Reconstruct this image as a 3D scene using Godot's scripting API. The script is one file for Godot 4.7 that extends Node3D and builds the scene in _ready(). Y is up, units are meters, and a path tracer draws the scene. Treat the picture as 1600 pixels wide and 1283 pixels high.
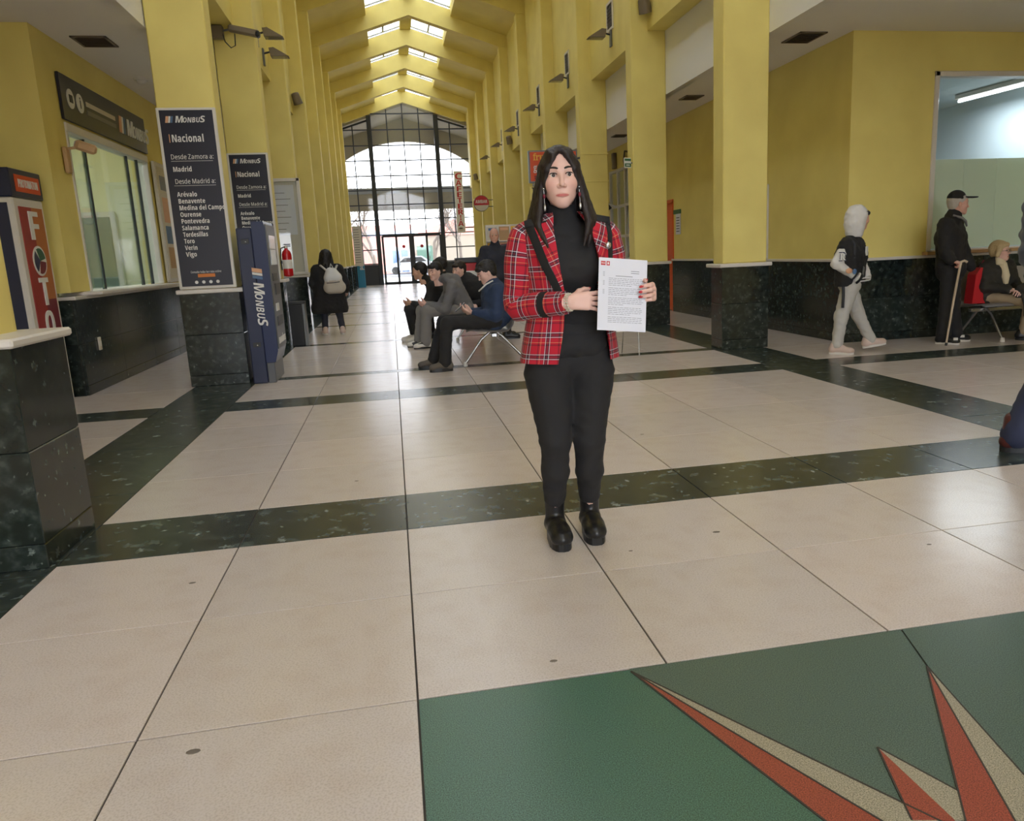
extends Node3D
# A long yellow bus-station hall: y up, metres, the hall runs towards -z.

const C := 1.125
const XL := -1.63
const XR := 3.88
const WL := -2.2
const WR := 4.44
const P := 3.47
const Z0 := -8.85
const ZE := -40.2
const EAVE := 7.7
const APEX := 8.6
const SLOPE := 0.327
const CEIL := 3.6

var M := {}
var made := {}
var rng := RandomNumberGenerator.new()
var fonts := {}


class MB:
	var v := PackedVector3Array()
	var n := PackedVector3Array()
	var u := PackedVector2Array()
	var c := PackedColorArray()
	var i := PackedInt32Array()
	var col := Color.WHITE
	var colored := false

	func poly(pts: Array, outward: Vector3) -> void:
		var nn: Vector3 = (pts[1] - pts[0]).cross(pts[2] - pts[0]).normalized()
		var fl := nn.dot(outward) < 0.0
		if fl:
			nn = -nn
		var b := v.size()
		for p: Vector3 in pts:
			v.append(p)
			n.append(nn)
			var a := nn.abs()
			u.append(Vector2(p.z, -p.y) if a.x > a.y and a.x > a.z else Vector2(p.x, p.z) if a.y > a.z else Vector2(p.x, -p.y))
			c.append(col)
		for k in range(1, pts.size() - 1):
			if fl:
				i.append_array([b, b + k, b + k + 1])
			else:
				i.append_array([b, b + k + 1, b + k])

	func box(at: Vector3, size: Vector3, ch := 0.0, bs := Basis()) -> MB:
		var h := size / 2.0
		ch = minf(ch, minf(h.x, minf(h.y, h.z)) * 0.9)
		var cn := func(s: Vector3, ax: int) -> Vector3:
			var p := Vector3(s.x * h.x, s.y * h.y, s.z * h.z)
			for k in 3:
				if k != ax:
					p[k] -= s[k] * ch
			return at + bs * p
		for ax in 3:
			var b: int = (ax + 1) % 3
			var d: int = (ax + 2) % 3
			for s in [-1.0, 1.0]:
				var q := []
				for t in [[-1.0, -1.0], [1.0, -1.0], [1.0, 1.0], [-1.0, 1.0]]:
					var sv := Vector3.ZERO
					sv[ax] = s
					sv[b] = t[0]
					sv[d] = t[1]
					q.append(cn.call(sv, ax))
				var o := Vector3.ZERO
				o[ax] = s
				poly(q, bs * o)
				if ch > 0.0:
					for t in [-1.0, 1.0]:
						var s0 := Vector3.ZERO
						s0[ax] = s
						s0[b] = t
						var s1 := s0
						s0[d] = -1.0
						s1[d] = 1.0
						var o2 := Vector3.ZERO
						o2[ax] = s
						o2[b] = t
						poly([cn.call(s0, ax), cn.call(s1, ax), cn.call(s1, b), cn.call(s0, b)], bs * o2)
		if ch > 0.0:
			for sx in [-1.0, 1.0]:
				for sy in [-1.0, 1.0]:
					for sz in [-1.0, 1.0]:
						var s := Vector3(sx, sy, sz)
						poly([cn.call(s, 0), cn.call(s, 1), cn.call(s, 2)], bs * s)
		return self

	# corners lo..hi
	func bb(x0: float, y0: float, z0: float, x1: float, y1: float, z1: float, ch := 0.0) -> MB:
		return box(Vector3(x0 + x1, y0 + y1, z0 + z1) / 2.0, Vector3(absf(x1 - x0), absf(y1 - y0), absf(z1 - z0)), ch)

	# rows of points, smooth
	func grid(rows: Array, closed := true, outward := 1.0, uvs := []) -> MB:
		var b := v.size()
		var w: int = rows[0].size()
		var hh := rows.size()
		var nn := PackedVector3Array()
		nn.resize(w * hh)
		var qs := []
		var lean := 0.0
		for r in hh:
			var mid := Vector3.ZERO
			for p: Vector3 in rows[r]:
				mid += p / w
			for k in w:
				var k1 := (k + 1) % w
				var kp := (k + w - 1) % w
				if not closed:
					k1 = mini(k + 1, w - 1)
					kp = maxi(k - 1, 0)
				var du: Vector3 = rows[r][k1] - rows[r][kp]
				var dv: Vector3 = rows[mini(r + 1, hh - 1)][k] - rows[maxi(r - 1, 0)][k]
				var q := du.cross(dv)
				nn[r * w + k] = q.normalized() if q.length_squared() > 1e-18 else Vector3.ZERO
				lean += nn[r * w + k].dot((rows[r][k] - mid).normalized())
		var sg := 1.0 if lean * outward >= 0.0 else -1.0
		for r in hh:
			for k in w + (1 if closed else 0):
				var kk := k % w
				v.append(rows[r][kk])
				n.append(nn[r * w + kk] * sg)
				u.append(uvs[r][k] if uvs.size() else Vector2(float(k) / w, float(r) / maxi(hh - 1, 1)))
				c.append(col)
		var ww := w + (1 if closed else 0)
		for r in hh - 1:
			for k in ww - 1:
				var a := b + r * ww + k
				if sg > 0:
					i.append_array([a, a + ww, a + 1, a + 1, a + ww, a + ww + 1])
				else:
					i.append_array([a, a + 1, a + ww, a + 1, a + ww + 1, a + ww])
		return self

	func cap(ring: Array, outward: Vector3) -> void:
		poly(ring, outward)

	func tube(pts: Array, rad, sides := 8, caps := true, flat := Vector2.ONE, up0 := Vector3.ZERO) -> MB:
		var rows := []
		var t0: Vector3 = (pts[1] - pts[0]).normalized()
		var x := up0 if up0 != Vector3.ZERO else (Vector3.UP if absf(t0.y) < 0.9 else Vector3.RIGHT)
		for k in pts.size():
			var t: Vector3 = (pts[mini(k + 1, pts.size() - 1)] - pts[maxi(k - 1, 0)]).normalized()
			x = (x - t * x.dot(t)).normalized()
			var y := t.cross(x)
			var r: float = rad[k] if rad is Array else rad
			var ring := []
			for s in sides:
				var a := TAU * s / sides
				ring.append(pts[k] + x * cos(a) * r * flat.x + y * sin(a) * r * flat.y)
			rows.append(ring)
		grid(rows)
		if caps:
			poly(rows[0], pts[0] - pts[1])
			poly(rows[-1], pts[-1] - pts[-2])
		return self

	# profile of (radius, height) round y
	func lathe(prof: Array, sides := 20, at := Vector3.ZERO, bs := Basis()) -> MB:
		var rows := []
		for p: Vector2 in prof:
			var ring := []
			for s in sides:
				var a := TAU * s / sides
				ring.append(at + bs * Vector3(cos(a) * p.x, p.y, sin(a) * p.x))
			rows.append(ring)
		grid(rows)
		if prof[0].x > 1e-4:
			poly(rows[0], bs * Vector3.DOWN)
		if prof[-1].x > 1e-4:
			poly(rows[-1], bs * Vector3.UP)
		return self

	# 2D outline in the x-y plane of tf, pushed d along its z
	func prism(outline: PackedVector2Array, d: float, tf := Transform3D()) -> MB:
		var tris := Geometry2D.triangulate_polygon(outline)
		for s in [0.0, 1.0]:
			for k in range(0, tris.size(), 3):
				var q := []
				for j in 3:
					var p := outline[tris[k + j]]
					q.append(tf * Vector3(p.x, p.y, s * d))
				poly(q, tf.basis.z * (1.0 if s > 0.5 else -1.0) * signf(d))
		var cw := Geometry2D.is_polygon_clockwise(outline)
		for k in outline.size():
			var a := outline[k]
			var b := outline[(k + 1) % outline.size()]
			var o := Vector3(b.y - a.y, a.x - b.x, 0) * (-1.0 if cw else 1.0)
			poly([tf * Vector3(a.x, a.y, 0), tf * Vector3(b.x, b.y, 0), tf * Vector3(b.x, b.y, d), tf * Vector3(a.x, a.y, d)], tf.basis * o)
		return self

	func ball(at: Vector3, r: Vector3, bs := Basis(), seg := 12, rings := 8) -> MB:
		var rows := []
		for k in rings + 1:
			var a := PI * k / rings
			var ring := []
			for s in seg:
				var t := TAU * s / seg
				var e := maxf(sin(a), 0.002)
				ring.append(at + bs * Vector3(r.x * e * cos(t), r.y * cos(a), r.z * e * sin(t)))
			rows.append(ring)
		return grid(rows)

	func mesh() -> ArrayMesh:
		var a := []
		a.resize(Mesh.ARRAY_MAX)
		a[Mesh.ARRAY_VERTEX] = v
		a[Mesh.ARRAY_NORMAL] = n
		a[Mesh.ARRAY_TEX_UV] = u
		if colored:
			a[Mesh.ARRAY_COLOR] = c
		a[Mesh.ARRAY_INDEX] = i
		var m := ArrayMesh.new()
		m.add_surface_from_arrays(Mesh.PRIMITIVE_TRIANGLES, a)
		return m


# ------------------------------------------------------------------ naming
func named(o: Node, called: String, parent: Node) -> void:
	var key := "%d/%s" % [parent.get_instance_id(), called]
	var k: int = made.get(key, 0)
	made[key] = k + 1
	o.name = called if k == 0 else "%s_%03d" % [called, k]
	parent.add_child(o, true)


func tag(o: Node, label: String, category: String, group := "") -> Node:
	o.set_meta("label", label)
	o.set_meta("category", category)
	if group:
		o.set_meta("group", group)
	return o


func thing(called: String, label: String, category: String, at := Vector3.ZERO, turn := 0.0, group := "") -> Node3D:
	var o := Node3D.new()
	named(o, called, self)
	o.position = at
	o.rotation.y = turn
	tag(o, label, category, group)
	return o


func part(called: String, mb, m: Material, parent: Node = null, at := Vector3.ZERO, bs := Basis()) -> MeshInstance3D:
	var o := MeshInstance3D.new()
	o.mesh = mb if mb is Mesh else mb.mesh()
	o.material_override = m
	named(o, called, parent if parent else self)
	o.transform = Transform3D(bs, at)
	return o


func struct(called: String, mb, m: Material, parent: Node = null) -> MeshInstance3D:
	var o := part(called, mb, m, parent)
	o.set_meta("kind", "structure")
	return o


func shell(called: String, at := Vector3.ZERO) -> Node3D:
	var o := Node3D.new()
	named(o, called, self)
	o.position = at
	o.set_meta("kind", "structure")
	return o


func copy_of(o: Node3D, called: String, label: String, at: Vector3, turn: float) -> Node3D:
	var r: Node3D = o.duplicate()
	named(r, called, self)
	r.position = at
	r.rotation.y = turn
	r.set_meta("label", label)
	return r


func text(s: String, size: float, m: Material, parent: Node, tf: Transform3D, bold := true, face := "Droid Sans", width := 0.0, align := 1, called := "lettering") -> MeshInstance3D:
	var key := face + str(bold)
	if not fonts.has(key):
		var f := SystemFont.new()
		f.font_names = PackedStringArray([face])
		f.font_weight = 700 if bold else 400
		fonts[key] = f
	var t := TextMesh.new()
	t.text = s
	t.font = fonts[key]
	t.font_size = 32
	t.pixel_size = size / 32.0
	t.depth = size * 0.03
	t.curve_step = 2.0
	t.horizontal_alignment = [HORIZONTAL_ALIGNMENT_LEFT, HORIZONTAL_ALIGNMENT_CENTER, HORIZONTAL_ALIGNMENT_RIGHT][align]
	if width > 0.0:
		var w := t.get_aabb().size.x
		if w > 0.001:
			tf = tf * Transform3D(Basis.from_scale(Vector3(width / w, 1, 1)), Vector3.ZERO)
	var o := MeshInstance3D.new()
	o.mesh = t
	o.material_override = m
	named(o, called, parent)
	o.transform = tf
	return o


# ------------------------------------------------------------------ materials
func mat(key: String, c: Color, rough := 0.6, metal := 0.0) -> StandardMaterial3D:
	var m := StandardMaterial3D.new()
	m.resource_name = key
	m.albedo_color = c
	m.roughness = rough
	m.metallic = metal
	M[key] = m
	return m


func rgb(r: int, g: int, b: int) -> Color:
	return Color8(r, g, b)


func noise_tex(seed_: int, freq: float, stops: Array, size := 512, type := FastNoiseLite.TYPE_SIMPLEX, oct := 4, normal := 0.0) -> NoiseTexture2D:
	var f := FastNoiseLite.new()
	f.seed = seed_
	f.frequency = freq
	f.noise_type = type
	f.fractal_octaves = oct
	var t := NoiseTexture2D.new()
	t.width = size
	t.height = size
	t.seamless = true
	t.noise = f
	if normal > 0.0:
		t.as_normal_map = true
		t.bump_strength = normal
	else:
		var g := Gradient.new()
		var offs := PackedFloat32Array()
		var cols := PackedColorArray()
		for s in stops:
			offs.append(s[0])
			cols.append(s[1])
		g.offsets = offs
		g.colors = cols
		t.color_ramp = g
	return t


func tri(m: StandardMaterial3D, t: Texture2D, per_metre: float, world := true) -> StandardMaterial3D:
	m.albedo_texture = t
	m.uv1_triplanar = true
	m.uv1_world_triplanar = world
	m.uv1_triplanar_sharpness = 4.0
	m.uv1_scale = Vector3.ONE * per_metre
	return m


# dark green marble: mottled ground with paler angular flecks
func marble_image(seed_: int) -> ImageTexture:
	var f := FastNoiseLite.new()
	f.seed = seed_
	f.frequency = 0.02
	f.fractal_octaves = 5
	var im := f.get_seamless_image(512, 512)
	im.convert(Image.FORMAT_RGB8)
	var r := RandomNumberGenerator.new()
	r.seed = seed_
	for y in 512:
		for x in 512:
			var g := im.get_pixel(x, y).r
			g = clampf((g - 0.25) * 1.6, 0.0, 1.0)
			im.set_pixel(x, y, Color8(46, 54, 52).lerp(Color8(88, 98, 94), g * g))
	for k in 190:
		var cx := r.randi_range(0, 511)
		var cy := r.randi_range(0, 511)
		var a := r.randf() * PI
		var l := 3.0 + 15.0 * pow(r.randf(), 2.2)
		var w := l * r.randf_range(0.25, 0.7)
		var s := r.randf_range(0.12, 0.6) * (0.5 if l > 11 else 1.0)
		var li := int(l) + 1
		for dy in range(-li, li + 1):
			for dx in range(-li, li + 1):
				var p := dx * cos(a) + dy * sin(a)
				var q := -dx * sin(a) + dy * cos(a)
				if absf(p) / l + absf(q) / w * (1.0 + 0.4 * sin(p * 0.9 + k)) < 1.0:
					var px := posmod(cx + dx, 512)
					var py := posmod(cy + dy, 512)
					im.set_pixel(px, py, im.get_pixel(px, py).lerp(Color8(196, 204, 198), s))
	return ImageTexture.create_from_image(im)


func materials() -> void:
	var yel := mat("yellow_plaster", rgb(242, 224, 134), 0.62)
	tri(yel, noise_tex(3, 0.008, [[0.0, rgb(243, 240, 236)], [1.0, rgb(255, 255, 255)]], 256), 0.4)
	mat("white_plaster", rgb(240, 238, 236), 0.7)
	mat("aisle_ceiling", rgb(240, 234, 226), 0.8)
	mat("ledge_stone", rgb(222, 214, 206), 0.35)
	var mt := marble_image(11)
	for k in 3:
		var m := mat("green_marble_%d" % k, [rgb(206, 210, 208), rgb(188, 194, 192), rgb(172, 178, 176)][k], 0.16)
		tri(m, mt, 0.9)
		m.uv1_offset = Vector3(0.31, 0.17, 0.23) * k
	var fb := mat("floor_marble", rgb(255, 255, 255), 0.24)
	tri(fb, mt, 0.62)
	var tt := noise_tex(5, 0.16, [[0.0, rgb(222, 218, 212)], [0.45, rgb(250, 248, 244)], [1.0, rgb(255, 255, 255)]], 512, FastNoiseLite.TYPE_SIMPLEX, 3)
	var dirt := noise_tex(8, 0.012, [[0.0, rgb(250, 247, 243)], [0.5, rgb(255, 255, 253)], [1.0, rgb(255, 255, 255)]], 256)
	for k in 4:
		var m := mat("terrazzo_%d" % k, [rgb(226, 215, 212), rgb(221, 211, 209), rgb(229, 217, 214), rgb(223, 212, 208)][k], 0.22)
		tri(m, tt, 1.3)
		m.uv1_offset = Vector3(0.27, 0.0, 0.41) * k
		m.detail_enabled = true
		m.detail_blend_mode = BaseMaterial3D.BLEND_MODE_MUL
		m.detail_albedo = dirt
		m.uv2_triplanar = true
		m.uv2_world_triplanar = true
		m.uv2_scale = Vector3.ONE * 0.5
	mat("stain", rgb(118, 108, 98), 0.8)
	mat("joint", rgb(72, 66, 60), 0.8)
	var sp := noise_tex(9, 0.3, [[0.0, rgb(120, 126, 122)], [0.45, rgb(205, 208, 205)], [0.7, rgb(230, 232, 230)], [0.85, rgb(255, 255, 255)], [1.0, rgb(255, 255, 255)]], 512, FastNoiseLite.TYPE_SIMPLEX, 2)
	for q in [["mosaic_green", rgb(100, 140, 122)], ["mosaic_grey_green", rgb(112, 134, 124)], ["mosaic_red", rgb(196, 98, 80)], ["mosaic_cream", rgb(206, 194, 172)]]:
		tri(mat(q[0], q[1], 0.32), sp, 1.4)
	mat("dark_metal", rgb(52, 54, 58), 0.45, 0.3)
	mat("grey_metal", rgb(120, 122, 124), 0.4, 0.6)
	mat("chrome", rgb(190, 190, 190), 0.25, 0.9)
	mat("bronze_fitting", rgb(124, 112, 96), 0.5, 0.3)
	mat("beige_plastic", rgb(196, 160, 120), 0.5)
	mat("black_plastic", rgb(28, 28, 30), 0.4)
	mat("dark_plastic", rgb(54, 54, 57), 0.45)
	mat("white_paint", rgb(222, 216, 208), 0.45)
	mat("navy_print", rgb(28, 30, 48), 0.3)
	mat("white_print", rgb(232, 230, 226), 0.5)
	mat("peach_print", rgb(222, 168, 128), 0.5)
	mat("blue_print", rgb(82, 112, 150), 0.5)
	mat("orange_print", rgb(216, 126, 52), 0.5)
	mat("orange_panel", rgb(222, 82, 34), 0.45)
	mat("orange_door", rgb(226, 92, 30), 0.4)
	mat("red_print", rgb(196, 34, 44), 0.45)
	mat("maroon_print", rgb(120, 28, 48), 0.45)
	mat("yellow_print", rgb(240, 190, 70), 0.5)
	mat("paper", rgb(226, 226, 236), 0.6)
	mat("cream_paper", rgb(214, 204, 186), 0.7)
	mat("ink", rgb(70, 70, 78), 0.7)
	mat("green_print", rgb(58, 104, 72), 0.5)
	mat("shop_green", rgb(150, 172, 112), 0.6)
	mat("kiosk_navy", rgb(30, 38, 68), 0.35)
	mat("kiosk_blue", rgb(31, 43, 82), 0.3)
	mat("kiosk_grey", rgb(92, 94, 98), 0.4)
	mat("totem_blue", rgb(48, 138, 178), 0.45)
	mat("extinguisher_red", rgb(190, 20, 34), 0.25)
	mat("seat_grey", rgb(176, 174, 178), 0.35, 0.5)
	mat("wood", rgb(186, 148, 104), 0.55)
	mat("cane_wood", rgb(206, 186, 160), 0.5)
	mat("screen", rgb(196, 204, 214), 0.2)
	mat("brick_red", rgb(222, 150, 134), 0.8)
	mat("asphalt", rgb(96, 96, 98), 0.9)
	mat("pavement", rgb(168, 164, 158), 0.9)
	mat("bark", rgb(112, 100, 90), 0.9)
	mat("porch_plaster", rgb(148, 138, 122), 0.8)
	mat("blue_grey_paint", rgb(150, 158, 172), 0.7)
	mat("room_blue", rgb(196, 210, 214), 0.8)
	mat("room_cream", rgb(232, 232, 190), 0.8)
	mat("car_paint", rgb(208, 212, 216), 0.2, 0.2)
	for q in [["pane_glass", Color(0.92, 0.96, 1.0, 0.05)], ["skylight_glass", Color(1, 1, 1, 0.38)], ["green_glass", Color(0.66, 0.86, 0.78, 0.2)], ["window_glass", Color(0.8, 0.9, 0.9, 0.1)]]:
		var g := mat(q[0], q[1], 0.03)
		g.transparency = BaseMaterial3D.TRANSPARENCY_ALPHA
	var fr := mat("frosted_film", rgb(226, 232, 214), 0.7)
	fr.backlight_enabled = true
	fr.backlight = Color(0.75, 0.78, 0.7)
	var tb := mat("tube_glow", Color.WHITE, 0.4)
	tb.emission_enabled = true
	tb.emission = Color(0.93, 0.97, 1.0)
	tb.emission_energy_multiplier = 3.0


func _ready() -> void:
	# ---- camera, sky, exposure
	var cam := Camera3D.new()
	cam.name = "camera"
	cam.projection = Camera3D.PROJECTION_FRUSTUM
	cam.near = 0.1
	cam.far = 300.0
	cam.size = 0.1 * 1283.0 / 1213.79
	cam.frustum_offset = Vector2(-55.5, 0.0) / 1213.79 * 0.1
	cam.position = Vector3(0, 1.26, 0)
	var yaw := Basis(Vector3.UP, -0.1867)
	var pit := Basis(Vector3.RIGHT, -0.2013)
	var rol := Basis(Vector3.BACK, -0.0437)
	cam.basis = yaw * pit * rol
	add_child(cam)
	cam.current = true
	var sky := ProceduralSkyMaterial.new()
	sky.sky_top_color = Color(0.90, 0.94, 1.0)
	sky.sky_horizon_color = Color(0.97, 0.98, 1.0)
	sky.ground_bottom_color = Color(0.45, 0.44, 0.42)
	sky.ground_horizon_color = Color(0.6, 0.6, 0.6)
	sky.sky_energy_multiplier = 1.0
	var env := Environment.new()
	env.background_mode = Environment.BG_SKY
	env.sky = Sky.new()
	env.sky.sky_material = sky
	env.background_energy_multiplier = 4.0
	env.tonemap_mode = Environment.TONE_MAPPER_LINEAR
	env.tonemap_exposure = 1.85
	env.sdfgi_enabled = true
	env.ssao_enabled = true
	env.ssil_enabled = true
	var we := WorldEnvironment.new()
	we.name = "surroundings"
	we.environment = env
	add_child(we)
	rng.seed = 7
	materials()
	build_floor()
	build_hall()
	build_roof()
	build_aisles()
	build_end()
	build_outside()
	build_left()
	build_right()
	build_people()


# ------------------------------------------------------------------ floor
func slab(fl: Node, called: String, x0: float, z0: float, x1: float, z1: float, m: Material, cache: Dictionary, top := 0.0) -> void:
	var g := 0.003
	var key := "%.3f/%.3f" % [x1 - x0, z1 - z0]
	if not cache.has(key):
		cache[key] = MB.new().box(Vector3(0, -0.012, 0), Vector3(x1 - x0 - 2.0 * g, 0.024, z1 - z0 - 2.0 * g), 0.0012).mesh()
	part(called, cache[key], m, fl, Vector3((x0 + x1) / 2.0, top, (z0 + z1) / 2.0))


func build_floor() -> void:
	var fl := shell("floor")
	var bed := struct("floor_bed", MB.new().bb(-7.2, -0.3, -44.2, 9.3, -0.006, 9.4), M.joint, fl)
	bed.set_meta("kind", "structure")
	var cache := {}
	var xs := []
	for k in 8:
		xs.append(-1.548 + 0.761 * k)
	# rows of the near hall, front to back
	var near_rows := [[-0.62, 0.12], [-1.36, -0.62], [-2.093, -1.36], [-2.828, -2.093], [-3.571, -2.828]]
	var mid_rows := [[-4.89, -4.132], [-5.645, -4.89], [-6.40, -5.645], [-7.149, -6.40]]
	var k := 0
	for r in near_rows:
		for c in 7:
			if r[1] > -2.0 and c >= 2:
				continue
			slab(fl, "tile", xs[c], r[0], xs[c + 1], r[1], M["terrazzo_%d" % rng.randi_range(0, 3)], cache)
	for r in mid_rows:
		for c in 7:
			slab(fl, "tile", xs[c], r[0], xs[c + 1], r[1], M["terrazzo_%d" % rng.randi_range(0, 3)], cache)
		for c in 3:
			slab(fl, "tile", 4.406 + 1.2 * c, r[0], 4.406 + 1.2 * (c + 1), r[1], M["terrazzo_%d" % rng.randi_range(0, 3)], cache)
			slab(fl, "tile", -2.175 - 1.2 * (c + 1), r[0], -2.175 - 1.2 * c, r[1], M["terrazzo_%d" % rng.randi_range(0, 3)], cache)
	# dark bands: across (in slabs) and along
	for b in [[-4.132, -3.571], [-7.62, -7.149]]:
		for c in 7:
			slab(fl, "band_slab", xs[c], b[0], xs[c + 1], b[1], M.floor_marble, cache)
		for c in 3:
			slab(fl, "band_slab", 4.406 + 1.2 * c, b[0], 4.406 + 1.2 * (c + 1), b[1], M.floor_marble, cache)
			slab(fl, "band_slab", -2.175 - 1.2 * (c + 1), b[0], -2.175 - 1.2 * c, b[1], M.floor_marble, cache)
	for x in [[-2.175, -1.548], [3.779, 4.406]]:
		var z := 0.12
		for j in 9:
			slab(fl, "band_slab", x[0], z - 1.2, x[1], z, M.floor_marble, cache)
			z -= 1.2
		for j in 10:
			slab(fl, "band_slab", x[0], maxf(z - 3.4, -40.2), x[1], z, M.floor_marble, cache)
			z -= 3.4
	# the strip in front of the cross walls, then bay after bay with a thin band at each pillar line
	for c in 7:
		slab(fl, "tile", xs[c], -8.24, xs[c + 1], -7.62, M["terrazzo_%d" % rng.randi_range(0, 3)], cache)
		slab(fl, "tile", xs[c], -8.88, xs[c + 1], -8.24, M["terrazzo_%d" % rng.randi_range(0, 3)], cache)
	for c in 3:
		slab(fl, "tile", 4.406 + 1.2 * c, -8.72, 4.406 + 1.2 * (c + 1), -7.62, M["terrazzo_%d" % c], cache)
		slab(fl, "tile", -2.175 - 1.2 * (c + 1), -8.72, -2.175 - 1.2 * c, -7.62, M["terrazzo_%d" % c], cache)
	for bay in 9:
		var zb := -8.88 - P * bay
		slab(fl, "band_slab", xs[0], zb - 0.22, xs[7], zb, M.floor_marble, cache)
		var rows := 4
		for r in rows:
			var za := zb - 0.22 - (P - 0.22) * r / rows
			var zc := zb - 0.22 - (P - 0.22) * (r + 1) / rows
			if bay < 4:
				for c in 7:
					slab(fl, "tile", xs[c], zc, xs[c + 1], za, M["terrazzo_%d" % rng.randi_range(0, 3)], cache)
			else:
				for c in [[0, 3], [3, 5], [5, 7]]:
					slab(fl, "tile", xs[c[0]], zc, xs[c[1]], za, M["terrazzo_%d" % rng.randi_range(0, 3)], cache)
		for sx in [[4.406, 5.43], [-3.21, -2.175]]:
			if bay < 3:
				slab(fl, "tile", sx[0], zb - P / 2.0, sx[1], zb + 0.16, M.terrazzo_1, cache)
				slab(fl, "tile", sx[0], zb + 0.16 - P, sx[1], zb - P / 2.0, M.terrazzo_2, cache)
			else:
				slab(fl, "tile", sx[0], zb + 0.16 - P, sx[1], zb + 0.16, M.terrazzo_1, cache)
	# what lies behind the camera
	slab(fl, "tile", -7.0, 0.12, 9.0, 9.2, M.terrazzo_1, cache)
	slab(fl, "tile", 4.406, -3.571, 9.0, 0.12, M.terrazzo_2, cache)
	slab(fl, "tile", -7.0, -3.571, -2.175, 0.12, M.terrazzo_2, cache)
	for q in [[-0.62, -2.0, 0.012], [0.40, -2.2, 0.008], [1.33, -3.1, 0.011], [-0.9, -3.2, 0.009], [0.9, -3.0, 0.006], [2.1, -2.7, 0.007], [-0.3, -4.5, 0.008], [1.6, -5.0, 0.009]]:
		part("floor_stain", MB.new().ball(Vector3(q[0], 0.0, q[1]), Vector3(q[2] * 1.6, 0.0012, q[2]), Basis(), 9, 4), M.stain, fl)
	# star mosaic let into the floor, its points edged with a dark joint
	var y := 0.0
	var tip1 := Vector2(0.614, -2.073)
	var r1a := ray2(tip1, Vector2(0.841, -1.366), 1.6)
	var r1b := ray2(tip1, Vector2(0.959, -1.336), 1.5)
	var r1c := ray2(tip1, Vector2(1.077, -1.310), 1.45)
	var tip2 := Vector2(1.469, -1.868)
	var r2a := ray2(tip2, Vector2(1.135, -1.292), 1.3)
	var r2b := ray2(tip2, Vector2(1.236, -1.266), 1.3)
	var r2c := ray2(tip2, Vector2(1.368, -1.387), 1.55)
	var tip3 := Vector2(1.103, -1.564)
	var b3a := Vector2(1.024, -1.320)
	var b3b := Vector2(1.113, -1.297)
	var b3c := Vector2(1.184, -1.377)
	var top := Vector2(1.538, -2.080)
	# field panels
	mosaic(fl, "mosaic_panel", M.mosaic_green, [Vector2(-0.023, -2.09), tip1 + Vector2(0, -0.012), r1a, Vector2(r1a.x, 0.115), Vector2(-0.023, 0.115)], y)
	mosaic(fl, "mosaic_panel", M.mosaic_grey_green, [Vector2(tip1.x, -2.09), Vector2(top.x, -2.09), tip2, Vector2(1.135, -1.292), Vector2(1.077, -1.310), tip1], y)
	mosaic(fl, "mosaic_panel", M.mosaic_grey_green, [Vector2(top.x + 0.006, -2.09), Vector2(3.776, -2.09), Vector2(3.776, 0.115), r2c, tip2 + Vector2(0.006, 0)], y)
	mosaic(fl, "mosaic_point", M.mosaic_red, [tip1, r1b, r1a], y + 0.002)
	mosaic(fl, "mosaic_point", M.mosaic_cream, [tip1, r1c, r1b], y + 0.002)
	mosaic(fl, "mosaic_point", M.mosaic_red, [tip2, r2b, r2a], y + 0.003)
	mosaic(fl, "mosaic_point", M.mosaic_cream, [tip2, r2c, r2b], y + 0.003)
	mosaic(fl, "mosaic_point", M.mosaic_red, [tip3, b3b, b3a], y + 0.0025)
	mosaic(fl, "mosaic_point", M.mosaic_cream, [tip3, b3c, Vector2(1.134, -1.292), b3b], y + 0.0025)
	for e in [[tip1, r1a], [tip1, r1c], [tip1, r1b], [tip2, r2a], [tip2, r2b], [tip2, r2c], [tip3, b3a], [tip3, b3c]]:
		var d: Vector2 = (e[1] - e[0]).normalized().orthogonal() * 0.0022
		mosaic(fl, "mosaic_joint", M.joint, [e[0] - d, e[1] - d, e[1] + d, e[0] + d], y + 0.0034)


func mosaic(fl: Node, called: String, m: Material, pts: Array, y: float) -> void:
	part(called, MB.new().prism(PackedVector2Array(pts), 0.024, Transform3D(Basis(Vector3.RIGHT, Vector3.BACK, Vector3.DOWN), Vector3.ZERO)), m, fl, Vector3(0, y, 0))


func ray2(a: Vector2, b: Vector2, k: float) -> Vector2:
	return a + (b - a) * k


# ------------------------------------------------------------------ pillars, walls, roof
func make_pillar(side: float) -> Node3D:
	# origin: floor, at the inner front edge of the shaft; side +1 stands on the right of the hall
	var o := Node3D.new()
	o.set_meta("kind", "structure")
	var x0 := 0.0
	var x1 := side * 0.56
	part("shaft", MB.new().bb(x0, 1.03, -0.3, x1, EAVE, 0.0, 0.012), M.yellow_plaster, o)
	part("ledge", MB.new().bb(x0 - side * 0.07, 0.985, -0.36, x1 + side * 0.04, 1.03, 0.07, 0.008), M.ledge_stone, o)
	var e := side * 0.02
	for c in [[0.0, 0.115, 0], [0.117, 0.55, 1], [0.552, 0.985, 2]]:
		part("marble_slab", MB.new().bb(x0 - e, c[0], -0.31, x1 + e, c[1], 0.02, 0.004), M["green_marble_%d" % c[2]], o)
	return o


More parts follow.
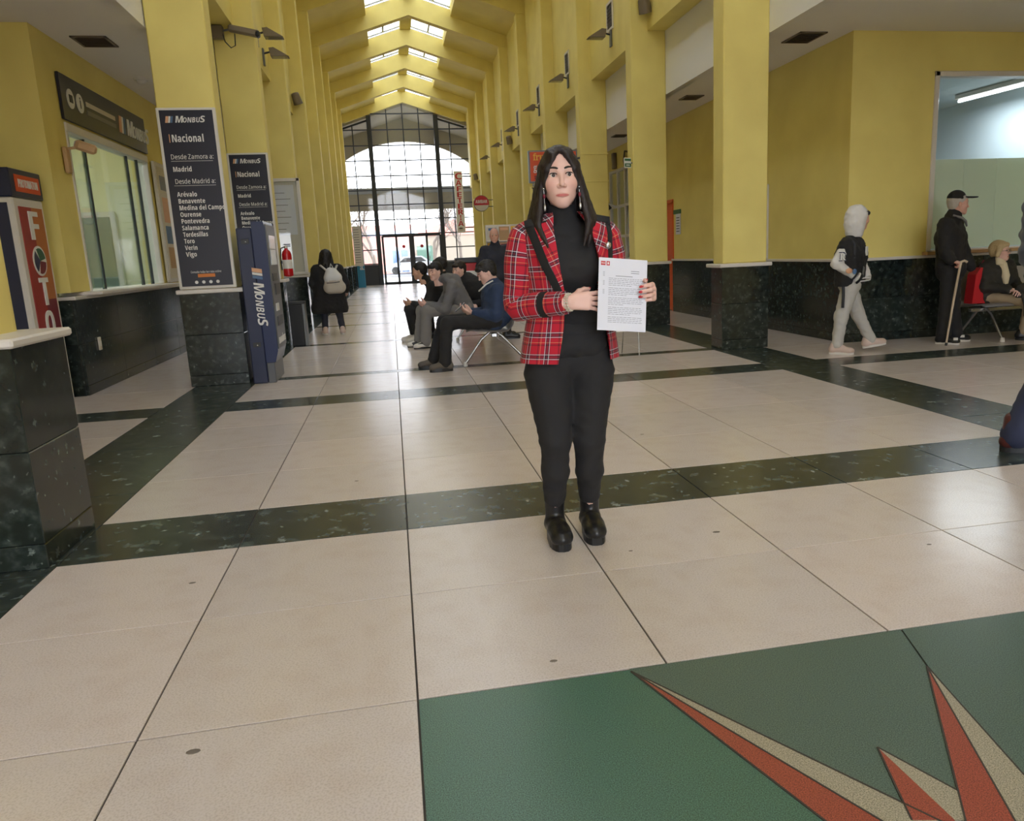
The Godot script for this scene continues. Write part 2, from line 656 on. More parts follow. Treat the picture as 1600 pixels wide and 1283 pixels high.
func build_hall() -> void:
	for side: float in [1.0, -1.0]:
		var first := make_pillar(side)
		var word := "right" if side > 0 else "left"
		for k in 9:
			var o: Node3D = first if k == 0 else first.duplicate()
			named(o, "pillar", self)
			o.position = Vector3(XR if side > 0 else XL, 0, Z0 - P * k)
			o.set_meta("label", "yellow plaster pillar with green marble base, number %d from the front of the %s row" % [k + 1, word])
			o.set_meta("category", "pillar")
			o.set_meta("group", "yellow pillars along the hall")
		# yellow wall between the pillars, the white band behind it, both over the whole length
		var xu := 4.15 if side > 0 else -1.9
		var xw := WR if side > 0 else WL
		var up := shell("wall_" + word)
		for k in 9:
			var za := Z0 - 0.3 - P * k
			struct("upper_panel", MB.new().bb(xu, 4.53, za - P + 0.3, xw, 8.7, za, 0.0), M.yellow_plaster, up)
		struct("upper_panel", MB.new().bb(xu, 4.53, -3.87, xw, 8.7, Z0, 0.0), M.yellow_plaster, up)
		struct("upper_panel", MB.new().bb(xu, 4.53, 9.3, xw, 8.7, -3.57, 0.0), M.yellow_plaster, up)
		struct("white_band", MB.new().bb(xw, CEIL, ZE, xw + side * 0.12, 8.7, 9.3), M.white_plaster, up)


func gable(y0: float, y1: float, half: float, inner := 0.0) -> PackedVector2Array:
	# a chevron between heights y0 (bottom at the ridge) and y1 (top at the ridge)
	return PackedVector2Array([Vector2(C - half, y0 - SLOPE * half), Vector2(C, y0), Vector2(C + half, y0 - SLOPE * half), Vector2(C + half, y1 - SLOPE * half), Vector2(C, y1), Vector2(C - half, y1 - SLOPE * half)])


func build_roof() -> void:
	var roof := shell("ceiling")
	var frames := []
	for k in 10:
		frames.append(Z0 - P * k)
	frames.append_array([-3.57, 0.6, 4.8, 8.9])
	var half := XR - C
	var top := APEX + 0.58
	for z in frames:
		var o := PackedVector2Array([Vector2(XL, EAVE), Vector2(C, APEX), Vector2(XR, EAVE), Vector2(WR + 0.1, EAVE), Vector2(WR + 0.1, EAVE + 0.4), Vector2(C, top), Vector2(WL - 0.1, EAVE + 0.4), Vector2(WL - 0.1, EAVE)])
		struct("roof_beam", MB.new().prism(o, -0.3, Transform3D(Basis(), Vector3(0, 0, z))), M.yellow_plaster, roof)
	var bays := []
	for k in 9:
		bays.append([Z0 - P * k - 0.3, Z0 - P * (k + 1)])
	bays.append_array([[-3.87, Z0], [0.3, -3.57], [4.5, 0.6], [8.6, 4.8]])
	var sh := 1.29
	var under := APEX + 0.4
	var glaze := APEX + 0.66
	for b in bays:
		var za: float = b[0]
		var zb: float = b[1]
		for s: float in [-1.0, 1.0]:
			var outline := PackedVector2Array()
			for q in [[sh, 0.0], [3.5, 0.0], [3.5, 0.2], [sh + 0.12, 0.2], [sh + 0.12, 0.42], [sh, 0.42]]:
				outline.append(Vector2(C + s * q[0], under - SLOPE * q[0] + q[1]))
			struct("roof_slope", MB.new().prism(outline, zb - za, Transform3D(Basis(), Vector3(0, 0, za))), M.yellow_plaster, roof)
			# skylight: two panes wide, three long, in grey bars
			var ang: float = -s * atan(SLOPE)
			var bs := Basis(Vector3.BACK, ang)
			var sk := shell("window_skylight")
			sk.position = Vector3(C, glaze, 0)
			var l0 := 0.17 / cos(ang)
			var l1 := (sh + 0.1) / cos(ang)
			var bars := MB.new()
			for j in 3:
				var l := l0 + (l1 - l0) * j / 2.0
				bars.box(bs * Vector3(s * l, 0, 0) + Vector3(0, 0, (za + zb) / 2.0), Vector3(0.05, 0.06, absf(zb - za)), 0.0, bs)
			for j in 4:
				bars.box(bs * Vector3(s * (l0 + l1) / 2.0, 0, 0) + Vector3(0, 0, za + (zb - za) * j / 3.0), Vector3(l1 - l0, 0.05, 0.045), 0.0, bs)
			part("glazing_bar", bars, M.grey_metal, sk)
			for j in 2:
				for i2 in 3:
					var mid := bs * Vector3(s * (l0 + (l1 - l0) * (j + 0.5) / 2.0), 0, 0) + Vector3(0, 0, za + (zb - za) * (i2 + 0.5) / 3.0)
					part("pane", MB.new().box(mid, Vector3((l1 - l0) / 2.0 - 0.05, 0.012, absf(zb - za) / 3.0 - 0.045), 0.0, bs), M.skylight_glass, sk)
		struct("ridge_box", MB.new().bb(C - 0.19, glaze - 0.16, zb, C + 0.19, glaze + 0.06, za), M.yellow_plaster, roof)


func build_aisles() -> void:
	# low ceilings beside the hall, the walls behind the pillars and the cross walls
	for side: float in [1.0, -1.0]:
		var word := "right" if side > 0 else "left"
		var xw := WR if side > 0 else WL
		var xa := 5.42 if side > 0 else -3.2
		var xo := 9.2 if side > 0 else -7.1
		var zc := -8.73
		var low := shell("ceiling_" + word)
		struct("ceiling_panel", MB.new().bb(xw + side * 0.002, CEIL, ZE, xo, CEIL + 0.15, 9.3), M.aisle_ceiling, low)
		# outer wall and far rooms' closing walls
		var outer := shell("wall_outer_" + word)
		struct("wall_face", MB.new().bb(xo, 0, -22.0, xo + side * 0.2, CEIL + 0.15, 9.3), M.yellow_plaster, outer)
		var w := shell("wall_aisle_" + word)
		if side > 0:
			# orange door between -15.2 and -14.65, shop front between -19.1 and -16.6
			var xb := xa + 0.2
			struct("wall_face", MB.new().bb(xa, 2.12, -15.55, xb, CEIL, -14.7), M.yellow_plaster, w)
			struct("wall_face", MB.new().bb(xa, 1.0, -14.7, xb, CEIL, zc), M.yellow_plaster, w)
			struct("wall_face", MB.new().bb(xa, 1.0, -16.6, xb, CEIL, -15.55), M.yellow_plaster, w)
			struct("wall_face", MB.new().bb(xa, 3.1, -19.1, xb, CEIL, -16.6), M.yellow_plaster, w)
			struct("wall_face", MB.new().bb(xa, 1.0, ZE, xb, CEIL, -19.1), M.yellow_plaster, w)
			dado(w, "z", xa, -14.72, zc, -1.0, zc)
			dado(w, "z", xa, -40.1, -15.55, -1.0, 0.0)
			# cross wall with the waiting-room window 6.55 .. 8.9
			var cw := shell("wall_cross_right")
			struct("wall_face", MB.new().bb(xa + 0.2, 1.0, zc - 0.2, 6.5, CEIL, zc), M.yellow_plaster, cw)
			struct("wall_face", MB.new().bb(6.5, 3.16, zc - 0.2, 9.2, CEIL, zc), M.yellow_plaster, cw)
			struct("wall_face", MB.new().bb(8.95, 1.0, zc - 0.2, 9.2, 3.16, zc), M.yellow_plaster, cw)
			dado(cw, "x", zc, xa, 9.2, 1.0, 0.0)
		else:
			var xb := xa - 0.2
			# ticket window between -12.04 and -9.25
			struct("wall_face", MB.new().bb(xa, 1.06, -9.25, xb, CEIL, zc), M.yellow_plaster, w)
			struct("wall_face", MB.new().bb(xa, 2.76, -12.04, xb, CEIL, -9.25), M.yellow_plaster, w)
			struct("wall_face", MB.new().bb(xa, 1.0, ZE, xb, CEIL, -12.04), M.yellow_plaster, w)
			dado(w, "z", xa, -40.1, zc, 1.0, zc)
			var cw := shell("wall_cross_left")
			struct("wall_face", MB.new().bb(xa - 0.2, 1.0, zc - 0.2, xo, CEIL, zc), M.yellow_plaster, cw)
			dado(cw, "x", zc, xo, xa, 1.0, 0.0)


# marble wainscot of three courses with a stone ledge, along z (face at x = at) or along x (face at z = at)
func dado(w: Node3D, along: String, at: float, a: float, b: float, out: float, corner: float) -> void:
	var n := int(ceil((b - a) / 1.25))
	var near := 0
	for k in n:
		var p := a + (b - a) * k / n + 0.0015
		var q := a + (b - a) * (k + 1) / n - 0.0015
		for c in [[0.0, 0.1, 0], [0.102, 0.53, 1], [0.532, 0.985, 2]]:
			var m: Material = M["green_marble_%d" % rng.randi_range(0, 2)]
			if along == "z":
				part("marble_slab", MB.new().bb(at + out * 0.022, c[0], p, at - out * 0.18, c[1], q, 0.003), m, w)
			else:
				part("marble_slab", MB.new().bb(p, c[0], at - 0.18, q, c[1], at + 0.022, 0.003), m, w)
	if along == "z":
		part("ledge", MB.new().bb(at + out * 0.045, 0.985, a, at - out * 0.15, 1.02, b + (0.045 if corner != 0.0 else 0.0), 0.006), M.ledge_stone, w)
	else:
		part("ledge", MB.new().bb(a, 0.985, at - 0.15, b, 1.02, at + 0.045, 0.006), M.ledge_stone, w)


func build_end() -> void:
	# glazed end wall: two heavy posts, a grid of bars, a pair of double doors
	var g := shell("window_end")
	var z := ZE + 0.1
	var yy := [1.03, 1.71, 2.42, 3.14, 3.85, 4.55, 5.22, 5.93, 6.63, 7.35, 8.08]
	for x in [-0.535, 2.65]:
		part("post", MB.new().bb(x - 0.105, 0, z - 0.2, x + 0.105, 8.0, z + 0.1, 0.01), M.dark_metal, g)
	var vx := [-1.33, 0.31, 1.07, 1.83, 3.3]
	for x in vx:
		var t: float = APEX - SLOPE * absf(x - C) - 0.05
		if absf(x - C) > 2.0:
			t -= 0.16
		part("upright_bar", MB.new().bb(x - 0.026, 1.03 if absf(x - C) > 2.0 else 2.42, z - 0.04, x + 0.026, t, z + 0.04), M.dark_metal, g)
	var bays := [[-2.2, -0.64], [-0.43, 2.545], [2.755, 4.44]]
	for k in yy.size():
		var y: float = yy[k]
		for s in bays:
			var middle: bool = s[0] > -1 and s[1] < 3
			if (k < 2 and middle) or (k == 10 and not middle):
				continue
			part("cross_bar", MB.new().bb(s[0], y - 0.026, z - 0.035, s[1], y + 0.026, z + 0.035), M.dark_metal, g)
	for s: float in [-1.0, 1.0]:
		part("sloping_bar", MB.new().tube([Vector3(C + s * 1.62, 7.82, z), Vector3(C + s * 2.9, 7.42, z)], 0.045, 4), M.dark_metal, g)
		part("kick_panel", MB.new().bb(C + s * 1.6, 0.0, z - 0.04, C + s * 3.32, 1.0, z + 0.03, 0.005), M.dark_metal, g)
	var cols := [[-2.2, -1.33], [-1.33, -0.64], [-0.43, 0.31], [0.31, 1.07], [1.07, 1.83], [1.83, 2.545], [2.755, 3.3], [3.3, 4.4]]
	for c in cols:
		for k in yy.size():
			if k < 2 and c[0] > -1 and c[1] < 2.7:
				continue
			var y0: float = yy[k]
			var y1: float = yy[k + 1] if k + 1 < yy.size() else 9.0
			y1 = minf(y1, APEX - SLOPE * minf(absf(c[0] - C), absf(c[1] - C)) + 0.1)
			if y1 - y0 < 0.1:
				continue
			part("pane", MB.new().bb(c[0] + 0.02, y0 + 0.02, z - 0.006, c[1] - 0.02, y1 - 0.02, z + 0.006), M.pane_glass, g)
	# doors
	var dn := 0
	for d in [[-0.33, 1.0], [1.15, 2.5]]:
		var o := shell("door_%d" % (dn + 1))
		dn += 1
		var fr := MB.new()
		for x in [d[0], (d[0] + d[1]) / 2.0, d[1]]:
			fr.bb(x - 0.05, 0.0, z - 0.04, x + 0.05, 2.36, z + 0.05)
		fr.bb(d[0], 2.3, z - 0.04, d[1], 2.4, z + 0.05)
		fr.bb(d[0], 0.0, z - 0.04, d[1], 0.12, z + 0.05)
		part("door_frame", fr, M.dark_metal, o)
		for j in 2:
			var xa: float = d[0] + (d[1] - d[0]) * j / 2.0 + 0.05
			part("pane", MB.new().bb(xa, 0.12, z - 0.006, xa + (d[1] - d[0]) / 2.0 - 0.1, 2.3, z + 0.006), M.pane_glass, o)
		part("door_handle", MB.new().tube([Vector3((d[0] + d[1]) / 2.0 + 0.09, 0.9, z + 0.07), Vector3((d[0] + d[1]) / 2.0 + 0.09, 1.3, z + 0.07)], 0.018, 6), M.chrome, o)
		var dx := 0.34 if dn == 1 else -0.26
		part("round_sticker", MB.new().lathe([Vector2(0.08, 0.0), Vector2(0.08, 0.004)], 16, Vector3((d[0] + d[1]) / 2.0 + dx, 1.82, z + 0.012), Basis(Vector3.RIGHT, PI / 2)), M.red_print, o)
	struct("door_post", MB.new().bb(1.0, 0, z - 0.1, 1.15, 2.4, z + 0.07), M.dark_metal, g)
	# wall beside the glazing that closes the aisles
	var e := shell("wall_end")
	struct("wall_face", MB.new().bb(-7.1, 0, ZE - 0.2, WL + 0.05, 8.7, ZE + 0.02), M.yellow_plaster, e)
	struct("wall_face", MB.new().bb(WR - 0.05, 0, ZE - 0.2, 9.2, 8.7, ZE + 0.02), M.yellow_plaster, e)
	# the hall's other end, behind the camera: a wide glazed front
	var bk := shell("window_back")
	for x in [-2.2, -0.1, 2.3, 4.44]:
		part("post", MB.new().bb(x - 0.06, 0, 9.2, x + 0.06, 8.6, 9.35), M.dark_metal, bk)
	for y in [0.05, 2.5, 4.6, 6.7]:
		part("cross_bar", MB.new().bb(-2.2, y - 0.05, 9.22, 4.44, y + 0.05, 9.3), M.dark_metal, bk)
	part("pane", MB.new().bb(-2.2, 0.1, 9.25, 4.44, 8.4, 9.26), M.pane_glass, bk)
	var bw := shell("wall_back")
	for q in [[-7.1, -5.4], [-3.2, -2.2], [4.44, 5.4], [7.6, 9.2]]:
		struct("wall_face", MB.new().bb(q[0], 0, 9.2, q[1], CEIL, 9.4), M.yellow_plaster, bw)
	for q in [[-5.4, -3.2], [5.4, 7.6]]:
		struct("wall_face", MB.new().bb(q[0], 0, 9.2, q[1], 0.9, 9.4), M.yellow_plaster, bw)
		struct("wall_face", MB.new().bb(q[0], 2.7, 9.2, q[1], CEIL, 9.4), M.yellow_plaster, bw)


func build_outside() -> void:
	struct("ground", MB.new().bb(-60, -0.5, -130, 60, -0.06, -40.5), M.pavement)
	struct("road", MB.new().bb(-60, -0.05, -73, 60, -0.03, -58), M.asphalt)
	# porch in front of the end wall: a gabled vault closed by a wall with an arch in it
	var pz := -43.8
	var po := shell("porch")
	var o := PackedVector2Array([Vector2(-3.4, 9.6), Vector2(-3.4, 4.7)])
	for k in 25:
		var x := -2.5 + 7.26 * k / 24.0
		o.append(Vector2(x, 1.67 + sqrt(5.65 * 5.65 - (x - 1.13) * (x - 1.13))))
	o.append_array([Vector2(5.7, 4.7), Vector2(5.7, 9.6)])
	struct("arched_wall", MB.new().prism(o, -0.3, Transform3D(Basis(), Vector3(0, 0, pz))), M.porch_plaster, po)
	struct("porch_roof", MB.new().prism(gable(8.5, 8.7, 3.4), pz - ZE, Transform3D(Basis(), Vector3(0, 0, ZE - 0.1))), M.porch_plaster, po)
	for x in [-2.5, 4.6]:
		struct("porch_wall", MB.new().bb(x, 0, pz, x + 0.25, 8.0, ZE - 0.2), M.porch_plaster, po)
	struct("porch_beam", MB.new().bb(-2.5, 3.8, pz - 0.3, 4.8, 4.67, pz), M.porch_plaster, po)
	struct("porch_coping", MB.new().bb(-2.5, 4.67, pz - 0.5, 4.8, 4.97, pz + 0.1), M.blue_grey_paint, po)
	# street: a red building with a white-framed window, a car and bare trees
	var b := thing("red_building", "red rendered building with a white-framed doorway beyond the glass doors", "building", Vector3(-5.8, 0, -70))
	part("wall", MB.new().bb(0, -0.05, -6, 7.9, 4.1, 0, 0.02), M.brick_red, b)
	part("cornice", MB.new().bb(-0.15, 3.2, -0.1, 8.0, 3.6, 0.12, 0.02), M.blue_grey_paint, b)
	var f := part("doorway", MB.new().bb(5.7, 0, 0, 7.5, 2.2, 0.1, 0.02), M.white_paint, b)
	part("pane", MB.new().bb(5.95, 0.1, 0.1, 6.55, 1.95, 0.13), M.blue_print, f)
	part("pane", MB.new().bb(6.7, 0.1, 0.1, 7.3, 1.95, 0.13), M.blue_print, f)
	var b2 := thing("pale_building", "pale building with a red roof standing right of the red building", "building", Vector3(2.1, 0, -83))
	part("wall", MB.new().bb(0, -0.05, -6, 9, 3.4, 0, 0.02), M.porch_plaster, b2)
	part("roof", MB.new().prism(PackedVector2Array([Vector2(-0.2, 3.4), Vector2(9.2, 3.4), Vector2(4.5, 5.0)]), -6.2, Transform3D(Basis(), Vector3(0, 0, 0.1))), M.brick_red, b2)
	part("shutter", MB.new().bb(0.6, 0.0, 0.0, 2.2, 2.4, 0.08, 0.01), M.mosaic_green, b2)
	var car := thing("parked_car", "pale car parked in front of the red building", "car", Vector3(1.6, -0.03, -67), 0.0)
	var prof := PackedVector2Array([Vector2(-2.1, 0.3), Vector2(-2.1, 0.75), Vector2(-1.2, 0.92), Vector2(-0.6, 1.4), Vector2(0.9, 1.42), Vector2(1.6, 0.95), Vector2(2.1, 0.85), Vector2(2.1, 0.3)])
	part("body", MB.new().prism(prof, 1.6, Transform3D(Basis(), Vector3(0, 0, -0.8))), M.car_paint, car)
	part("window", MB.new().prism(PackedVector2Array([Vector2(-0.95, 0.95), Vector2(-0.5, 1.33), Vector2(0.85, 1.34), Vector2(1.3, 0.97)]), 0.02, Transform3D(Basis(), Vector3(0, 0, 0.8))), M.black_plastic, car)
	for x in [-1.3, 1.3]:
		for s in [-0.72, 0.72]:
			part("wheel", MB.new().lathe([Vector2(0.31, -0.1), Vector2(0.31, 0.1)], 14, Vector3(x, 0.31, s), Basis(Vector3.RIGHT, PI / 2)), M.black_plastic, car)
	var r := RandomNumberGenerator.new()
	r.seed = 21
	var tl := ["bare winter tree seen through the left bay of the end window", "bare winter tree in front of the red building", "bare winter tree seen above the glass doors", "bare winter tree beside the pale building", "bare winter tree at the right edge of the end window"]
	var tp := [Vector3(-3.4, -0.06, -53), Vector3(-1.2, -0.06, -58), Vector3(1.0, -0.06, -78), Vector3(3.2, -0.06, -60), Vector3(5.6, -0.06, -66)]
	for k in 5:
		var t := thing("bare_tree", tl[k], "tree", tp[k], 0.0, "bare trees in the street")
		var mb := MB.new()
		var tw := MB.new()
		branch(mb, tw, r, Vector3.ZERO, Vector3.UP, 2.3, 0.16, 0)
		part("trunk", mb, M.bark, t)
		part("twig", tw, M.bark, t).set_meta("kind", "stuff")


func branch(mb: MB, tw: MB, r: RandomNumberGenerator, a: Vector3, d: Vector3, l: float, rad: float, depth: int) -> void:
	var m := a + d * l * 0.5 + Vector3(r.randf_range(-1, 1), 0, r.randf_range(-1, 1)) * l * 0.06
	var b := a + d * l + Vector3(r.randf_range(-1, 1), r.randf_range(0, 1), r.randf_range(-1, 1)) * l * 0.1
	(mb if depth < 2 else tw).tube([a, m, b], [rad, rad * 0.85, rad * 0.7], 5 if depth < 3 else 3, false)
	if depth >= 5:
		return
	for k in (3 if depth < 4 else 2):
		var nd := (d + Vector3(r.randf_range(-1, 1), r.randf_range(-0.15, 0.7), r.randf_range(-1, 1)) * 0.85).normalized()
		branch(mb, tw, r, b if k < 2 else m, nd, l * r.randf_range(0.6, 0.8), rad * 0.6, depth + 1)


# ------------------------------------------------------------------ left side
func logo(parent: Node, at: Vector3, bs: Basis, h: float, wordy := true) -> void:
	# bars and the carrier's name in small capitals; x runs along bs.x from the left end
	var sk := Basis(bs.x, bs.y + bs.x * 0.2, bs.z)
	for k in 3:
		part("logo_bar", MB.new().box(Vector3.ZERO, Vector3(h * [0.42, 0.26, 0.3][k], h, h * 0.04)), [M.peach_print, M.white_print, M.blue_print][k], parent, at + sk * Vector3(h * [0.25, 0.63, 0.98][k], h * 0.5, 0), sk)
	var x := h * 1.45
	text("M", h * 1.42, M.white_print, parent, Transform3D(sk, at + sk * Vector3(x, h * 0.5, 0)), true, "Droid Sans", h * 1.1, 0)
	text("ONBU", h * 1.08, M.white_print, parent, Transform3D(sk, at + sk * Vector3(x + h * 1.2, h * 0.39, 0)), true, "Droid Sans", h * 2.55, 0)
	text("S", h * 1.42, M.white_print, parent, Transform3D(sk, at + sk * Vector3(x + h * 3.85, h * 0.5, 0)), true, "Droid Sans", h * 0.68, 0)


func departures_sign(label: String, at: Vector3, h: float) -> void:
	var o := thing("departures_sign", label, "sign", at, 0.0, "navy departures signs on the left pillars")
	var w := 0.565
	part("frame", MB.new().bb(0, 0, 0, w, h, 0.03, 0.006), M.white_paint, o)
	part("panel", MB.new().bb(0.03, 0.03, 0.03, w - 0.03, h - 0.025, 0.034), M.navy_print, o)
	var s := h / 1.8
	var z := 0.036
	var fl := Basis()
	logo(o, Vector3(0.075, h - 0.145 * s, z), fl, 0.062)
	part("accent_bar", MB.new().bb(0.095, h - 0.335 * s, z - 0.002, 0.103, h - 0.255 * s, z), M.peach_print, o)
	text("Nacional", 0.098, M.white_print, o, Transform3D(fl, Vector3(0.115, h - 0.297 * s, z)), true, "Droid Sans", 0.30, 0)
	text("Desde Zamora a:", 0.062, M.white_print, o, Transform3D(fl, Vector3(0.085, h - 0.475 * s, z)), false, "Droid Sans", 0.405, 0)
	text("Madrid", 0.066, M.white_print, o, Transform3D(fl, Vector3(0.09, h - 0.595 * s, z)), true, "Droid Sans", 0.175, 0)
	text("Desde Madrid a:", 0.062, M.white_print, o, Transform3D(fl, Vector3(0.095, h - 0.715 * s, z)), false, "Droid Sans", 0.385, 0)
	for y in [0.517, 0.757]:
		part("underline", MB.new().bb(0.085, h - y * s, z - 0.002, 0.485, h - y * s + 0.003, z), M.white_print, o)
	var names := ["Arévalo", "Benavente", "Medina del Campo", "Ourense", "Pontevedra", "Salamanca", "Tordesillas", "Toro", "Verin", "Vigo"]
	var widths := [0.19, 0.255, 0.44, 0.2, 0.27, 0.255, 0.24, 0.1, 0.12, 0.105]
	for k in 10:
		text(names[k], 0.064, M.white_print, o, Transform3D(fl, Vector3(0.1 + 0.001 * k, h - (0.842 + 0.0668 * k) * s, z)), true, "Droid Sans", widths[k], 0)
	text("Consulta todas las rutas online", 0.03, M.white_print, o, Transform3D(fl, Vector3(w / 2, h - 1.625 * s, z)), false, "Droid Sans", 0.3, 1)
	part("button_print", MB.new().bb(w / 2 - 0.085, h - 1.68 * s, z - 0.002, w / 2 + 0.085, h - 1.645 * s, z), M.orange_print, o)
	for k in 4:
		part("round_icon", MB.new().lathe([Vector2(0.017, 0), Vector2(0.017, 0.003)], 12, Vector3(w / 2 - 0.105 + 0.07 * k, h - 1.73 * s, z - 0.002), Basis(Vector3.RIGHT, PI / 2)), M.white_print, o)


func build_left() -> void:
	# nearest pillar, half out of the picture
	var np := thing("pillar", "nearest yellow pillar at the left edge, with a rounded shaft on a green marble base", "pillar", Vector3(-1.57, 0, -3.56), 0.0, "yellow pillars along the hall")
	np.set_meta("kind", "structure")
	var sh := PackedVector2Array()
	for q in [[-0.28, -0.16, 0.0], [-0.28, -0.44, 90.0], [-0.6, -0.44, 180.0], [-0.6, -0.16, 270.0]]:
		for k in 6:
			var a := deg_to_rad(90.0 - q[2] - 18.0 * k)
			sh.append(Vector2(q[0] + 0.12 * cos(a), q[1] + 0.12 * sin(a)))
	var rings := []
	for y in [1.0, 2.6, 4.6]:
		var ring := []
		for p: Vector2 in sh:
			ring.append(Vector3(p.x, y, p.y))
		rings.append(ring)
	part("shaft", MB.new().grid(rings), M.yellow_plaster, np)
	part("ledge", MB.new().bb(-0.75, 0.965, -0.58, 0.03, 1.005, 0.04, 0.01), M.ledge_stone, np)
	for c in [[0.0, 0.11, 0], [0.112, 0.52, 1], [0.522, 0.965, 2]]:
		part("marble_slab", MB.new().bb(-0.72, c[0], -0.55, 0.0, c[1], 0.0, 0.004), M["green_marble_%d" % c[2]], np)

	departures_sign("large navy departures sign listing ten towns, on the first pillar beside the ticket machine", Vector3(-2.187, 1.035, -8.818), 1.8)
	departures_sign("navy departures sign on the second pillar, partly hidden by the ticket machine", Vector3(-2.187, 1.035, -12.288), 1.8)

	# ticket machine
	var k := thing("ticket_machine", "tall navy and grey ticket machine standing beside the first pillar", "ticket machine", Vector3(-1.4, 0, -9.06))
	part("cabinet", MB.new().bb(-0.155, 0.0, -0.34, 0.0, 1.64, 0.34, 0.012), M.kiosk_navy, k)
	part("front_housing", MB.new().prism(PackedVector2Array([Vector2(0.0, 0.22), Vector2(0.095, 0.22), Vector2(0.13, 0.34), Vector2(0.135, 1.62), Vector2(0.12, 1.7), Vector2(0.0, 1.7)]), 0.66, Transform3D(Basis(), Vector3(0, 0, -0.33))), M.kiosk_blue, k)
	part("plinth", MB.new().bb(0.0, 0.0, -0.32, 0.08, 0.22, 0.32, 0.006), M.kiosk_grey, k)
	var fp := part("front_panel", MB.new().bb(0.13, 0.36, -0.31, 0.142, 1.67, 0.31, 0.004), M.kiosk_grey, k)
	for q in [[1.42, 1.56], [1.25, 1.41]]:
		part("screen", MB.new().bb(0.142, q[0], -0.2, 0.147, q[1], 0.2), M.screen, fp)
	part("coin_slot", MB.new().bb(0.142, 0.93, -0.22, 0.15, 1.05, 0.12), M.black_plastic, fp)
	part("keypad", MB.new().bb(0.142, 1.08, -0.1, 0.15, 1.16, 0.22), M.black_plastic, fp)
	part("receipt_slot", MB.new().bb(0.142, 0.76, 0.02, 0.152, 0.84, 0.2), M.white_print, fp)
	part("delivery_flap", MB.new().bb(0.142, 0.6, -0.18, 0.15, 0.7, 0.18), M.dark_plastic, fp)
	text("monbus", 0.12, M.white_print, fp, Transform3D(Basis(Vector3.UP, PI / 2), Vector3(0.144, 0.45, 0.0)), true, "Droid Sans", 0.5)
	logo(k, Vector3(-0.04, 1.235, 0.341), Basis(Vector3.BACK, -PI / 2), 0.1)
	for y in [1.5, 0.42]:
		part("lock", MB.new().box(Vector3(-0.075, y, 0.338), Vector3(0.08, 0.05, 0.012), 0.003), M.dark_plastic, k)
		part("lock_pin", MB.new().ball(Vector3(-0.07, y - 0.005, 0.346), Vector3(0.008, 0.008, 0.005)), M.chrome, k)

	# litter bin
	var b := thing("litter_bin", "black square litter bin with a steel side, beside the second left pillar", "bin", Vector3(-1.475, 0, -12.62))
	part("body", MB.new().bb(-0.115, 0.0, -0.12, 0.075, 0.64, 0.12, 0.008), M.black_plastic, b)
	part("steel_side", MB.new().bb(0.075, 0.0, -0.12, 0.115, 0.64, 0.12, 0.004), M.grey_metal, b)
	part("lid", MB.new().bb(-0.12, 0.64, -0.125, 0.12, 0.675, 0.125, 0.008), M.dark_plastic, b)

	# notice case on the third pillar and the fire extinguisher in front of it
	var c := thing("notice_case", "tall white-framed glass notice case on the third left pillar", "notice case", Vector3(-2.19, 1.035, -15.76))
	var cf := MB.new()
	cf.bb(0, 0, 0, 0.62, 0.05, 0.06, 0.006)
	cf.bb(0, 1.72, 0, 0.62, 1.78, 0.06, 0.006)
	cf.bb(0, 0, 0, 0.05, 1.78, 0.06, 0.006)
	cf.bb(0.56, 0, 0, 0.62, 1.78, 0.06, 0.006)
	part("frame", cf, M.white_paint, c)
	part("backing", MB.new().bb(0.04, 0.04, 0.0, 0.57, 1.74, 0.02), M.cream_paper, c)
	var nt := part("notice", MB.new().bb(0.1, 0.75, 0.02, 0.5, 1.66, 0.024), M.paper, c)
	for j in 7:
		part("printed_line", MB.new().bb(0.14, 0.85 + 0.11 * j, 0.024, 0.3 + 0.15 * fmod(j * 0.37, 1.0), 0.86 + 0.11 * j, 0.026), M.ink, nt)
	part("pane", MB.new().bb(0.05, 0.05, 0.045, 0.56, 1.72, 0.05), M.window_glass, c)
	var e := thing("fire_extinguisher", "red fire extinguisher fixed to the second left pillar", "fire extinguisher", Vector3(-1.53, 1.06, -12.42))
	part("cylinder", MB.new().lathe([Vector2(0.03, 0), Vector2(0.068, 0.012), Vector2(0.07, 0.03), Vector2(0.07, 0.33), Vector2(0.055, 0.375), Vector2(0.026, 0.4), Vector2(0.02, 0.42)], 18), M.extinguisher_red, e)
	part("label_band", MB.new().lathe([Vector2(0.0712, 0.12), Vector2(0.0712, 0.25)], 18), M.white_print, e)
	part("valve", MB.new().lathe([Vector2(0.022, 0.42), Vector2(0.022, 0.45), Vector2(0.012, 0.46)], 10), M.chrome, e)
	part("handle", MB.new().box(Vector3(0.02, 0.475, 0), Vector3(0.1, 0.014, 0.022), 0.003).box(Vector3(0.025, 0.45, 0), Vector3(0.09, 0.012, 0.02), 0.003), M.black_plastic, e)
	part("hose", MB.new().tube([Vector3(-0.02, 0.44, 0), Vector3(-0.07, 0.42, 0.03), Vector3(-0.085, 0.3, 0.04), Vector3(-0.08, 0.1, 0.04)], 0.01, 6), M.black_plastic, e)
	part("bracket", MB.new().bb(-0.1, 0.2, -0.03, 0.02, 0.24, 0.0), M.dark_metal, e)

	# camera, lamps and speaker high on the left
	var cc := thing("security_camera", "grey security camera on an arm with a looping cable, high on the second left pillar", "camera", Vector3(-2.0, 4.42, -12.29))
	part("junction_box", MB.new().bb(-0.18, -0.07, -0.02, -0.03, 0.1, 0.1, 0.008), M.bronze_fitting, cc)
	part("arm", MB.new().tube([Vector3(-0.05, 0.03, 0.06), Vector3(0.1, 0.04, 0.12), Vector3(0.2, 0.03, 0.14)], 0.015, 6), M.grey_metal, cc)
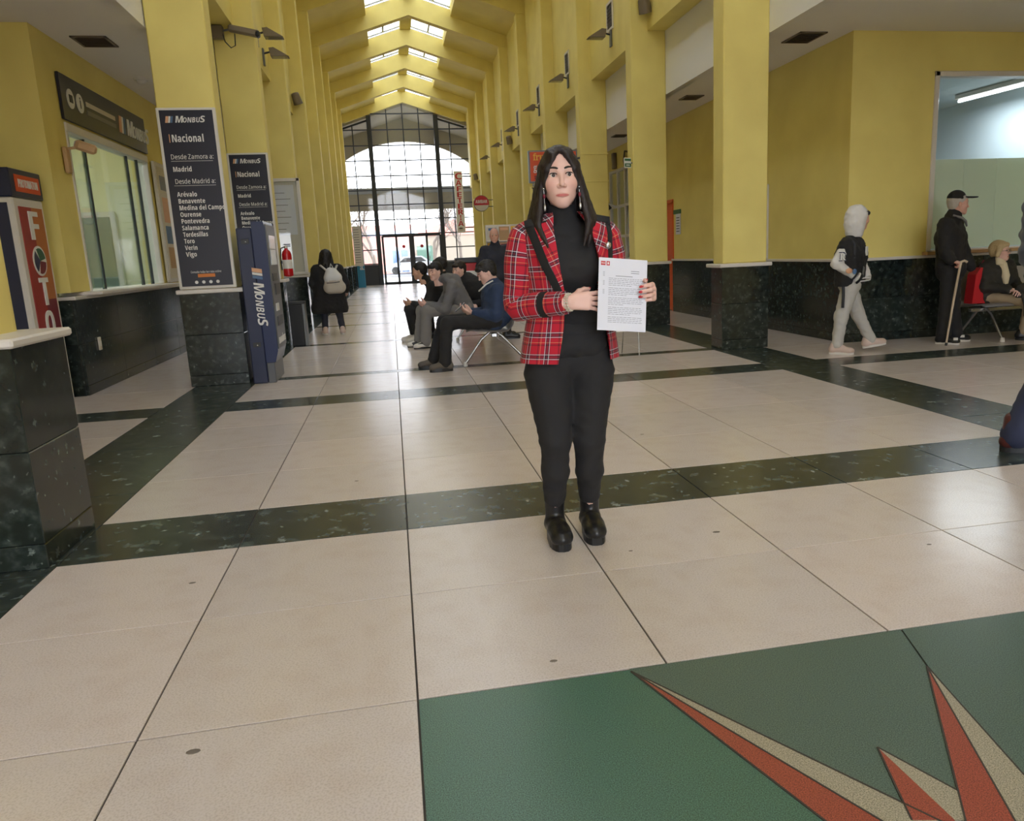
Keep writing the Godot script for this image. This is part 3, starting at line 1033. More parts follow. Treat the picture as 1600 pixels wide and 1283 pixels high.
	part("housing", MB.new().box(Vector3(0.25, 0.01, 0.14), Vector3(0.4, 0.09, 0.1), 0.02, Basis(Vector3.BACK, -0.2)), M.bronze_fitting, cc)
	part("lens", MB.new().box(Vector3(0.44, -0.035, 0.155), Vector3(0.06, 0.085, 0.11), 0.02, Basis(Vector3.BACK, -0.2)), M.black_plastic, cc)
	part("cable", MB.new().tube([Vector3(-0.05, 0.05, 0.08), Vector3(-0.01, -0.12, 0.1), Vector3(0.06, -0.2, 0.11), Vector3(0.12, -0.17, 0.11), Vector3(0.13, -0.02, 0.12)], 0.008, 6), M.black_plastic, cc)
	floodlight("floodlight high on the left wall behind the security camera", Vector3(-1.9, 4.98, -14.5), 1.0)
	floodlight("second floodlight high on the left wall, beyond the security camera", Vector3(-1.9, 4.82, -15.1), 1.0)
	speaker("grey bell speaker high on the fourth left pillar", Vector3(-1.78, 4.87, Z0 - P * 3 + 0.04), 0.0)

	# ticket office: fascia, sliding panes, counter, the room behind
	var f := thing("fascia_sign", "dark fascia sign with the carrier's name above the ticket window", "sign", Vector3(-3.195, 2.81, -9.2))
	part("panel", MB.new().bb(0, 0, -2.84, 0.03, 0.46, 0, 0.004), M.navy_print, f)
	var rot := Basis(Vector3.UP, PI / 2)
	var ic := Basis(Vector3.BACK, -PI / 2)
	for j in 2:
		var ring := part("round_icon", MB.new().lathe([Vector2(0.1, 0.0), Vector2(0.1, 0.006)], 18, Vector3(0.032, 0.235, -0.23 - 0.26 * j), ic), M.white_print, f)
		if j == 0:
			part("bus_symbol", MB.new().box(Vector3(0.04, 0.235, -0.23), Vector3(0.006, 0.08, 0.09), 0.002), M.navy_print, ring)
		else:
			text("i", 0.15, M.navy_print, ring, Transform3D(rot, Vector3(0.038, 0.235, -0.49)))
	for j in 2:
		part("line_of_print", MB.new().bb(0.03, 0.24 - 0.09 * j, -1.62, 0.034, 0.29 - 0.09 * j, -0.68), M.cream_paper if j == 0 else M.grey_metal, f)
	logo(f, Vector3(0.034, 0.13, -1.72), rot, 0.2)
	var tw := shell("window_ticket_office")
	var x := -3.2
	var rail := MB.new()
	rail.bb(x - 0.12, 2.7, -12.04, x + 0.02, 2.79, -9.25, 0.006)
	rail.bb(x - 0.12, 1.06, -9.29, x + 0.015, 2.7, -9.25, 0.004)
	rail.bb(x - 0.12, 1.06, -12.04, x + 0.015, 2.7, -12.0, 0.004)
	part("window_frame", rail, M.white_paint, tw)
	for z in [-9.85, -11.3, -11.72]:
		part("mullion", MB.new().bb(x - 0.07, 1.06, z - 0.012, x - 0.03, 2.7, z + 0.012), M.dark_metal, tw)
	for q in [[-9.29, -9.85], [-9.85, -11.3], [-11.3, -11.72], [-11.72, -12.0]]:
		part("pane", MB.new().bb(x - 0.056, 1.07, q[1] + 0.012, x - 0.044, 2.7, q[0] - 0.012), M.green_glass, tw)
	part("counter", MB.new().bb(x - 0.5, 1.02, -12.1, x + 0.2, 1.055, -9.0, 0.008), M.ledge_stone, tw)
	var room := shell("wall_ticket_office")
	struct("wall_face", MB.new().bb(-6.6, 0, -13.4, -6.4, CEIL, -8.93), M.room_cream, room)
	struct("wall_face", MB.new().bb(-6.4, 0, -13.6, -3.4, CEIL, -13.4), M.room_cream, room)
	struct("wall_lining", MB.new().bb(-6.4, 0, -8.96, -3.4, CEIL, -8.93), M.room_cream, room)
	struct("ceiling_lining", MB.new().bb(-6.4, CEIL - 0.03, -13.4, -3.4, CEIL, -8.96), M.white_plaster, room)
	var dr := thing("office_door", "pale framed door at the back of the ticket office", "door", Vector3(-4.6, 0, -13.38))
	part("frame", MB.new().bb(-0.5, 0, 0, 0.5, 2.15, 0.05, 0.006), M.white_paint, dr)
	part("leaf", MB.new().bb(-0.42, 0.02, 0.03, 0.42, 2.07, 0.07, 0.006), M.grey_metal, dr)
	tube_light("fluorescent tube on the ticket office ceiling", Vector3(-4.9, CEIL - 0.13, -11.2), PI / 2, 1.4)
	var dk := thing("desk", "pale desk behind the ticket window", "desk", Vector3(-4.2, 0, -10.8))
	part("desk_top", MB.new().bb(-0.6, 0.72, -0.9, 0.3, 0.76, 0.9, 0.004), M.white_paint, dk)
	for z in [-0.85, 0.85]:
		part("leg", MB.new().bb(-0.55, 0, z - 0.03, 0.25, 0.72, z + 0.03, 0.004), M.grey_metal, dk)
	var mo := thing("monitor", "dark computer monitor on the ticket office desk", "monitor", Vector3(-4.15, 0.76, -11.0), 0.3)
	part("stand", MB.new().lathe([Vector2(0.1, 0), Vector2(0.1, 0.012), Vector2(0.02, 0.03), Vector2(0.02, 0.16)], 12), M.dark_plastic, mo)
	part("screen", MB.new().bb(-0.02, 0.13, -0.26, 0.02, 0.46, 0.26, 0.006), M.dark_plastic, mo)
	var oc := thing("office_chair", "grey office chair behind the ticket window", "chair", Vector3(-5.0, 0, -10.6), 0.4)
	part("seat", MB.new().box(Vector3(0, 0.47, 0), Vector3(0.46, 0.08, 0.46), 0.03), M.grey_metal, oc)
	part("backrest", MB.new().box(Vector3(-0.2, 0.82, 0), Vector3(0.07, 0.55, 0.44), 0.03), M.grey_metal, oc)
	part("column", MB.new().tube([Vector3(0, 0.04, 0), Vector3(0, 0.44, 0)], 0.03, 8), M.black_plastic, oc)
	for j in 5:
		var a := TAU * j / 5.0
		part("foot", MB.new().tube([Vector3(0, 0.1, 0), Vector3(cos(a) * 0.3, 0.03, sin(a) * 0.3)], 0.02, 6), M.black_plastic, oc)
	var lamp := thing("wall_spotlight", "beige spotlight on a bracket at the corner of the ticket window", "spotlight", Vector3(-3.19, 2.5, -9.1))
	part("mount", MB.new().bb(0, -0.24, -0.05, 0.04, 0.02, 0.05, 0.01), M.beige_plastic, lamp)
	part("arm", MB.new().tube([Vector3(0.02, 0, 0), Vector3(0.1, 0.02, -0.06)], 0.014, 6), M.beige_plastic, lamp)
	part("head", MB.new().box(Vector3(0.17, 0.03, -0.12), Vector3(0.2, 0.1, 0.14), 0.025, Basis(Vector3.BACK, -0.35) * Basis(Vector3.UP, 0.5)), M.beige_plastic, lamp)
	var po := thing("poster", "tall white-framed poster on the left wall behind the first pillar", "poster", Vector3(-3.18, 1.06, -12.16))
	part("frame", MB.new().bb(0, 0, -1.1, 0.04, 1.68, 0, 0.006), M.white_paint, po)
	part("print", MB.new().bb(0.04, 0.06, -1.04, 0.044, 1.62, -0.06), M.cream_paper, po)
	for q in [[0.2, 0.5, M.wood], [0.55, 0.8, M.blue_print], [0.85, 1.2, M.peach_print], [1.3, 1.5, M.grey_metal]]:
		part("picture_block", MB.new().bb(0.044, q[0], -0.95, 0.046, q[1], -0.15), q[2], po)
	var sw := thing("wall_socket", "small cream socket on the marble below the ticket window", "socket", Vector3(-3.176, 0.495, -9.19))
	part("plate", MB.new().box(Vector3(0.008, 0, 0), Vector3(0.016, 0.14, 0.07), 0.004), M.cream_paper, sw)
	part("socket_face", MB.new().box(Vector3(0.018, 0, 0), Vector3(0.006, 0.06, 0.045), 0.002), M.white_paint, sw)

	# photo booth
	var ph := thing("photo_booth", "photo booth with the word FOTOS down its side, behind the nearest left pillar", "photo booth", Vector3(-3.27, 0, -8.28))
	part("body", MB.new().bb(-1.3, 0, -0.3, 0.0, 1.95, 0.32, 0.012), M.white_paint, ph)
	var hd := part("header", MB.new().bb(-1.32, 1.95, -0.31, 0.012, 2.2, 0.34, 0.008), M.kiosk_navy, ph)
	part("header_panel", MB.new().bb(0.012, 2.0, -0.25, 0.018, 2.15, 0.25), M.orange_panel, hd)
	text("PHOTOMATON", 0.1, M.white_print, hd, Transform3D(rot, Vector3(0.02, 2.075, 0)), true, "Droid Sans", 0.4)
	part("curtain", MB.new().bb(-1.2, 0.7, 0.32, -0.05, 1.9, 0.33), M.kiosk_navy, ph)
	part("red_panel", MB.new().bb(0.0, 0.3, 0.0, 0.008, 1.87, 0.24), mat("booth_red", rgb(160, 52, 48), 0.5), ph)
	part("orange_strip", MB.new().bb(0.0, 1.02, -0.24, 0.008, 1.87, 0.0), mat("booth_orange", rgb(186, 110, 58), 0.5), ph)
	part("maroon_strip", MB.new().bb(0.0, 0.3, -0.24, 0.008, 1.02, 0.0), M.maroon_print, ph)
	for q in [["F", 1.7], ["T", 1.09], ["O", 0.78], ["S", 0.48]]:
		text(q[0], 0.36, M.white_print, ph, Transform3D(rot, Vector3(0.011, q[1], 0.0)), true, "Droid Sans", 0.19)
	var wheel := part("photo_wheel", MB.new().lathe([Vector2(0.14, 0), Vector2(0.14, 0.006)], 24, Vector3(0.008, 1.38, 0.0), ic), M.white_print, ph)
	var wc := [M.green_print, M.kiosk_blue, M.maroon_print]
	for j in 3:
		var o2 := PackedVector2Array([Vector2.ZERO])
		for q in 7:
			var a := TAU * j / 3.0 + q * 0.3 + 0.2
			o2.append(Vector2(cos(a), sin(a)) * 0.12)
		part("wheel_sector", MB.new().prism(o2, 0.003, Transform3D(rot, Vector3(0.014, 1.38, 0.0))), wc[j], wheel)

	# ceiling of the aisle: grille and smoke detector
	ceiling_vent("dark square vent in the left aisle ceiling", Vector3(-2.83, CEIL, -9.38), 0.34, 0.4)
	var sd := thing("smoke_detector", "round smoke detector on the left aisle ceiling", "smoke detector", Vector3(-2.875, CEIL, -11.1))
	part("base", MB.new().lathe([Vector2(0.08, -0.03), Vector2(0.09, 0)], 16), M.white_paint, sd)
	part("cap", MB.new().lathe([Vector2(0.02, -0.07), Vector2(0.05, -0.06), Vector2(0.06, -0.03)], 16), M.white_paint, sd)

	# far end on the left: blue totem and white timetable board
	var t := thing("blue_totem", "tall blue totem with a vertical word near the end doors", "totem", Vector3(-1.4, 0, -37.5))
	part("body", MB.new().bb(-0.17, 0, -0.08, 0.17, 1.72, 0.08, 0.01), M.totem_blue, t)
	var up := Basis(Vector3.BACK, PI / 2)
	text("paso", 0.24, M.white_print, t, Transform3D(up, Vector3(0.02, 1.02, 0.082)), true, "Droid Sans", 0.42)
	text("0", 0.2, M.navy_print, t, Transform3D(up, Vector3(0.0, 1.42, 0.082)))
	var tb := thing("timetable_board", "white timetable board on the last left pillar", "board", Vector3(-1.42, 1.0, -36.56))
	part("panel", MB.new().bb(-0.18, 0, 0, 0.2, 1.75, 0.03, 0.005), M.white_paint, tb)
	for j in 14:
		part("printed_line", MB.new().bb(-0.13, 0.15 + 0.11 * j, 0.03, 0.1, 0.17 + 0.11 * j, 0.032), M.ink, tb)


func floodlight(label: String, at: Vector3, side: float) -> void:
	# side +1 points to +x, away from the left wall
	var o := thing("floodlight", label, "floodlight", at, 0.0, "floodlights on the upper walls")
	part("plate", MB.new().bb(0, -0.18, -0.05, side * 0.03, 0.1, 0.05, 0.006), M.grey_metal, o)
	part("arm", MB.new().tube([Vector3(side * 0.02, 0.02, 0), Vector3(side * 0.14, 0.05, 0)], 0.016, 6), M.dark_metal, o)
	var w := PackedVector2Array([Vector2(side * 0.12, 0.09), Vector2(side * 0.2, 0.1), Vector2(side * 0.44, -0.04), Vector2(side * 0.14, -0.04)])
	part("head", MB.new().prism(w, 0.22, Transform3D(Basis(), Vector3(0, 0, -0.11))), M.bronze_fitting, o)
	part("lens", MB.new().bb(side * 0.16, -0.05, -0.1, side * 0.42, -0.04, 0.1), M.window_glass, o)


func speaker(label: String, at: Vector3, turn: float) -> void:
	var o := thing("speaker", label, "speaker", at, turn, "speakers on the pillars")
	part("bracket", MB.new().box(Vector3(0, 0.0, -0.03), Vector3(0.03, 0.12, 0.06), 0.004), M.dark_metal, o)
	part("housing", MB.new().lathe([Vector2(0.03, 0.13), Vector2(0.075, 0.12), Vector2(0.085, 0.09), Vector2(0.1, -0.1), Vector2(0.105, -0.12)], 18, Vector3(0, -0.02, 0.12), Basis(Vector3.BACK, 0.25) * Basis(Vector3.RIGHT, 0.3)), M.bronze_fitting, o)
	part("grille", MB.new().lathe([Vector2(0.098, -0.122), Vector2(0.095, -0.118)], 18, Vector3(0, -0.02, 0.12), Basis(Vector3.BACK, 0.25) * Basis(Vector3.RIGHT, 0.3)), M.black_plastic, o)


func ceiling_vent(label: String, at: Vector3, w: float, d: float) -> void:
	var o := thing("ceiling_vent", label, "vent", at, 0.0, "ceiling vents in the aisles")
	var fr := MB.new()
	fr.bb(-w / 2, -0.015, -d / 2, -w / 2 + 0.025, 0, d / 2)
	fr.bb(w / 2 - 0.025, -0.015, -d / 2, w / 2, 0, d / 2)
	fr.bb(-w / 2, -0.015, -d / 2, w / 2, 0, -d / 2 + 0.025)
	fr.bb(-w / 2, -0.015, d / 2 - 0.025, w / 2, 0, d / 2)
	part("frame", fr, M.bronze_fitting, o)
	part("duct", MB.new().bb(-w / 2 + 0.02, -0.004, -d / 2 + 0.02, w / 2 - 0.02, 0, d / 2 - 0.02), M.black_plastic, o)
	for k in 8:
		part("slat", MB.new().box(Vector3(0, -0.012, -d / 2 + 0.04 + (d - 0.08) * k / 7.0), Vector3(w - 0.05, 0.003, 0.025), 0.0, Basis(Vector3.RIGHT, 0.5)), M.bronze_fitting, o)


func tube_light(label: String, at: Vector3, turn: float, length: float) -> void:
	var o := thing("tube_light", label, "light", at, turn, "fluorescent tubes")
	part("batten", MB.new().bb(-length / 2, 0.03, -0.05, length / 2, 0.09, 0.05, 0.006), M.white_paint, o)
	part("tube", MB.new().tube([Vector3(-length / 2 + 0.03, 0, 0), Vector3(length / 2 - 0.03, 0, 0)], 0.02, 8), M.tube_glow, o)
	var l := AreaLight3D.new()
	l.name = "tube_lamp"
	l.area_size = Vector2(length - 0.1, 0.06)
	l.light_color = Color(0.93, 0.97, 1.0)
	l.light_energy = 3.0
	l.area_range = 12.0
	l.shadow_enabled = true
	l.position = Vector3(0, -0.03, 0)
	l.rotation.x = -PI / 2
	o.add_child(l)


# ------------------------------------------------------------------ right side
func build_right() -> void:
	var order := ["nearest", "second", "third", "fourth", "fifth", "sixth"]
	for k in 6:
		var z := -14.45 - P * k
		floodlight("%s floodlight from the front, high on the right wall" % order[k], Vector3(4.15, 4.96, z + 0.15), -1.0)
		if k < 5:
			var v := thing("wall_vent", "%s dark upright vent from the front, high on the right wall" % order[k], "vent", Vector3(4.15, 5.3, z + 0.1), 0.0, "vents on the right upper wall")
			var fr := MB.new()
			fr.bb(-0.02, -0.24, -0.2, 0, -0.2, 0.2)
			fr.bb(-0.02, 0.2, -0.2, 0, 0.24, 0.2)
			fr.bb(-0.02, -0.2, -0.2, 0, 0.2, -0.16)
			fr.bb(-0.02, -0.2, 0.16, 0, 0.2, 0.2)
			part("frame", fr, M.white_paint, v)
			part("duct", MB.new().bb(-0.006, -0.2, -0.16, 0, 0.2, 0.16), M.black_plastic, v)
			for j in 7:
				part("slat", MB.new().box(Vector3(-0.012, -0.17 + 0.057 * j, 0), Vector3(0.02, 0.004, 0.32), 0.0, Basis(Vector3.BACK, 0.6)), M.bronze_fitting, v)
	speaker("large grey bell speaker high on the second right pillar", Vector3(4.05, 4.87, -12.26), 0.0)
	speaker("grey speaker high on the sixth right pillar", Vector3(4.05, 4.87, Z0 - P * 5 + 0.04), 0.0)
	speaker("small grey speaker high on the last right pillar", Vector3(4.05, 4.75, Z0 - P * 8 + 0.04), 0.0)
	ceiling_vent("large grey square vent in the right aisle ceiling near the window", Vector3(4.96, CEIL, -9.02), 0.34, 0.46)
	ceiling_vent("grey square vent in the right aisle ceiling behind the first pillar", Vector3(4.95, CEIL, -12.55), 0.3, 0.36)
	ceiling_vent("small vent in the right aisle ceiling above the shop window", Vector3(4.95, CEIL, -16.6), 0.3, 0.36)

	# waiting-room window in the cross wall, its lower half filmed
	var zc := -8.73
	var w := shell("window_waiting_room")
	var fr := MB.new()
	fr.bb(6.5, 1.02, zc - 0.14, 6.56, 3.16, zc + 0.02, 0.006)
	fr.bb(8.89, 1.02, zc - 0.14, 8.95, 3.16, zc + 0.02, 0.006)
	fr.bb(6.5, 3.1, zc - 0.14, 8.95, 3.16, zc + 0.02, 0.006)
	fr.bb(6.5, 1.02, zc - 0.14, 8.95, 1.08, zc + 0.02, 0.006)
	part("window_frame", fr, M.ledge_stone, w)
	part("pane", MB.new().bb(6.56, 1.08, zc - 0.06, 8.89, 3.1, zc - 0.05), M.window_glass, w)
	part("sill", MB.new().bb(6.45, 1.02, zc - 0.02, 8.98, 1.06, zc + 0.1, 0.006), M.wood, w)
	for k in 5:
		part("frosted_strip", MB.new().bb(6.565 + 0.465 * k, 1.09, zc - 0.085, 7.025 + 0.465 * k, 2.16, zc - 0.075), M.frosted_film, w)
	var rm := shell("wall_waiting_room")
	struct("wall_face", MB.new().bb(5.62, 0, -14.2, 9.2, CEIL, -14.0), M.room_blue, rm)
	struct("wall_lining", MB.new().bb(5.62, 0, -14.0, 5.66, CEIL, zc - 0.2), M.room_blue, rm)
	struct("wall_lining", MB.new().bb(9.14, 0, -14.0, 9.2, CEIL, zc - 0.2), M.room_blue, rm)
	struct("ceiling_lining", MB.new().bb(5.66, 3.29, -14.0, 9.14, 3.32, zc - 0.2), M.room_blue, rm)
	tube_light("fluorescent tube glowing inside the waiting room window", Vector3(8.52, 3.19, -10.1), PI / 2 + 0.06, 1.5)

	# orange door, notice, white pipe
	var d := thing("orange_door", "bright orange panelled door in the right aisle wall", "door", Vector3(5.45, 0, -14.72))
	part("leaf", MB.new().bb(0.0, 0.01, -0.82, 0.05, 2.1, 0, 0.006), M.orange_door, d)
	for q in [[0.15, 0.95], [1.1, 1.95]]:
		part("door_panel", MB.new().bb(-0.012, q[0], -0.68, 0.0, q[1], -0.14, 0.01), M.orange_door, d)
	part("frame", MB.new().bb(-0.05, 0.0, -0.04, 0.02, 2.12, 0.03, 0.004).bb(-0.05, 0.0, -0.86, 0.02, 2.12, -0.79, 0.004).bb(-0.05, 2.08, -0.86, 0.02, 2.15, 0.03, 0.004), M.orange_door, d)
	part("door_handle", MB.new().tube([Vector3(-0.05, 1.0, -0.72), Vector3(-0.06, 1.0, -0.6)], 0.012, 6), M.chrome, d)
	var n := thing("notice", "narrow notice with a green heading on the wall beside the orange door", "notice", Vector3(5.4, 1.48, -14.33))
	part("sheet", MB.new().bb(0.0, 0.0, -0.2, 0.012, 0.38, 0.04, 0.002), M.paper, n)
	part("heading", MB.new().bb(-0.01, 0.38, -0.3, 0.012, 0.46, 0.06, 0.002), M.green_print, n)
	for j in 6:
		part("printed_line", MB.new().bb(-0.002, 0.05 + 0.05 * j, -0.16, 0.0, 0.065 + 0.05 * j, 0.0), M.ink, n)
	var pp := thing("white_conduit", "white plastic conduit rising from the ledge behind the first right pillar", "conduit", Vector3(5.38, 1.02, -10.8))
	part("conduit_cover", MB.new().bb(-0.02, 0, -0.05, 0.04, 1.06, 0.05, 0.008), M.white_paint, pp)
	part("clip", MB.new().box(Vector3(-0.02, 0.98, 0), Vector3(0.012, 0.02, 0.11), 0.002), M.grey_metal, pp)

	# exit sign edge-on at the second pillar
	var ex := thing("exit_sign", "small green and white exit sign at the edge of the second right pillar", "sign", Vector3(3.79, 2.585, -12.33), 0.35)
	part("panel", MB.new().box(Vector3.ZERO, Vector3(0.13, 0.15, 0.02), 0.003), M.white_print, ex)
	part("green_band", MB.new().box(Vector3(0, 0.045, 0.011), Vector3(0.12, 0.035, 0.003)), M.green_print, ex)
	part("green_band", MB.new().box(Vector3(0, -0.035, 0.011), Vector3(0.12, 0.05, 0.003)), M.green_print, ex)
	part("arrow", MB.new().box(Vector3(0, -0.035, 0.014), Vector3(0.07, 0.015, 0.003)), M.white_print, ex)
	part("bracket", MB.new().box(Vector3(0.075, 0, 0), Vector3(0.04, 0.02, 0.015), 0.003), M.grey_metal, ex)

	# shop front in the aisle
	var sf := shell("window_shop")
	var x := 5.42
	var g := MB.new()
	for z in [-16.6, -17.2, -17.85, -18.45, -19.1]:
		g.bb(x - 0.02, 1.0, z - 0.03, x + 0.05, 3.1, z + 0.03, 0.004)
	for y in [1.02, 1.55, 2.25, 3.07]:
		g.bb(x - 0.02, y - 0.03, -19.1, x + 0.05, y + 0.03, -16.6, 0.004)
	part("window_frame", g, M.white_paint, sf)
	for j in 4:
		var z: float = [-16.6, -17.2, -17.85, -18.45][j]
		for q in [[1.05, 1.52], [1.58, 2.22], [2.28, 3.04]]:
			part("pane", MB.new().bb(x + 0.01, q[0], z - 0.58, x + 0.02, q[1], z - 0.03), M.window_glass, sf)
	var sr := shell("wall_shop")
	struct("wall_face", MB.new().bb(6.3, 0, -19.3, 6.4, CEIL, -16.4), M.shop_green, sr)
	struct("wall_face", MB.new().bb(5.62, 0, -19.4, 6.4, CEIL, -19.3), M.shop_green, sr)
	struct("wall_face", MB.new().bb(5.62, 0, -16.4, 6.4, CEIL, -16.3), M.shop_green, sr)
	var cols := [M.red_print, M.yellow_print, M.white_print, M.wood, M.green_print]
	for j in 8:
		var p := thing("shop_box", "small %s goods box on the %s shelf inside the aisle shop window" % [["red", "yellow", "white", "tan"][j % 4], "lower" if j < 4 else "upper"], "box", Vector3(5.85, 1.07 if j < 4 else 1.6, -18.9 + 0.28 * (j % 4)), 0.0, "goods in the aisle shop window")
		part("carton", MB.new().bb(-0.08, 0, -0.08, 0.08, 0.24, 0.08, 0.004), cols[j % 4], p)
		part("carton_label", MB.new().bb(-0.085, 0.06, -0.06, -0.08, 0.16, 0.06), cols[(j + 2) % 5], p)
	for y in [1.05, 1.58]:
		struct("shelf", MB.new().bb(5.65, y - 0.03, -19.28, 6.3, y, -16.42), M.white_paint, sr)
	var bl := thing("wall_lamp", "black bell-shaped lamp on an arm at the aisle shop window", "lamp", Vector3(5.38, 2.24, -18.5))
	part("shade", MB.new().lathe([Vector2(0.04, 0.12), Vector2(0.1, 0.1), Vector2(0.15, -0.12), Vector2(0.14, -0.12), Vector2(0.09, 0.08)], 16, Vector3(-0.3, 0.02, 0), Basis(Vector3.BACK, 0.5)), M.black_plastic, bl)
	part("arm", MB.new().tube([Vector3(0, 0, 0), Vector3(-0.22, 0.08, 0)], 0.03, 6), M.white_paint, bl)
	var cb := thing("wall_cable", "brown cable looping on the aisle wall above the shop window", "cable", Vector3(5.4, 3.2, -17.6))
	part("cable_run", MB.new().tube([Vector3(0, -0.1, 0.25), Vector3(-0.02, 0.16, 0.2), Vector3(-0.02, 0.22, -0.1), Vector3(-0.02, 0.02, -0.2), Vector3(0, -0.1, -0.2)], 0.02, 6), M.bronze_fitting, cb)
	part("cable_box", MB.new().box(Vector3(-0.03, 0.1, -0.95), Vector3(0.08, 0.36, 0.16), 0.006), M.bronze_fitting, cb)

	# signs standing out from the pillars
	var fs := thing("sweet_shop_sign", "orange sweet shop sign reading frutos golosinas behind the standing woman", "sign", Vector3(3.33, 2.93, -15.9))
	part("frame", MB.new().box(Vector3.ZERO, Vector3(1.0, 0.62, 0.1), 0.008), M.grey_metal, fs)
	part("panel", MB.new().box(Vector3(0, 0, 0.05), Vector3(0.94, 0.56, 0.01), 0.002), M.orange_panel, fs)
	text("frutos", 0.17, M.yellow_print, fs, Transform3D(Basis(), Vector3(-0.41, 0.18, 0.058)), true, "Droid Serif", 0.42, 0)
	text("golosinas", 0.17, M.white_print, fs, Transform3D(Basis(), Vector3(-0.41, -0.02, 0.058)), true, "Droid Serif", 0.62, 0)
	text("revistas", 0.12, M.maroon_print, fs, Transform3D(Basis(), Vector3(-0.4, -0.2, 0.058)), true, "Droid Serif", 0.42, 0)
	part("bracket", MB.new().tube([Vector3(0.48, 0.15, -0.02), Vector3(0.58, 0.15, 0.05)], 0.02, 6), M.grey_metal, fs)
	var ks := thing("kiosk_letter_sign", "cream sign with a black serif letter below the orange sweet shop sign", "sign", Vector3(3.3, 2.42, -15.9))
	part("panel", MB.new().box(Vector3.ZERO, Vector3(0.94, 0.26, 0.04), 0.004), M.yellow_plaster, ks)
	text("KIOSKO", 0.28, M.black_plastic, ks, Transform3D(Basis(), Vector3(-0.43, 0.0, 0.022)), true, "Droid Serif", 0.8, 0)
	part("hanger", MB.new().bb(-0.4, 0.13, -0.01, -0.37, 0.2, 0.01).bb(0.37, 0.13, -0.01, 0.4, 0.2, 0.01), M.grey_metal, ks)
	var am := thing("beer_sign", "round red and white beer sign on a bracket from a right pillar", "sign", Vector3(3.44, 3.12, -29.6))
	part("rim", MB.new().lathe([Vector2(0.285, -0.05), Vector2(0.29, -0.04), Vector2(0.29, 0.04), Vector2(0.285, 0.05)], 28, Vector3.ZERO, Basis(Vector3.RIGHT, PI / 2)), M.bronze_fitting, am)
	var up := PackedVector2Array()
	var dn := PackedVector2Array()
	for j in 17:
		var a := -0.25 + (PI + 0.5) * j / 16.0
		up.append(Vector2(cos(a), sin(a)) * 0.272)
		var b := PI + 0.25 + (PI - 0.5) * j / 16.0
		dn.append(Vector2(cos(b), sin(b)) * 0.272)
	part("red_half", MB.new().prism(up, 0.012, Transform3D(Basis(), Vector3(0, 0, 0.05))), M.red_print, am)
	part("white_half", MB.new().prism(dn, 0.012, Transform3D(Basis(), Vector3(0, 0, 0.05))), M.cream_paper, am)
	text("AMBAR", 0.16, M.white_print, am, Transform3D(Basis(), Vector3(0, 0.06, 0.064)), true, "Droid Sans", 0.44)
	for y in [0.12, -0.12]:
		part("bracket", MB.new().tube([Vector3(0.26, y, 0), Vector3(0.44, y, 0)], 0.014, 6), M.dark_metal, am)
	var cf := thing("cafeteria_sign", "tall white sign reading CAFETERIA in red letters near the end window", "sign", Vector3(3.48, 3.8, -39.0))
	part("box", MB.new().box(Vector3.ZERO, Vector3(0.4, 2.9, 0.14), 0.01), M.white_print, cf)
	for j in 9:
		text("CAFETERIA"[j], 0.42 if j == 0 else 0.33, M.red_print, cf, Transform3D(Basis(), Vector3(0, 1.2 - 0.272 * j - (0.04 if j else 0.0), 0.074)), true, "Droid Sans", [0.32, 0.27, 0.22, 0.22, 0.22, 0.22, 0.25, 0.08, 0.27][j])
	var cup := part("cup_picture", MB.new().ball(Vector3(0.0, -1.27, 0.07), Vector3(0.15, 0.1, 0.02)), M.cream_paper, cf)
	part("coffee", MB.new().ball(Vector3(-0.02, -1.24, 0.085), Vector3(0.1, 0.04, 0.012)), M.bark, cup)
	for y in [1.2, -1.2]:
		part("bracket", MB.new().tube([Vector3(0.18, y, 0), Vector3(0.7, y, 0)], 0.03, 6), M.dark_metal, cf)

	# magazine rack and red newspaper stand behind the benches
	var mr := thing("magazine_rack", "rack of colourful magazines behind the bald man", "rack", Vector3(2.45, 0, -16.2))
	part("frame", MB.new().bb(-0.5, 0, -0.2, 0.5, 1.85, -0.1, 0.006), M.white_paint, mr)
	for r in 4:
		part("shelf", MB.new().bb(-0.5, 0.55 + 0.32 * r, -0.1, 0.5, 0.57 + 0.32 * r, 0.02, 0.003), M.white_paint, mr)
	var mags := [M.maroon_print, M.peach_print, M.cream_paper, M.red_print, M.wood, M.blue_print, M.yellow_print]
	for r in 4:
		for j in 4:
			var mg := thing("magazine", "%s magazine, %s from the left on the %s shelf of the rack" % [["maroon", "peach", "cream", "red", "tan", "blue", "yellow"][(r * 3 + j * 2) % 7], ["first", "second", "third", "fourth"][j], ["lowest", "second", "third", "top"][r]], "magazine", Vector3(2.08 + 0.245 * j, 0.57 + 0.32 * r, -16.24), 0.0, "magazines on the rack")
			part("cover", MB.new().box(Vector3(0, 0.14, 0), Vector3(0.21, 0.28, 0.012), 0.002, Basis(Vector3.RIGHT, -0.12)), mags[(r * 3 + j * 2) % 7], mg)
			part("title_block", MB.new().box(Vector3(0, 0.23, 0.0), Vector3(0.16, 0.05, 0.016), 0.0, Basis(Vector3.RIGHT, -0.12)), mags[(r + j * 3 + 2) % 7], mg)
	var rs := thing("newspaper_stand", "red newspaper stand behind the seated young men", "stand", Vector3(1.42, 0, -15.2))
	part("body", MB.new().bb(-0.2, 0, -0.15, 0.2, 1.12, 0.15, 0.01), M.red_print, rs)
	part("top_rail", MB.new().bb(-0.22, 1.12, -0.17, 0.22, 1.22, 0.17, 0.01), M.black_plastic, rs)
	for r in 3:
		part("newspaper", MB.new().box(Vector3(0.02, 0.38 + 0.26 * r, 0.16), Vector3(0.3, 0.14, 0.02), 0.003, Basis(Vector3.RIGHT, -0.15)), M.white_print, rs)

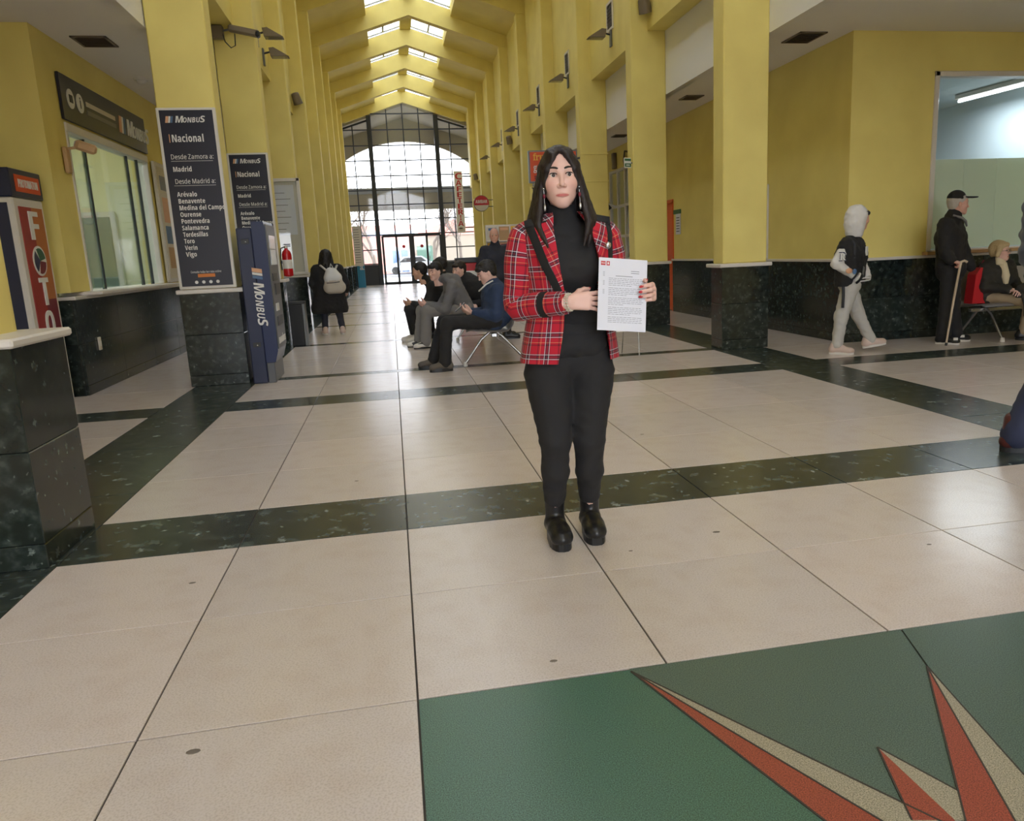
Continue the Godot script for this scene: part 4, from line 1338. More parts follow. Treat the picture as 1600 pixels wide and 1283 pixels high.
	for k in 2:
		struct("trim_%d" % (k + 1), MB.new().bb(3.87, 3.13 - 0.53 * k, -15.8, 4.45, 3.155 - 0.53 * k, -15.775, 0.004), M.yellow_plaster)

	# advertising easel behind the woman
	var ea := thing("advert_easel", "small advert board of green vegetables on wire legs behind the woman", "easel", Vector3(2.68, 0, -8.92))
	part("board", MB.new().box(Vector3(0, 0.5, 0), Vector3(0.3, 0.42, 0.015), 0.003), M.white_print, ea)
	var rr := RandomNumberGenerator.new()
	rr.seed = 4
	for j in 14:
		var cc: Material = [M.green_print, M.shop_green, M.mosaic_green, M.red_print, M.yellow_print][rr.randi_range(0, 4)]
		var yy := 0.33 + rr.randf() * 0.3
		if yy < 0.42 and rr.randf() < 0.6:
			cc = M.red_print
		part("printed_vegetable", MB.new().ball(Vector3(rr.randf_range(-0.11, 0.11), yy, 0.008), Vector3(0.035, 0.035, 0.004)), cc, ea)
	for s in [-0.14, 0.14]:
		part("leg", MB.new().tube([Vector3(s, 0, 0.06), Vector3(s, 0.72, 0)], 0.006, 5), M.chrome, ea)
	part("prop", MB.new().tube([Vector3(0, 0, -0.2), Vector3(0, 0.6, -0.01)], 0.006, 5), M.chrome, ea)

	bench("long grey metal bench with curved seats, under the seated young men", Vector3(1.12, 0, -10.35), -PI / 2 - 0.05, 6)
	bench("grey bench by the waiting room window under the seated older woman", Vector3(7.5, 0, -8.18), 0.0, 3)


# a beam bench: local x runs along the seats, they face +z
func bench(label: String, at: Vector3, turn: float, seats: int) -> Node3D:
	var o := thing("bench", label, "bench", at, turn, "beam benches")
	var w := 0.56
	for k in seats:
		var x := (k - (seats - 1) / 2.0) * w
		var rows := []
		var prof := [Vector2(0.28, 0.425), Vector2(0.24, 0.44), Vector2(0.1, 0.425), Vector2(-0.1, 0.405), Vector2(-0.19, 0.415), Vector2(-0.24, 0.47), Vector2(-0.29, 0.62), Vector2(-0.33, 0.8), Vector2(-0.335, 0.84)]
		var mb := MB.new()
		for s in prof.size():
			var a: Vector2 = prof[maxi(s - 1, 0)]
			var c: Vector2 = prof[mini(s + 1, prof.size() - 1)]
			var nn := Vector2(c.y - a.y, a.x - c.x).normalized() * 0.012
			var p: Vector2 = prof[s]
			var hw := w / 2 - 0.015
			if s == 0 or s == prof.size() - 1:
				hw -= 0.03
			rows.append([Vector3(x - hw, p.y + nn.y, p.x + nn.x), Vector3(x + hw, p.y + nn.y, p.x + nn.x), Vector3(x + hw, p.y - nn.y, p.x - nn.x), Vector3(x - hw, p.y - nn.y, p.x - nn.x)])
		mb.grid(rows)
		mb.poly(rows[0], Vector3.BACK)
		mb.poly(rows[-1], Vector3.UP)
		part("seat", mb, M.seat_grey, o)
	var l := seats * w / 2.0
	part("beam", MB.new().box(Vector3(0, 0.36, -0.04), Vector3(l * 2 - 0.2, 0.05, 0.07), 0.01), M.chrome, o)
	for s: float in [-1.0, 1.0]:
		var x := s * (l - 0.28)
		part("leg", MB.new().tube([Vector3(x, 0.38, 0.0), Vector3(x, 0.3, 0.1), Vector3(x, 0.03, 0.3)], 0.016, 8), M.chrome, o)
		part("leg", MB.new().tube([Vector3(x, 0.38, -0.08), Vector3(x, 0.33, -0.14), Vector3(x, 0.03, -0.42)], 0.016, 8), M.chrome, o)
		for zz in [0.3, -0.42]:
			part("foot", MB.new().lathe([Vector2(0.024, 0.0), Vector2(0.026, 0.01), Vector2(0.02, 0.05)], 10, Vector3(x, 0, zz)), M.white_paint, o)
	return o


# ------------------------------------------------------------------ bodies: blended distance fields, meshed as surface nets
class Field:
	var o: Vector3
	var h: float
	var nx: int
	var ny: int
	var nz: int
	var d := PackedFloat32Array()
	var tg := PackedByteArray()
	var noise: FastNoiseLite
	var amp := 0.0

	func _init(lo: Vector3, hi: Vector3, cell: float) -> void:
		o = lo
		h = cell
		nx = int((hi.x - lo.x) / cell) + 2
		ny = int((hi.y - lo.y) / cell) + 2
		nz = int((hi.z - lo.z) / cell) + 2
		d.resize(nx * ny * nz)
		d.fill(1.0)
		tg.resize(nx * ny * nz)

	func put(id: int, v: float, k: float, t: int) -> void:
		var c := d[id]
		if k < 0.0:
			# carve
			var q := maxf(-k - absf(c + v), 0.0)
			d[id] = maxf(c, -v) - q * q / (4.0 * k)
			return
		if v < c and t > 0:
			tg[id] = t
		var e := maxf(k - absf(c - v), 0.0)
		d[id] = minf(c, v) - (e * e / (4.0 * k) if k > 0.0 else 0.0)

	# tapered capsule; sq squashes space (zero level exact)
	func cap(a: Vector3, b: Vector3, ra: float, rb: float, k := 0.03, t := 0, sq := Vector3.ONE) -> Field:
		var m := maxf(ra, rb) / minf(sq.x, minf(sq.y, sq.z)) + absf(k) + 2.0 * h
		var lo := a.min(b) - Vector3.ONE * m - o
		var hi := a.max(b) + Vector3.ONE * m - o
		var x0 := maxi(int(lo.x / h), 0)
		var x1 := mini(int(hi.x / h) + 1, nx - 1)
		var y0 := maxi(int(lo.y / h), 0)
		var y1 := mini(int(hi.y / h) + 1, ny - 1)
		var z0 := maxi(int(lo.z / h), 0)
		var z1 := mini(int(hi.z / h) + 1, nz - 1)
		var a2 := a * sq
		var ba := (b - a) * sq
		var bb := maxf(ba.length_squared(), 1e-9)
		var dr := rb - ra
		for z in range(z0, z1 + 1):
			for y in range(y0, y1 + 1):
				var id := (z * ny + y) * nx + x0
				for x in range(x0, x1 + 1):
					var p := (o + Vector3(x, y, z) * h) * sq - a2
					var tt := clampf(p.dot(ba) / bb, 0.0, 1.0)
					var v := (p - ba * tt).length() - ra - dr * tt
					if v < k + 2.0 * h or k < 0.0:
						put(id, v, k, t)
					id += 1
		return self

	func ell(c: Vector3, r: Vector3, k := 0.03, t := 0, bs := Basis()) -> Field:
		var m := maxf(r.x, maxf(r.y, r.z)) + absf(k) + 2.0 * h
		var lo := c - Vector3.ONE * m - o
		var hi := c + Vector3.ONE * m - o
		var inv := bs.transposed()
		var r2 := r * r
		for z in range(maxi(int(lo.z / h), 0), mini(int(hi.z / h) + 1, nz - 1) + 1):
			for y in range(maxi(int(lo.y / h), 0), mini(int(hi.y / h) + 1, ny - 1) + 1):
				for x in range(maxi(int(lo.x / h), 0), mini(int(hi.x / h) + 1, nx - 1) + 1):
					var p := inv * (o + Vector3(x, y, z) * h - c)
					var k0 := (p / r).length()
					var k1 := (p / r2).length()
					var v := k0 * (k0 - 1.0) / maxf(k1, 1e-6)
					if v < k + 2.0 * h or k < 0.0:
						put((z * ny + y) * nx + x, v, k, t)
		return self

	func grad(p: Vector3) -> Vector3:
		return Vector3(at(p + Vector3(h, 0, 0)) - at(p - Vector3(h, 0, 0)), at(p + Vector3(0, h, 0)) - at(p - Vector3(0, h, 0)), at(p + Vector3(0, 0, h)) - at(p - Vector3(0, 0, h)))

	# the foremost surface at x, y
	func front(x: float, y: float) -> float:
		var z := o.z + (nz - 2) * h
		while z > o.z and at(Vector3(x, y, z)) > 0.0:
			z -= h * 0.25
		return z

	func at(p: Vector3) -> float:
		var q := (p - o) / h
		var x := clampi(int(q.x), 0, nx - 2)
		var y := clampi(int(q.y), 0, ny - 2)
		var z := clampi(int(q.z), 0, nz - 2)
		var f := q - Vector3(x, y, z)
		var id := (z * ny + y) * nx + x
		var s := nx * ny
		var a := lerpf(lerpf(d[id], d[id + 1], f.x), lerpf(d[id + nx], d[id + nx + 1], f.x), f.y)
		var b := lerpf(lerpf(d[id + s], d[id + s + 1], f.x), lerpf(d[id + s + nx], d[id + s + nx + 1], f.x), f.y)
		return lerpf(a, b, f.z)

	func crumple(seed_: int, freq: float, amount: float, ys := 1.7) -> Field:
		noise = FastNoiseLite.new()
		noise.seed = seed_
		noise.frequency = freq
		noise.fractal_octaves = 2
		amp = amount
		for z in nz:
			for y in ny:
				var id := (z * ny + y) * nx
				for x in nx:
					if absf(d[id]) < amount + 3.0 * h:
						var p := o + Vector3(x, y, z) * h
						d[id] += amp * noise.get_noise_3d(p.x, p.y * ys, p.z)
					id += 1
		return self

	# sewn channels across the cloth, every `pitch` metres of height
	func quilt(pitch: float, depth: float) -> Field:
		for z in nz:
			for y in ny:
				var id := (z * ny + y) * nx
				var c := depth * (1.0 - absf(sin(PI * (o.y + y * h) / pitch)))
				for x in nx:
					if absf(d[id]) < 0.2:
						d[id] += c
					id += 1
		return self

	# open the surface where cut(p) > 0 is to be removed
	func clip(n: Vector3, off: float) -> Field:
		# keep n.p < off
		for z in nz:
			for y in ny:
				var id := (z * ny + y) * nx
				for x in nx:
					if d[id] < 0.5:
						var p := o + Vector3(x, y, z) * h
						d[id] = maxf(d[id], n.dot(p) - off)
					id += 1
		return self

	func net(mb: MB, tf := Transform3D(), pal := []) -> MB:
		var ids := PackedInt32Array()
		ids.resize(nx * ny * nz)
		ids.fill(-1)
		var s := nx * ny
		var off := [0, 1, nx, nx + 1, s, s + 1, s + nx, s + nx + 1]
		var bn := tf.basis.orthonormalized()
		for z in nz - 1:
			for y in ny - 1:
				var id := (z * ny + y) * nx
				for x in nx - 1:
					var c0 := d[id]
					if absf(c0) < 3.5 * h + 0.012:
						var d1 := d[id + 1]
						var d2 := d[id + nx]
						var d3 := d[id + nx + 1]
						var d4 := d[id + s]
						var d5 := d[id + s + 1]
						var d6 := d[id + s + nx]
						var d7 := d[id + s + nx + 1]
						var ng := int(c0 < 0) + int(d1 < 0) + int(d2 < 0) + int(d3 < 0) + int(d4 < 0) + int(d5 < 0) + int(d6 < 0) + int(d7 < 0)
						if ng > 0 and ng < 8:
							var acc := Vector3.ZERO
							var cnt := 0
							if (c0 < 0) != (d1 < 0):
								acc += Vector3(c0 / (c0 - d1), 0, 0)
								cnt += 1
							if (d2 < 0) != (d3 < 0):
								acc += Vector3(d2 / (d2 - d3), 1, 0)
								cnt += 1
							if (d4 < 0) != (d5 < 0):
								acc += Vector3(d4 / (d4 - d5), 0, 1)
								cnt += 1
							if (d6 < 0) != (d7 < 0):
								acc += Vector3(d6 / (d6 - d7), 1, 1)
								cnt += 1
							if (c0 < 0) != (d2 < 0):
								acc += Vector3(0, c0 / (c0 - d2), 0)
								cnt += 1
							if (d1 < 0) != (d3 < 0):
								acc += Vector3(1, d1 / (d1 - d3), 0)
								cnt += 1
							if (d4 < 0) != (d6 < 0):
								acc += Vector3(0, d4 / (d4 - d6), 1)
								cnt += 1
							if (d5 < 0) != (d7 < 0):
								acc += Vector3(1, d5 / (d5 - d7), 1)
								cnt += 1
							if (c0 < 0) != (d4 < 0):
								acc += Vector3(0, 0, c0 / (c0 - d4))
								cnt += 1
							if (d1 < 0) != (d5 < 0):
								acc += Vector3(1, 0, d1 / (d1 - d5))
								cnt += 1
							if (d2 < 0) != (d6 < 0):
								acc += Vector3(0, 1, d2 / (d2 - d6))
								cnt += 1
							if (d3 < 0) != (d7 < 0):
								acc += Vector3(1, 1, d3 / (d3 - d7))
								cnt += 1
							var p := o + (Vector3(x, y, z) + acc / cnt) * h
							ids[id] = mb.v.size()
							mb.v.append(tf * p)
							var g := grad(p)
							mb.n.append(bn * (g.normalized() if g.length_squared() > 1e-12 else Vector3.UP))
							mb.u.append(Vector2(p.x, -p.y))
							var best := id
							var bd := absf(c0)
							for k in range(1, 8):
								var dd := absf(d[id + off[k]])
								if dd < bd:
									bd = dd
									best = id + off[k]
							mb.c.append(pal[mini(tg[best], pal.size() - 1)] if pal.size() else Color.WHITE)
					id += 1
		for z in range(1, nz - 1):
			for y in range(1, ny - 1):
				var id := (z * ny + y) * nx + 1
				for x in range(1, nx - 1):
					var c0 := d[id]
					if absf(c0) < 3.5 * h + 0.012:
						var neg := c0 < 0
						if neg != (d[id + 1] < 0):
							quad(mb, ids, id - nx - s, id - s, id, id - nx, neg)
						if neg != (d[id + nx] < 0):
							quad(mb, ids, id - 1 - s, id - 1, id, id - s, neg)
						if neg != (d[id + s] < 0):
							quad(mb, ids, id - 1 - nx, id - nx, id, id - 1, neg)
					id += 1
		return mb

	func quad(mb: MB, ids: PackedInt32Array, a: int, b: int, c: int, e: int, neg: bool) -> void:
		var p := ids[a]
		var q := ids[b]
		var r := ids[c]
		var t := ids[e]
		if p < 0 or q < 0 or r < 0 or t < 0:
			return
		if neg:
			mb.i.append_array([p, r, q, p, t, r])
		else:
			mb.i.append_array([p, q, r, p, r, t])


var stock := {}


# add a stocked mesh to mb, moved by tf
func weld(mb: MB, key: String, tf: Transform3D) -> void:
	var s: MB = stock[key]
	var b := mb.v.size()
	var bn := tf.basis.orthonormalized()
	var fl := tf.basis.determinant() < 0.0
	for k in s.v.size():
		mb.v.append(tf * s.v[k])
		mb.n.append(bn * s.n[k])
	mb.u.append_array(s.u)
	mb.c.append_array(s.c)
	for k in range(0, s.i.size(), 3):
		if fl:
			mb.i.append_array([b + s.i[k], b + s.i[k + 2], b + s.i[k + 1]])
		else:
			mb.i.append_array([b + s.i[k], b + s.i[k + 1], b + s.i[k + 2]])


# head: origin between the eyes' level and the skull's middle, face towards +z, y up; total height about 0.225
func make_head(key: String, cell: float, female: bool) -> void:
	var f := Field.new(Vector3(-0.1, -0.2, -0.13), Vector3(0.1, 0.135, 0.135), cell)
	var cy := 0.024 if female else 0.03
	f.ell(Vector3(0, cy, -0.018), Vector3(0.071, 0.08 if female else 0.088, 0.093), 0.0, 1)
	if female:
		f.ell(Vector3(0, -0.018, 0.028), Vector3(0.058, 0.07, 0.058), 0.025)
		f.ell(Vector3(0, -0.055, 0.036), Vector3(0.052, 0.05, 0.044), 0.02)
	else:
		f.ell(Vector3(0, -0.02, 0.03), Vector3(0.061, 0.075, 0.058), 0.03)
	f.ell(Vector3(0, 0.03, 0.05), Vector3(0.05, 0.045, 0.033), 0.025)
	for s: float in [-1.0, 1.0]:
		if female:
			f.cap(Vector3(s * 0.047, -0.054, 0.006), Vector3(s * 0.015, -0.093, 0.06), 0.014, 0.012, 0.03)
			f.ell(Vector3(s * 0.04, -0.026, 0.056), Vector3(0.02, 0.018, 0.018), 0.03)
		else:
			f.cap(Vector3(s * 0.053, -0.05, 0.0), Vector3(s * 0.014, -0.096, 0.062), 0.016, 0.013, 0.03)
			f.ell(Vector3(s * 0.042, -0.022, 0.058), Vector3(0.022, 0.02, 0.02), 0.03)
		f.cap(Vector3(s * 0.012, 0.02, 0.077), Vector3(s * 0.045, 0.021, 0.06), 0.008, 0.007, 0.02)
	f.ell(Vector3(0, -0.094, 0.066), Vector3(0.017, 0.013, 0.014), 0.025)
	f.ell(Vector3(0, -0.068, 0.068), Vector3(0.028, 0.02, 0.018), 0.02)
	for s: float in [-1.0, 1.0]:
		f.ell(Vector3(s * 0.0315, 0.0, 0.092), Vector3(0.0175, 0.011, 0.014), -0.01)
	# lids round the eyeballs
	var op := 0.0072 if female else 0.0052
	for s: float in [-1.0, 1.0]:
		f.ell(Vector3(s * 0.0315, -0.0005, 0.0685), Vector3(0.0185, 0.0135, 0.0128), 0.005)
		f.ell(Vector3(s * 0.0315, 0.0, 0.083), Vector3(0.0162, op, 0.0125), -0.002)
	f.cap(Vector3(0, 0.012, 0.08), Vector3(0, -0.026, 0.097), 0.0065, 0.0075, 0.01)
	f.ell(Vector3(0, -0.034, 0.099), Vector3(0.0095, 0.0085, 0.011), 0.008)
	for s: float in [-1.0, 1.0]:
		f.ell(Vector3(s * 0.0115, -0.038, 0.089), Vector3(0.0068, 0.006, 0.0085), 0.006)
		f.ell(Vector3(s * 0.0065, -0.0455, 0.094), Vector3(0.0035, 0.003, 0.005), -0.002)
	# lips, laid on the surface found so far
	var zz := []
	for k in 9:
		zz.append(f.front((k - 4) * 0.006, -0.069))
	for s: float in [-1.0, 1.0]:
		for k in 4:
			var x0 := k * 0.006
			var x1 := (k + 1) * 0.006
			var za: float = zz[4 + k]
			var zb: float = zz[5 + k] if k < 4 else za
			var up := 0.0033 * (1.0 - k / 4.5)
			var dn := 0.0042 * (1.0 - k / 4.5)
			f.cap(Vector3(s * x0, -0.0668 + (0.0006 if k > 0 else 0.0), za), Vector3(s * x1, -0.0674, zb), up, up * 0.8, 0.003)
			f.cap(Vector3(s * x0, -0.0728, za), Vector3(s * x1, -0.0715, zb), dn, dn * 0.8, 0.003)
	for k in 8:
		f.cap(Vector3((k - 4) * 0.006, -0.0696, zz[k] + 0.005), Vector3((k - 3) * 0.006, -0.0696, zz[k + 1] + 0.005), 0.0011, 0.0011, -0.002)
	# ears and neck
	for s: float in [-1.0, 1.0]:
		f.ell(Vector3(s * 0.073, -0.012, -0.008), Vector3(0.007, 0.03, 0.017), 0.008, 0, Basis(Vector3.UP, s * -0.35))
	var nr := 0.044 if female else 0.054
	f.cap(Vector3(0, -0.07, -0.02), Vector3(0, -0.19, -0.038), nr, nr * 1.08, 0.03, 1)
	var mb := f.net(MB.new())
	# lips have their own colour, and so do the cheeks a little
	for k in mb.v.size():
		var p := mb.v[k]
		if p.z > 0.03:
			var w := 0.026 if female else 0.026
			var dy := p.y + 0.0698
			var hh := (0.0048 if dy > 0.0 else 0.006) * sqrt(maxf(1.0 - pow(p.x / w, 2), 0.0))
			var t := clampf((hh - absf(dy)) / 0.0022 + 0.5, 0.0, 1.0) if absf(p.x) < w else 0.0
			var lip := Color(0.66, 0.27, 0.29) if female else Color(0.82, 0.55, 0.52)
			mb.c[k] = Color.WHITE.lerp(lip, t)
			var ck := exp(-(pow((absf(p.x) - 0.045) / 0.02, 2) + pow((p.y + 0.03) / 0.02, 2)))
			mb.c[k] = mb.c[k] * Color.WHITE.lerp(Color(0.96, 0.82, 0.8), ck * 0.7)
	mb.colored = true
	stock[key] = mb
	fronts[key] = f


var fronts := {}


# hand: wrist at the origin, fingers along +y, palm towards +z, thumb on the +x side
func make_hand(key: String, cell: float, curls: Array, thumb: Vector3, spread := 1.0, nails := false) -> void:
	var f := Field.new(Vector3(-0.07, -0.07, -0.045), Vector3(0.09, 0.215, 0.12), cell)
	f.cap(Vector3(0, -0.022, 0), Vector3(0, 0.0, 0), 0.025, 0.024, 0.0, 1, Vector3(1, 1, 1.25))
	for k in 4:
		var x: float = [0.03, 0.01, -0.01, -0.028][k]
		f.cap(Vector3(x * 0.55, 0.0, 0), Vector3(x, 0.088 - absf(x - 0.01) * 0.25, 0), 0.0155, 0.0125, 0.014, 1, Vector3(1, 1, 1.2))
	for k in 4:
		var x: float = [0.03, 0.01, -0.01, -0.028][k]
		var ln: Array = [[0.042, 0.025, 0.02], [0.046, 0.028, 0.021], [0.043, 0.026, 0.02], [0.034, 0.02, 0.017]][k]
		var p := Vector3(x, 0.088 - absf(x - 0.01) * 0.25, 0)
		var side: float = [0.10, 0.02, -0.06, -0.16][k] * spread
		var ang := 0.0
		var cu: Array = curls[k]
		for j in 3:
			ang += cu[j]
			var dir := Vector3(sin(side) * cos(ang), cos(side) * cos(ang), sin(ang))
			var q: Vector3 = p + dir * ln[j]
			f.cap(p, q, [0.0098, 0.0088, 0.0078][j] * (0.9 if k == 3 else 1.0), [0.0088, 0.0078, 0.0066][j] * (0.9 if k == 3 else 1.0), 0.004, 1)
			if nails and j == 2:
				var up := Vector3(-sin(side) * sin(ang), -cos(side) * sin(ang), cos(ang))
				f.ell(q - up * 0.0045 - dir * 0.001, Vector3(0.0052, 0.0045, 0.0095), 0.001, 2, Basis(dir.cross(up).normalized(), up, dir))
			p = q
	var t0 := Vector3(0.02, 0.022, 0.006)
	var t1 := t0 + Vector3(0.026, 0.028, 0.012)
	var t2 := t1 + thumb * 0.034
	var t3 := t2 + (thumb + Vector3(-0.25, 0.15, 0.1)).normalized() * 0.026
	f.cap(t0, t1, 0.015, 0.0125, 0.014, 1)
	f.cap(t1, t2, 0.0122, 0.0105, 0.006, 1)
	f.cap(t2, t3, 0.0105, 0.0085, 0.004, 1)
	if nails:
		f.ell(t3 + Vector3(0.004, 0.003, -0.003), Vector3(0.005, 0.008, 0.005), 0.001, 2)
	stock[key] = f.net(MB.new(), Transform3D(), [Color(1, 1, 1), Color(1, 1, 1), Color(0.62, 0.03, 0.07)])
	stock[key].colored = true


func hand_tf(wrist: Vector3, fingers: Vector3, palm: Vector3, right: bool, s := 1.0) -> Transform3D:
	# thumb side is +x; the right hand (palm z, fingers y) has its thumb on x = y cross z mirrored as needed
	var y := fingers.normalized()
	var z := (palm - y * palm.dot(y)).normalized()
	var x := y.cross(z)
	if not right:
		x = -x
	return Transform3D(Basis(x * s, y * s, z * s), wrist)


func look(dir: Vector3, roll := 0.0) -> Basis:
	var z := dir.normalized()
	var x := Vector3.UP.cross(z).normalized()
	var b := Basis(x, z.cross(x), z)
	return b * Basis(Vector3.BACK, roll)


func skin_mat(key: String, c: Color) -> StandardMaterial3D:
	var m := mat(key, c, 0.5)
	m.vertex_color_use_as_albedo = true
	m.subsurf_scatter_enabled = true
	m.subsurf_scatter_strength = 0.03
	return m


func cloth(key: String, c: Color, rough := 0.85) -> StandardMaterial3D:
	var m := mat(key, c, rough)
	m.rim_enabled = true
	m.rim = 0.15
	m.rim_tint = 0.6
	return m


func eyes_and_brows(o: Node3D, head: Transform3D, brow: Material, gaze := Vector3(0, 0, 1), detailed := true, kind := "head_man") -> void:
	var s0 := head.basis.x.length()
	var f: Field = fronts[kind]
	for s: float in [-1.0, 1.0]:
		var c := head * Vector3(s * 0.0315, 0.0, 0.0675)
		var e := MB.new()
		e.ball(Vector3.ZERO, Vector3.ONE * 0.0122 * s0, Basis(), 16, 10)
		var ey := part("eye", e, M.eye_white if detailed else M.eye_far, o, c)
		if detailed:
			var g := (head.basis.orthonormalized() * gaze).normalized()
			var ib := Basis(look(g).x, g, -look(g).y)
			part("iris", MB.new().lathe([Vector2(0.0068 * s0, 0.0102 * s0), Vector2(0.0058 * s0, 0.0111 * s0), Vector2(0.0028 * s0, 0.0121 * s0)], 16, Vector3.ZERO, ib), M.iris_brown, ey)
			part("pupil", MB.new().lathe([Vector2(0.003 * s0, 0.0120 * s0), Vector2(0.001 * s0, 0.01235 * s0)], 10, Vector3.ZERO, ib), M.black_plastic, ey)
			var lash := []
			for k in 9:
				var x := -0.0165 + 0.033 * k / 8.0
				var y := 0.0074 * sqrt(maxf(1.0 - pow(x / 0.0168, 2), 0.0)) + 0.0006
				lash.append(head * Vector3(s * 0.0315 + x, y, f.front(s * 0.0315 + x, y + 0.0012) + 0.0004))
			part("eyelash", MB.new().tube(lash, [0.0009, 0.0016, 0.002, 0.0021, 0.0021, 0.0021, 0.002, 0.0016, 0.0009], 6), M.hair_black, o)
		var pts := []
		for k in 7:
			var t := k / 6.0
			var x := s * lerpf(0.012, 0.049, t)
			var y := 0.0215 + 0.0075 * sin(t * 2.3) - 0.004 * t
			pts.append(head * Vector3(x, y, f.front(x, y) + 0.0005))
		part("eyebrow", MB.new().tube(pts, [0.0026 * s0, 0.004 * s0, 0.0042 * s0, 0.004 * s0, 0.0034 * s0, 0.0026 * s0, 0.0012 * s0], 6), brow, o)


# a shoe round an ankle: heel at a, toe along dir; sole thickness and colours by material
func shoe(o: Node3D, ankle: Vector3, dir: Vector3, length: float, upper: Material, sole: Material, boot := false, cell := 0.008, lift := 0.0, tilt := 0.0) -> Node3D:
	var d := Vector3(dir.x, 0, dir.z).normalized()
	var b := Basis(d.cross(Vector3.UP).normalized() * -1.0, Vector3.UP, d)
	b = b * Basis(Vector3.RIGHT, tilt)
	var base := Vector3(ankle.x, lift + 0.001, ankle.z)
	var f := Field.new(Vector3(-0.07, -0.01, -0.1), Vector3(0.07, 0.26, length), cell)
	var up := 0.012 if boot else 0.0
	var low := Vector3(1, 1.3, 1)
	f.cap(Vector3(0, 0.046 + up, -0.025), Vector3(0, 0.04 + up, length - 0.12), 0.041, 0.044, 0.0, 0, low)
	f.cap(Vector3(0, 0.05 + up, length - 0.18), Vector3(0, 0.036 + up, length - 0.11), 0.045, 0.042, 0.03, 0, low)
	f.cap(Vector3(0, 0.06, -0.02), Vector3(0, 0.07, length - 0.2), 0.042, 0.036, 0.03)
	f.cap(Vector3(0, 0.06, -0.02), Vector3(0, 0.19 if boot else 0.1, -0.008), 0.042, 0.045, 0.02)
	f.clip(Vector3(0, -1, 0), -0.018)
	var u := part("shoe", f.net(MB.new()), upper, o, base, b)
	var out := PackedVector2Array()
	for k in 20:
		var a := TAU * k / 20.0
		var z := signf(cos(a)) * pow(absf(cos(a)), 0.8)
		var w := (0.046 if z > 0 else 0.041) + (0.005 if boot else 0.0)
		out.append(Vector2(signf(sin(a)) * pow(absf(sin(a)), 0.7) * w * (1.0 - 0.06 * absf(z)), length / 2.0 - 0.068 + z * (length / 2.0 - 0.002)))
	var th := 0.04 if boot else 0.026
	part("sole", MB.new().prism(out, th, Transform3D(Basis(Vector3.RIGHT, Vector3.BACK, Vector3.UP), Vector3.ZERO)), sole, u)
	return u


func hair(o: Node3D, tf: Transform3D, m: Material, style: String, cell := 0.006) -> Node3D:
	var f := Field.new(Vector3(-0.13, -0.3, -0.16), Vector3(0.13, 0.16, 0.14), cell)
	f.ell(Vector3(0, 0.044, -0.022), Vector3(0.08, 0.086, 0.1), 0.0)
	f.ell(Vector3(0, 0.0, -0.055), Vector3(0.073, 0.08, 0.06), 0.03)
	if style == "fringe":
		f.ell(Vector3(0, 0.066, 0.066), Vector3(0.06, 0.03, 0.032), 0.02)
	if style == "bun":
		f.ell(Vector3(0, 0.08, -0.03), Vector3(0.088, 0.07, 0.09), 0.02)
	if style == "bob":
		for s: float in [-1.0, 1.0]:
			f.cap(Vector3(s * 0.06, 0.06, 0.02), Vector3(s * 0.082, -0.05, 0.0), 0.035, 0.026, 0.03)
		f.ell(Vector3(0, 0.068, 0.06), Vector3(0.062, 0.03, 0.035), 0.02)
	if style == "long":
		for s: float in [-1.0, 1.0]:
			f.cap(Vector3(s * 0.05, 0.05, -0.03), Vector3(s * 0.1, -0.2, -0.05), 0.05, 0.05, 0.04)
		f.cap(Vector3(0, 0.0, -0.07), Vector3(0, -0.2, -0.09), 0.07, 0.07, 0.04)
	f.ell(Vector3(0, -0.035, 0.085), Vector3(0.059, 0.08 if style != "bob" else 0.075, 0.075), -0.012)
	if style != "long":
		f.clip(Vector3(0, -1, 0), 0.068)
	if style == "short" or style == "fringe":
		# clear of the ears
		for s: float in [-1.0, 1.0]:
			f.ell(Vector3(s * 0.085, -0.045, 0.01), Vector3(0.03, 0.045, 0.04), -0.01)
	f.crumple(5, 40.0, 0.006)
	return part("hair", f.net(MB.new(), tf), m, o)


func torso(f: Field, J: Dictionary, dp: float, wide := 1.0) -> void:
	var mid: Vector3 = (J.shL + J.shR) / 2.0
	var pel: Vector3 = (J.hipL + J.hipR) / 2.0
	var r: Vector3 = (J.shL - J.shR).normalized()
	var half: float = (J.shL - J.shR).length() / 2.0
	var chest := mid.lerp(pel, 0.28)
	f.cap(mid - r * half * 0.8, mid + r * half * 0.8, dp * 0.62, dp * 0.62, 0.06)
	f.cap(chest - r * half * 0.5 * wide, chest + r * half * 0.5 * wide, dp, dp, 0.08)
	for s: float in [-1.0, 0.0, 1.0]:
		f.cap(chest + r * s * half * 0.5 * wide, pel + r * s * half * 0.42 * wide, dp, dp * 1.0, 0.05)
	f.cap(mid + (J.neck - mid) * 0.2, J.neck, dp * 0.6, dp * 0.5, 0.06)


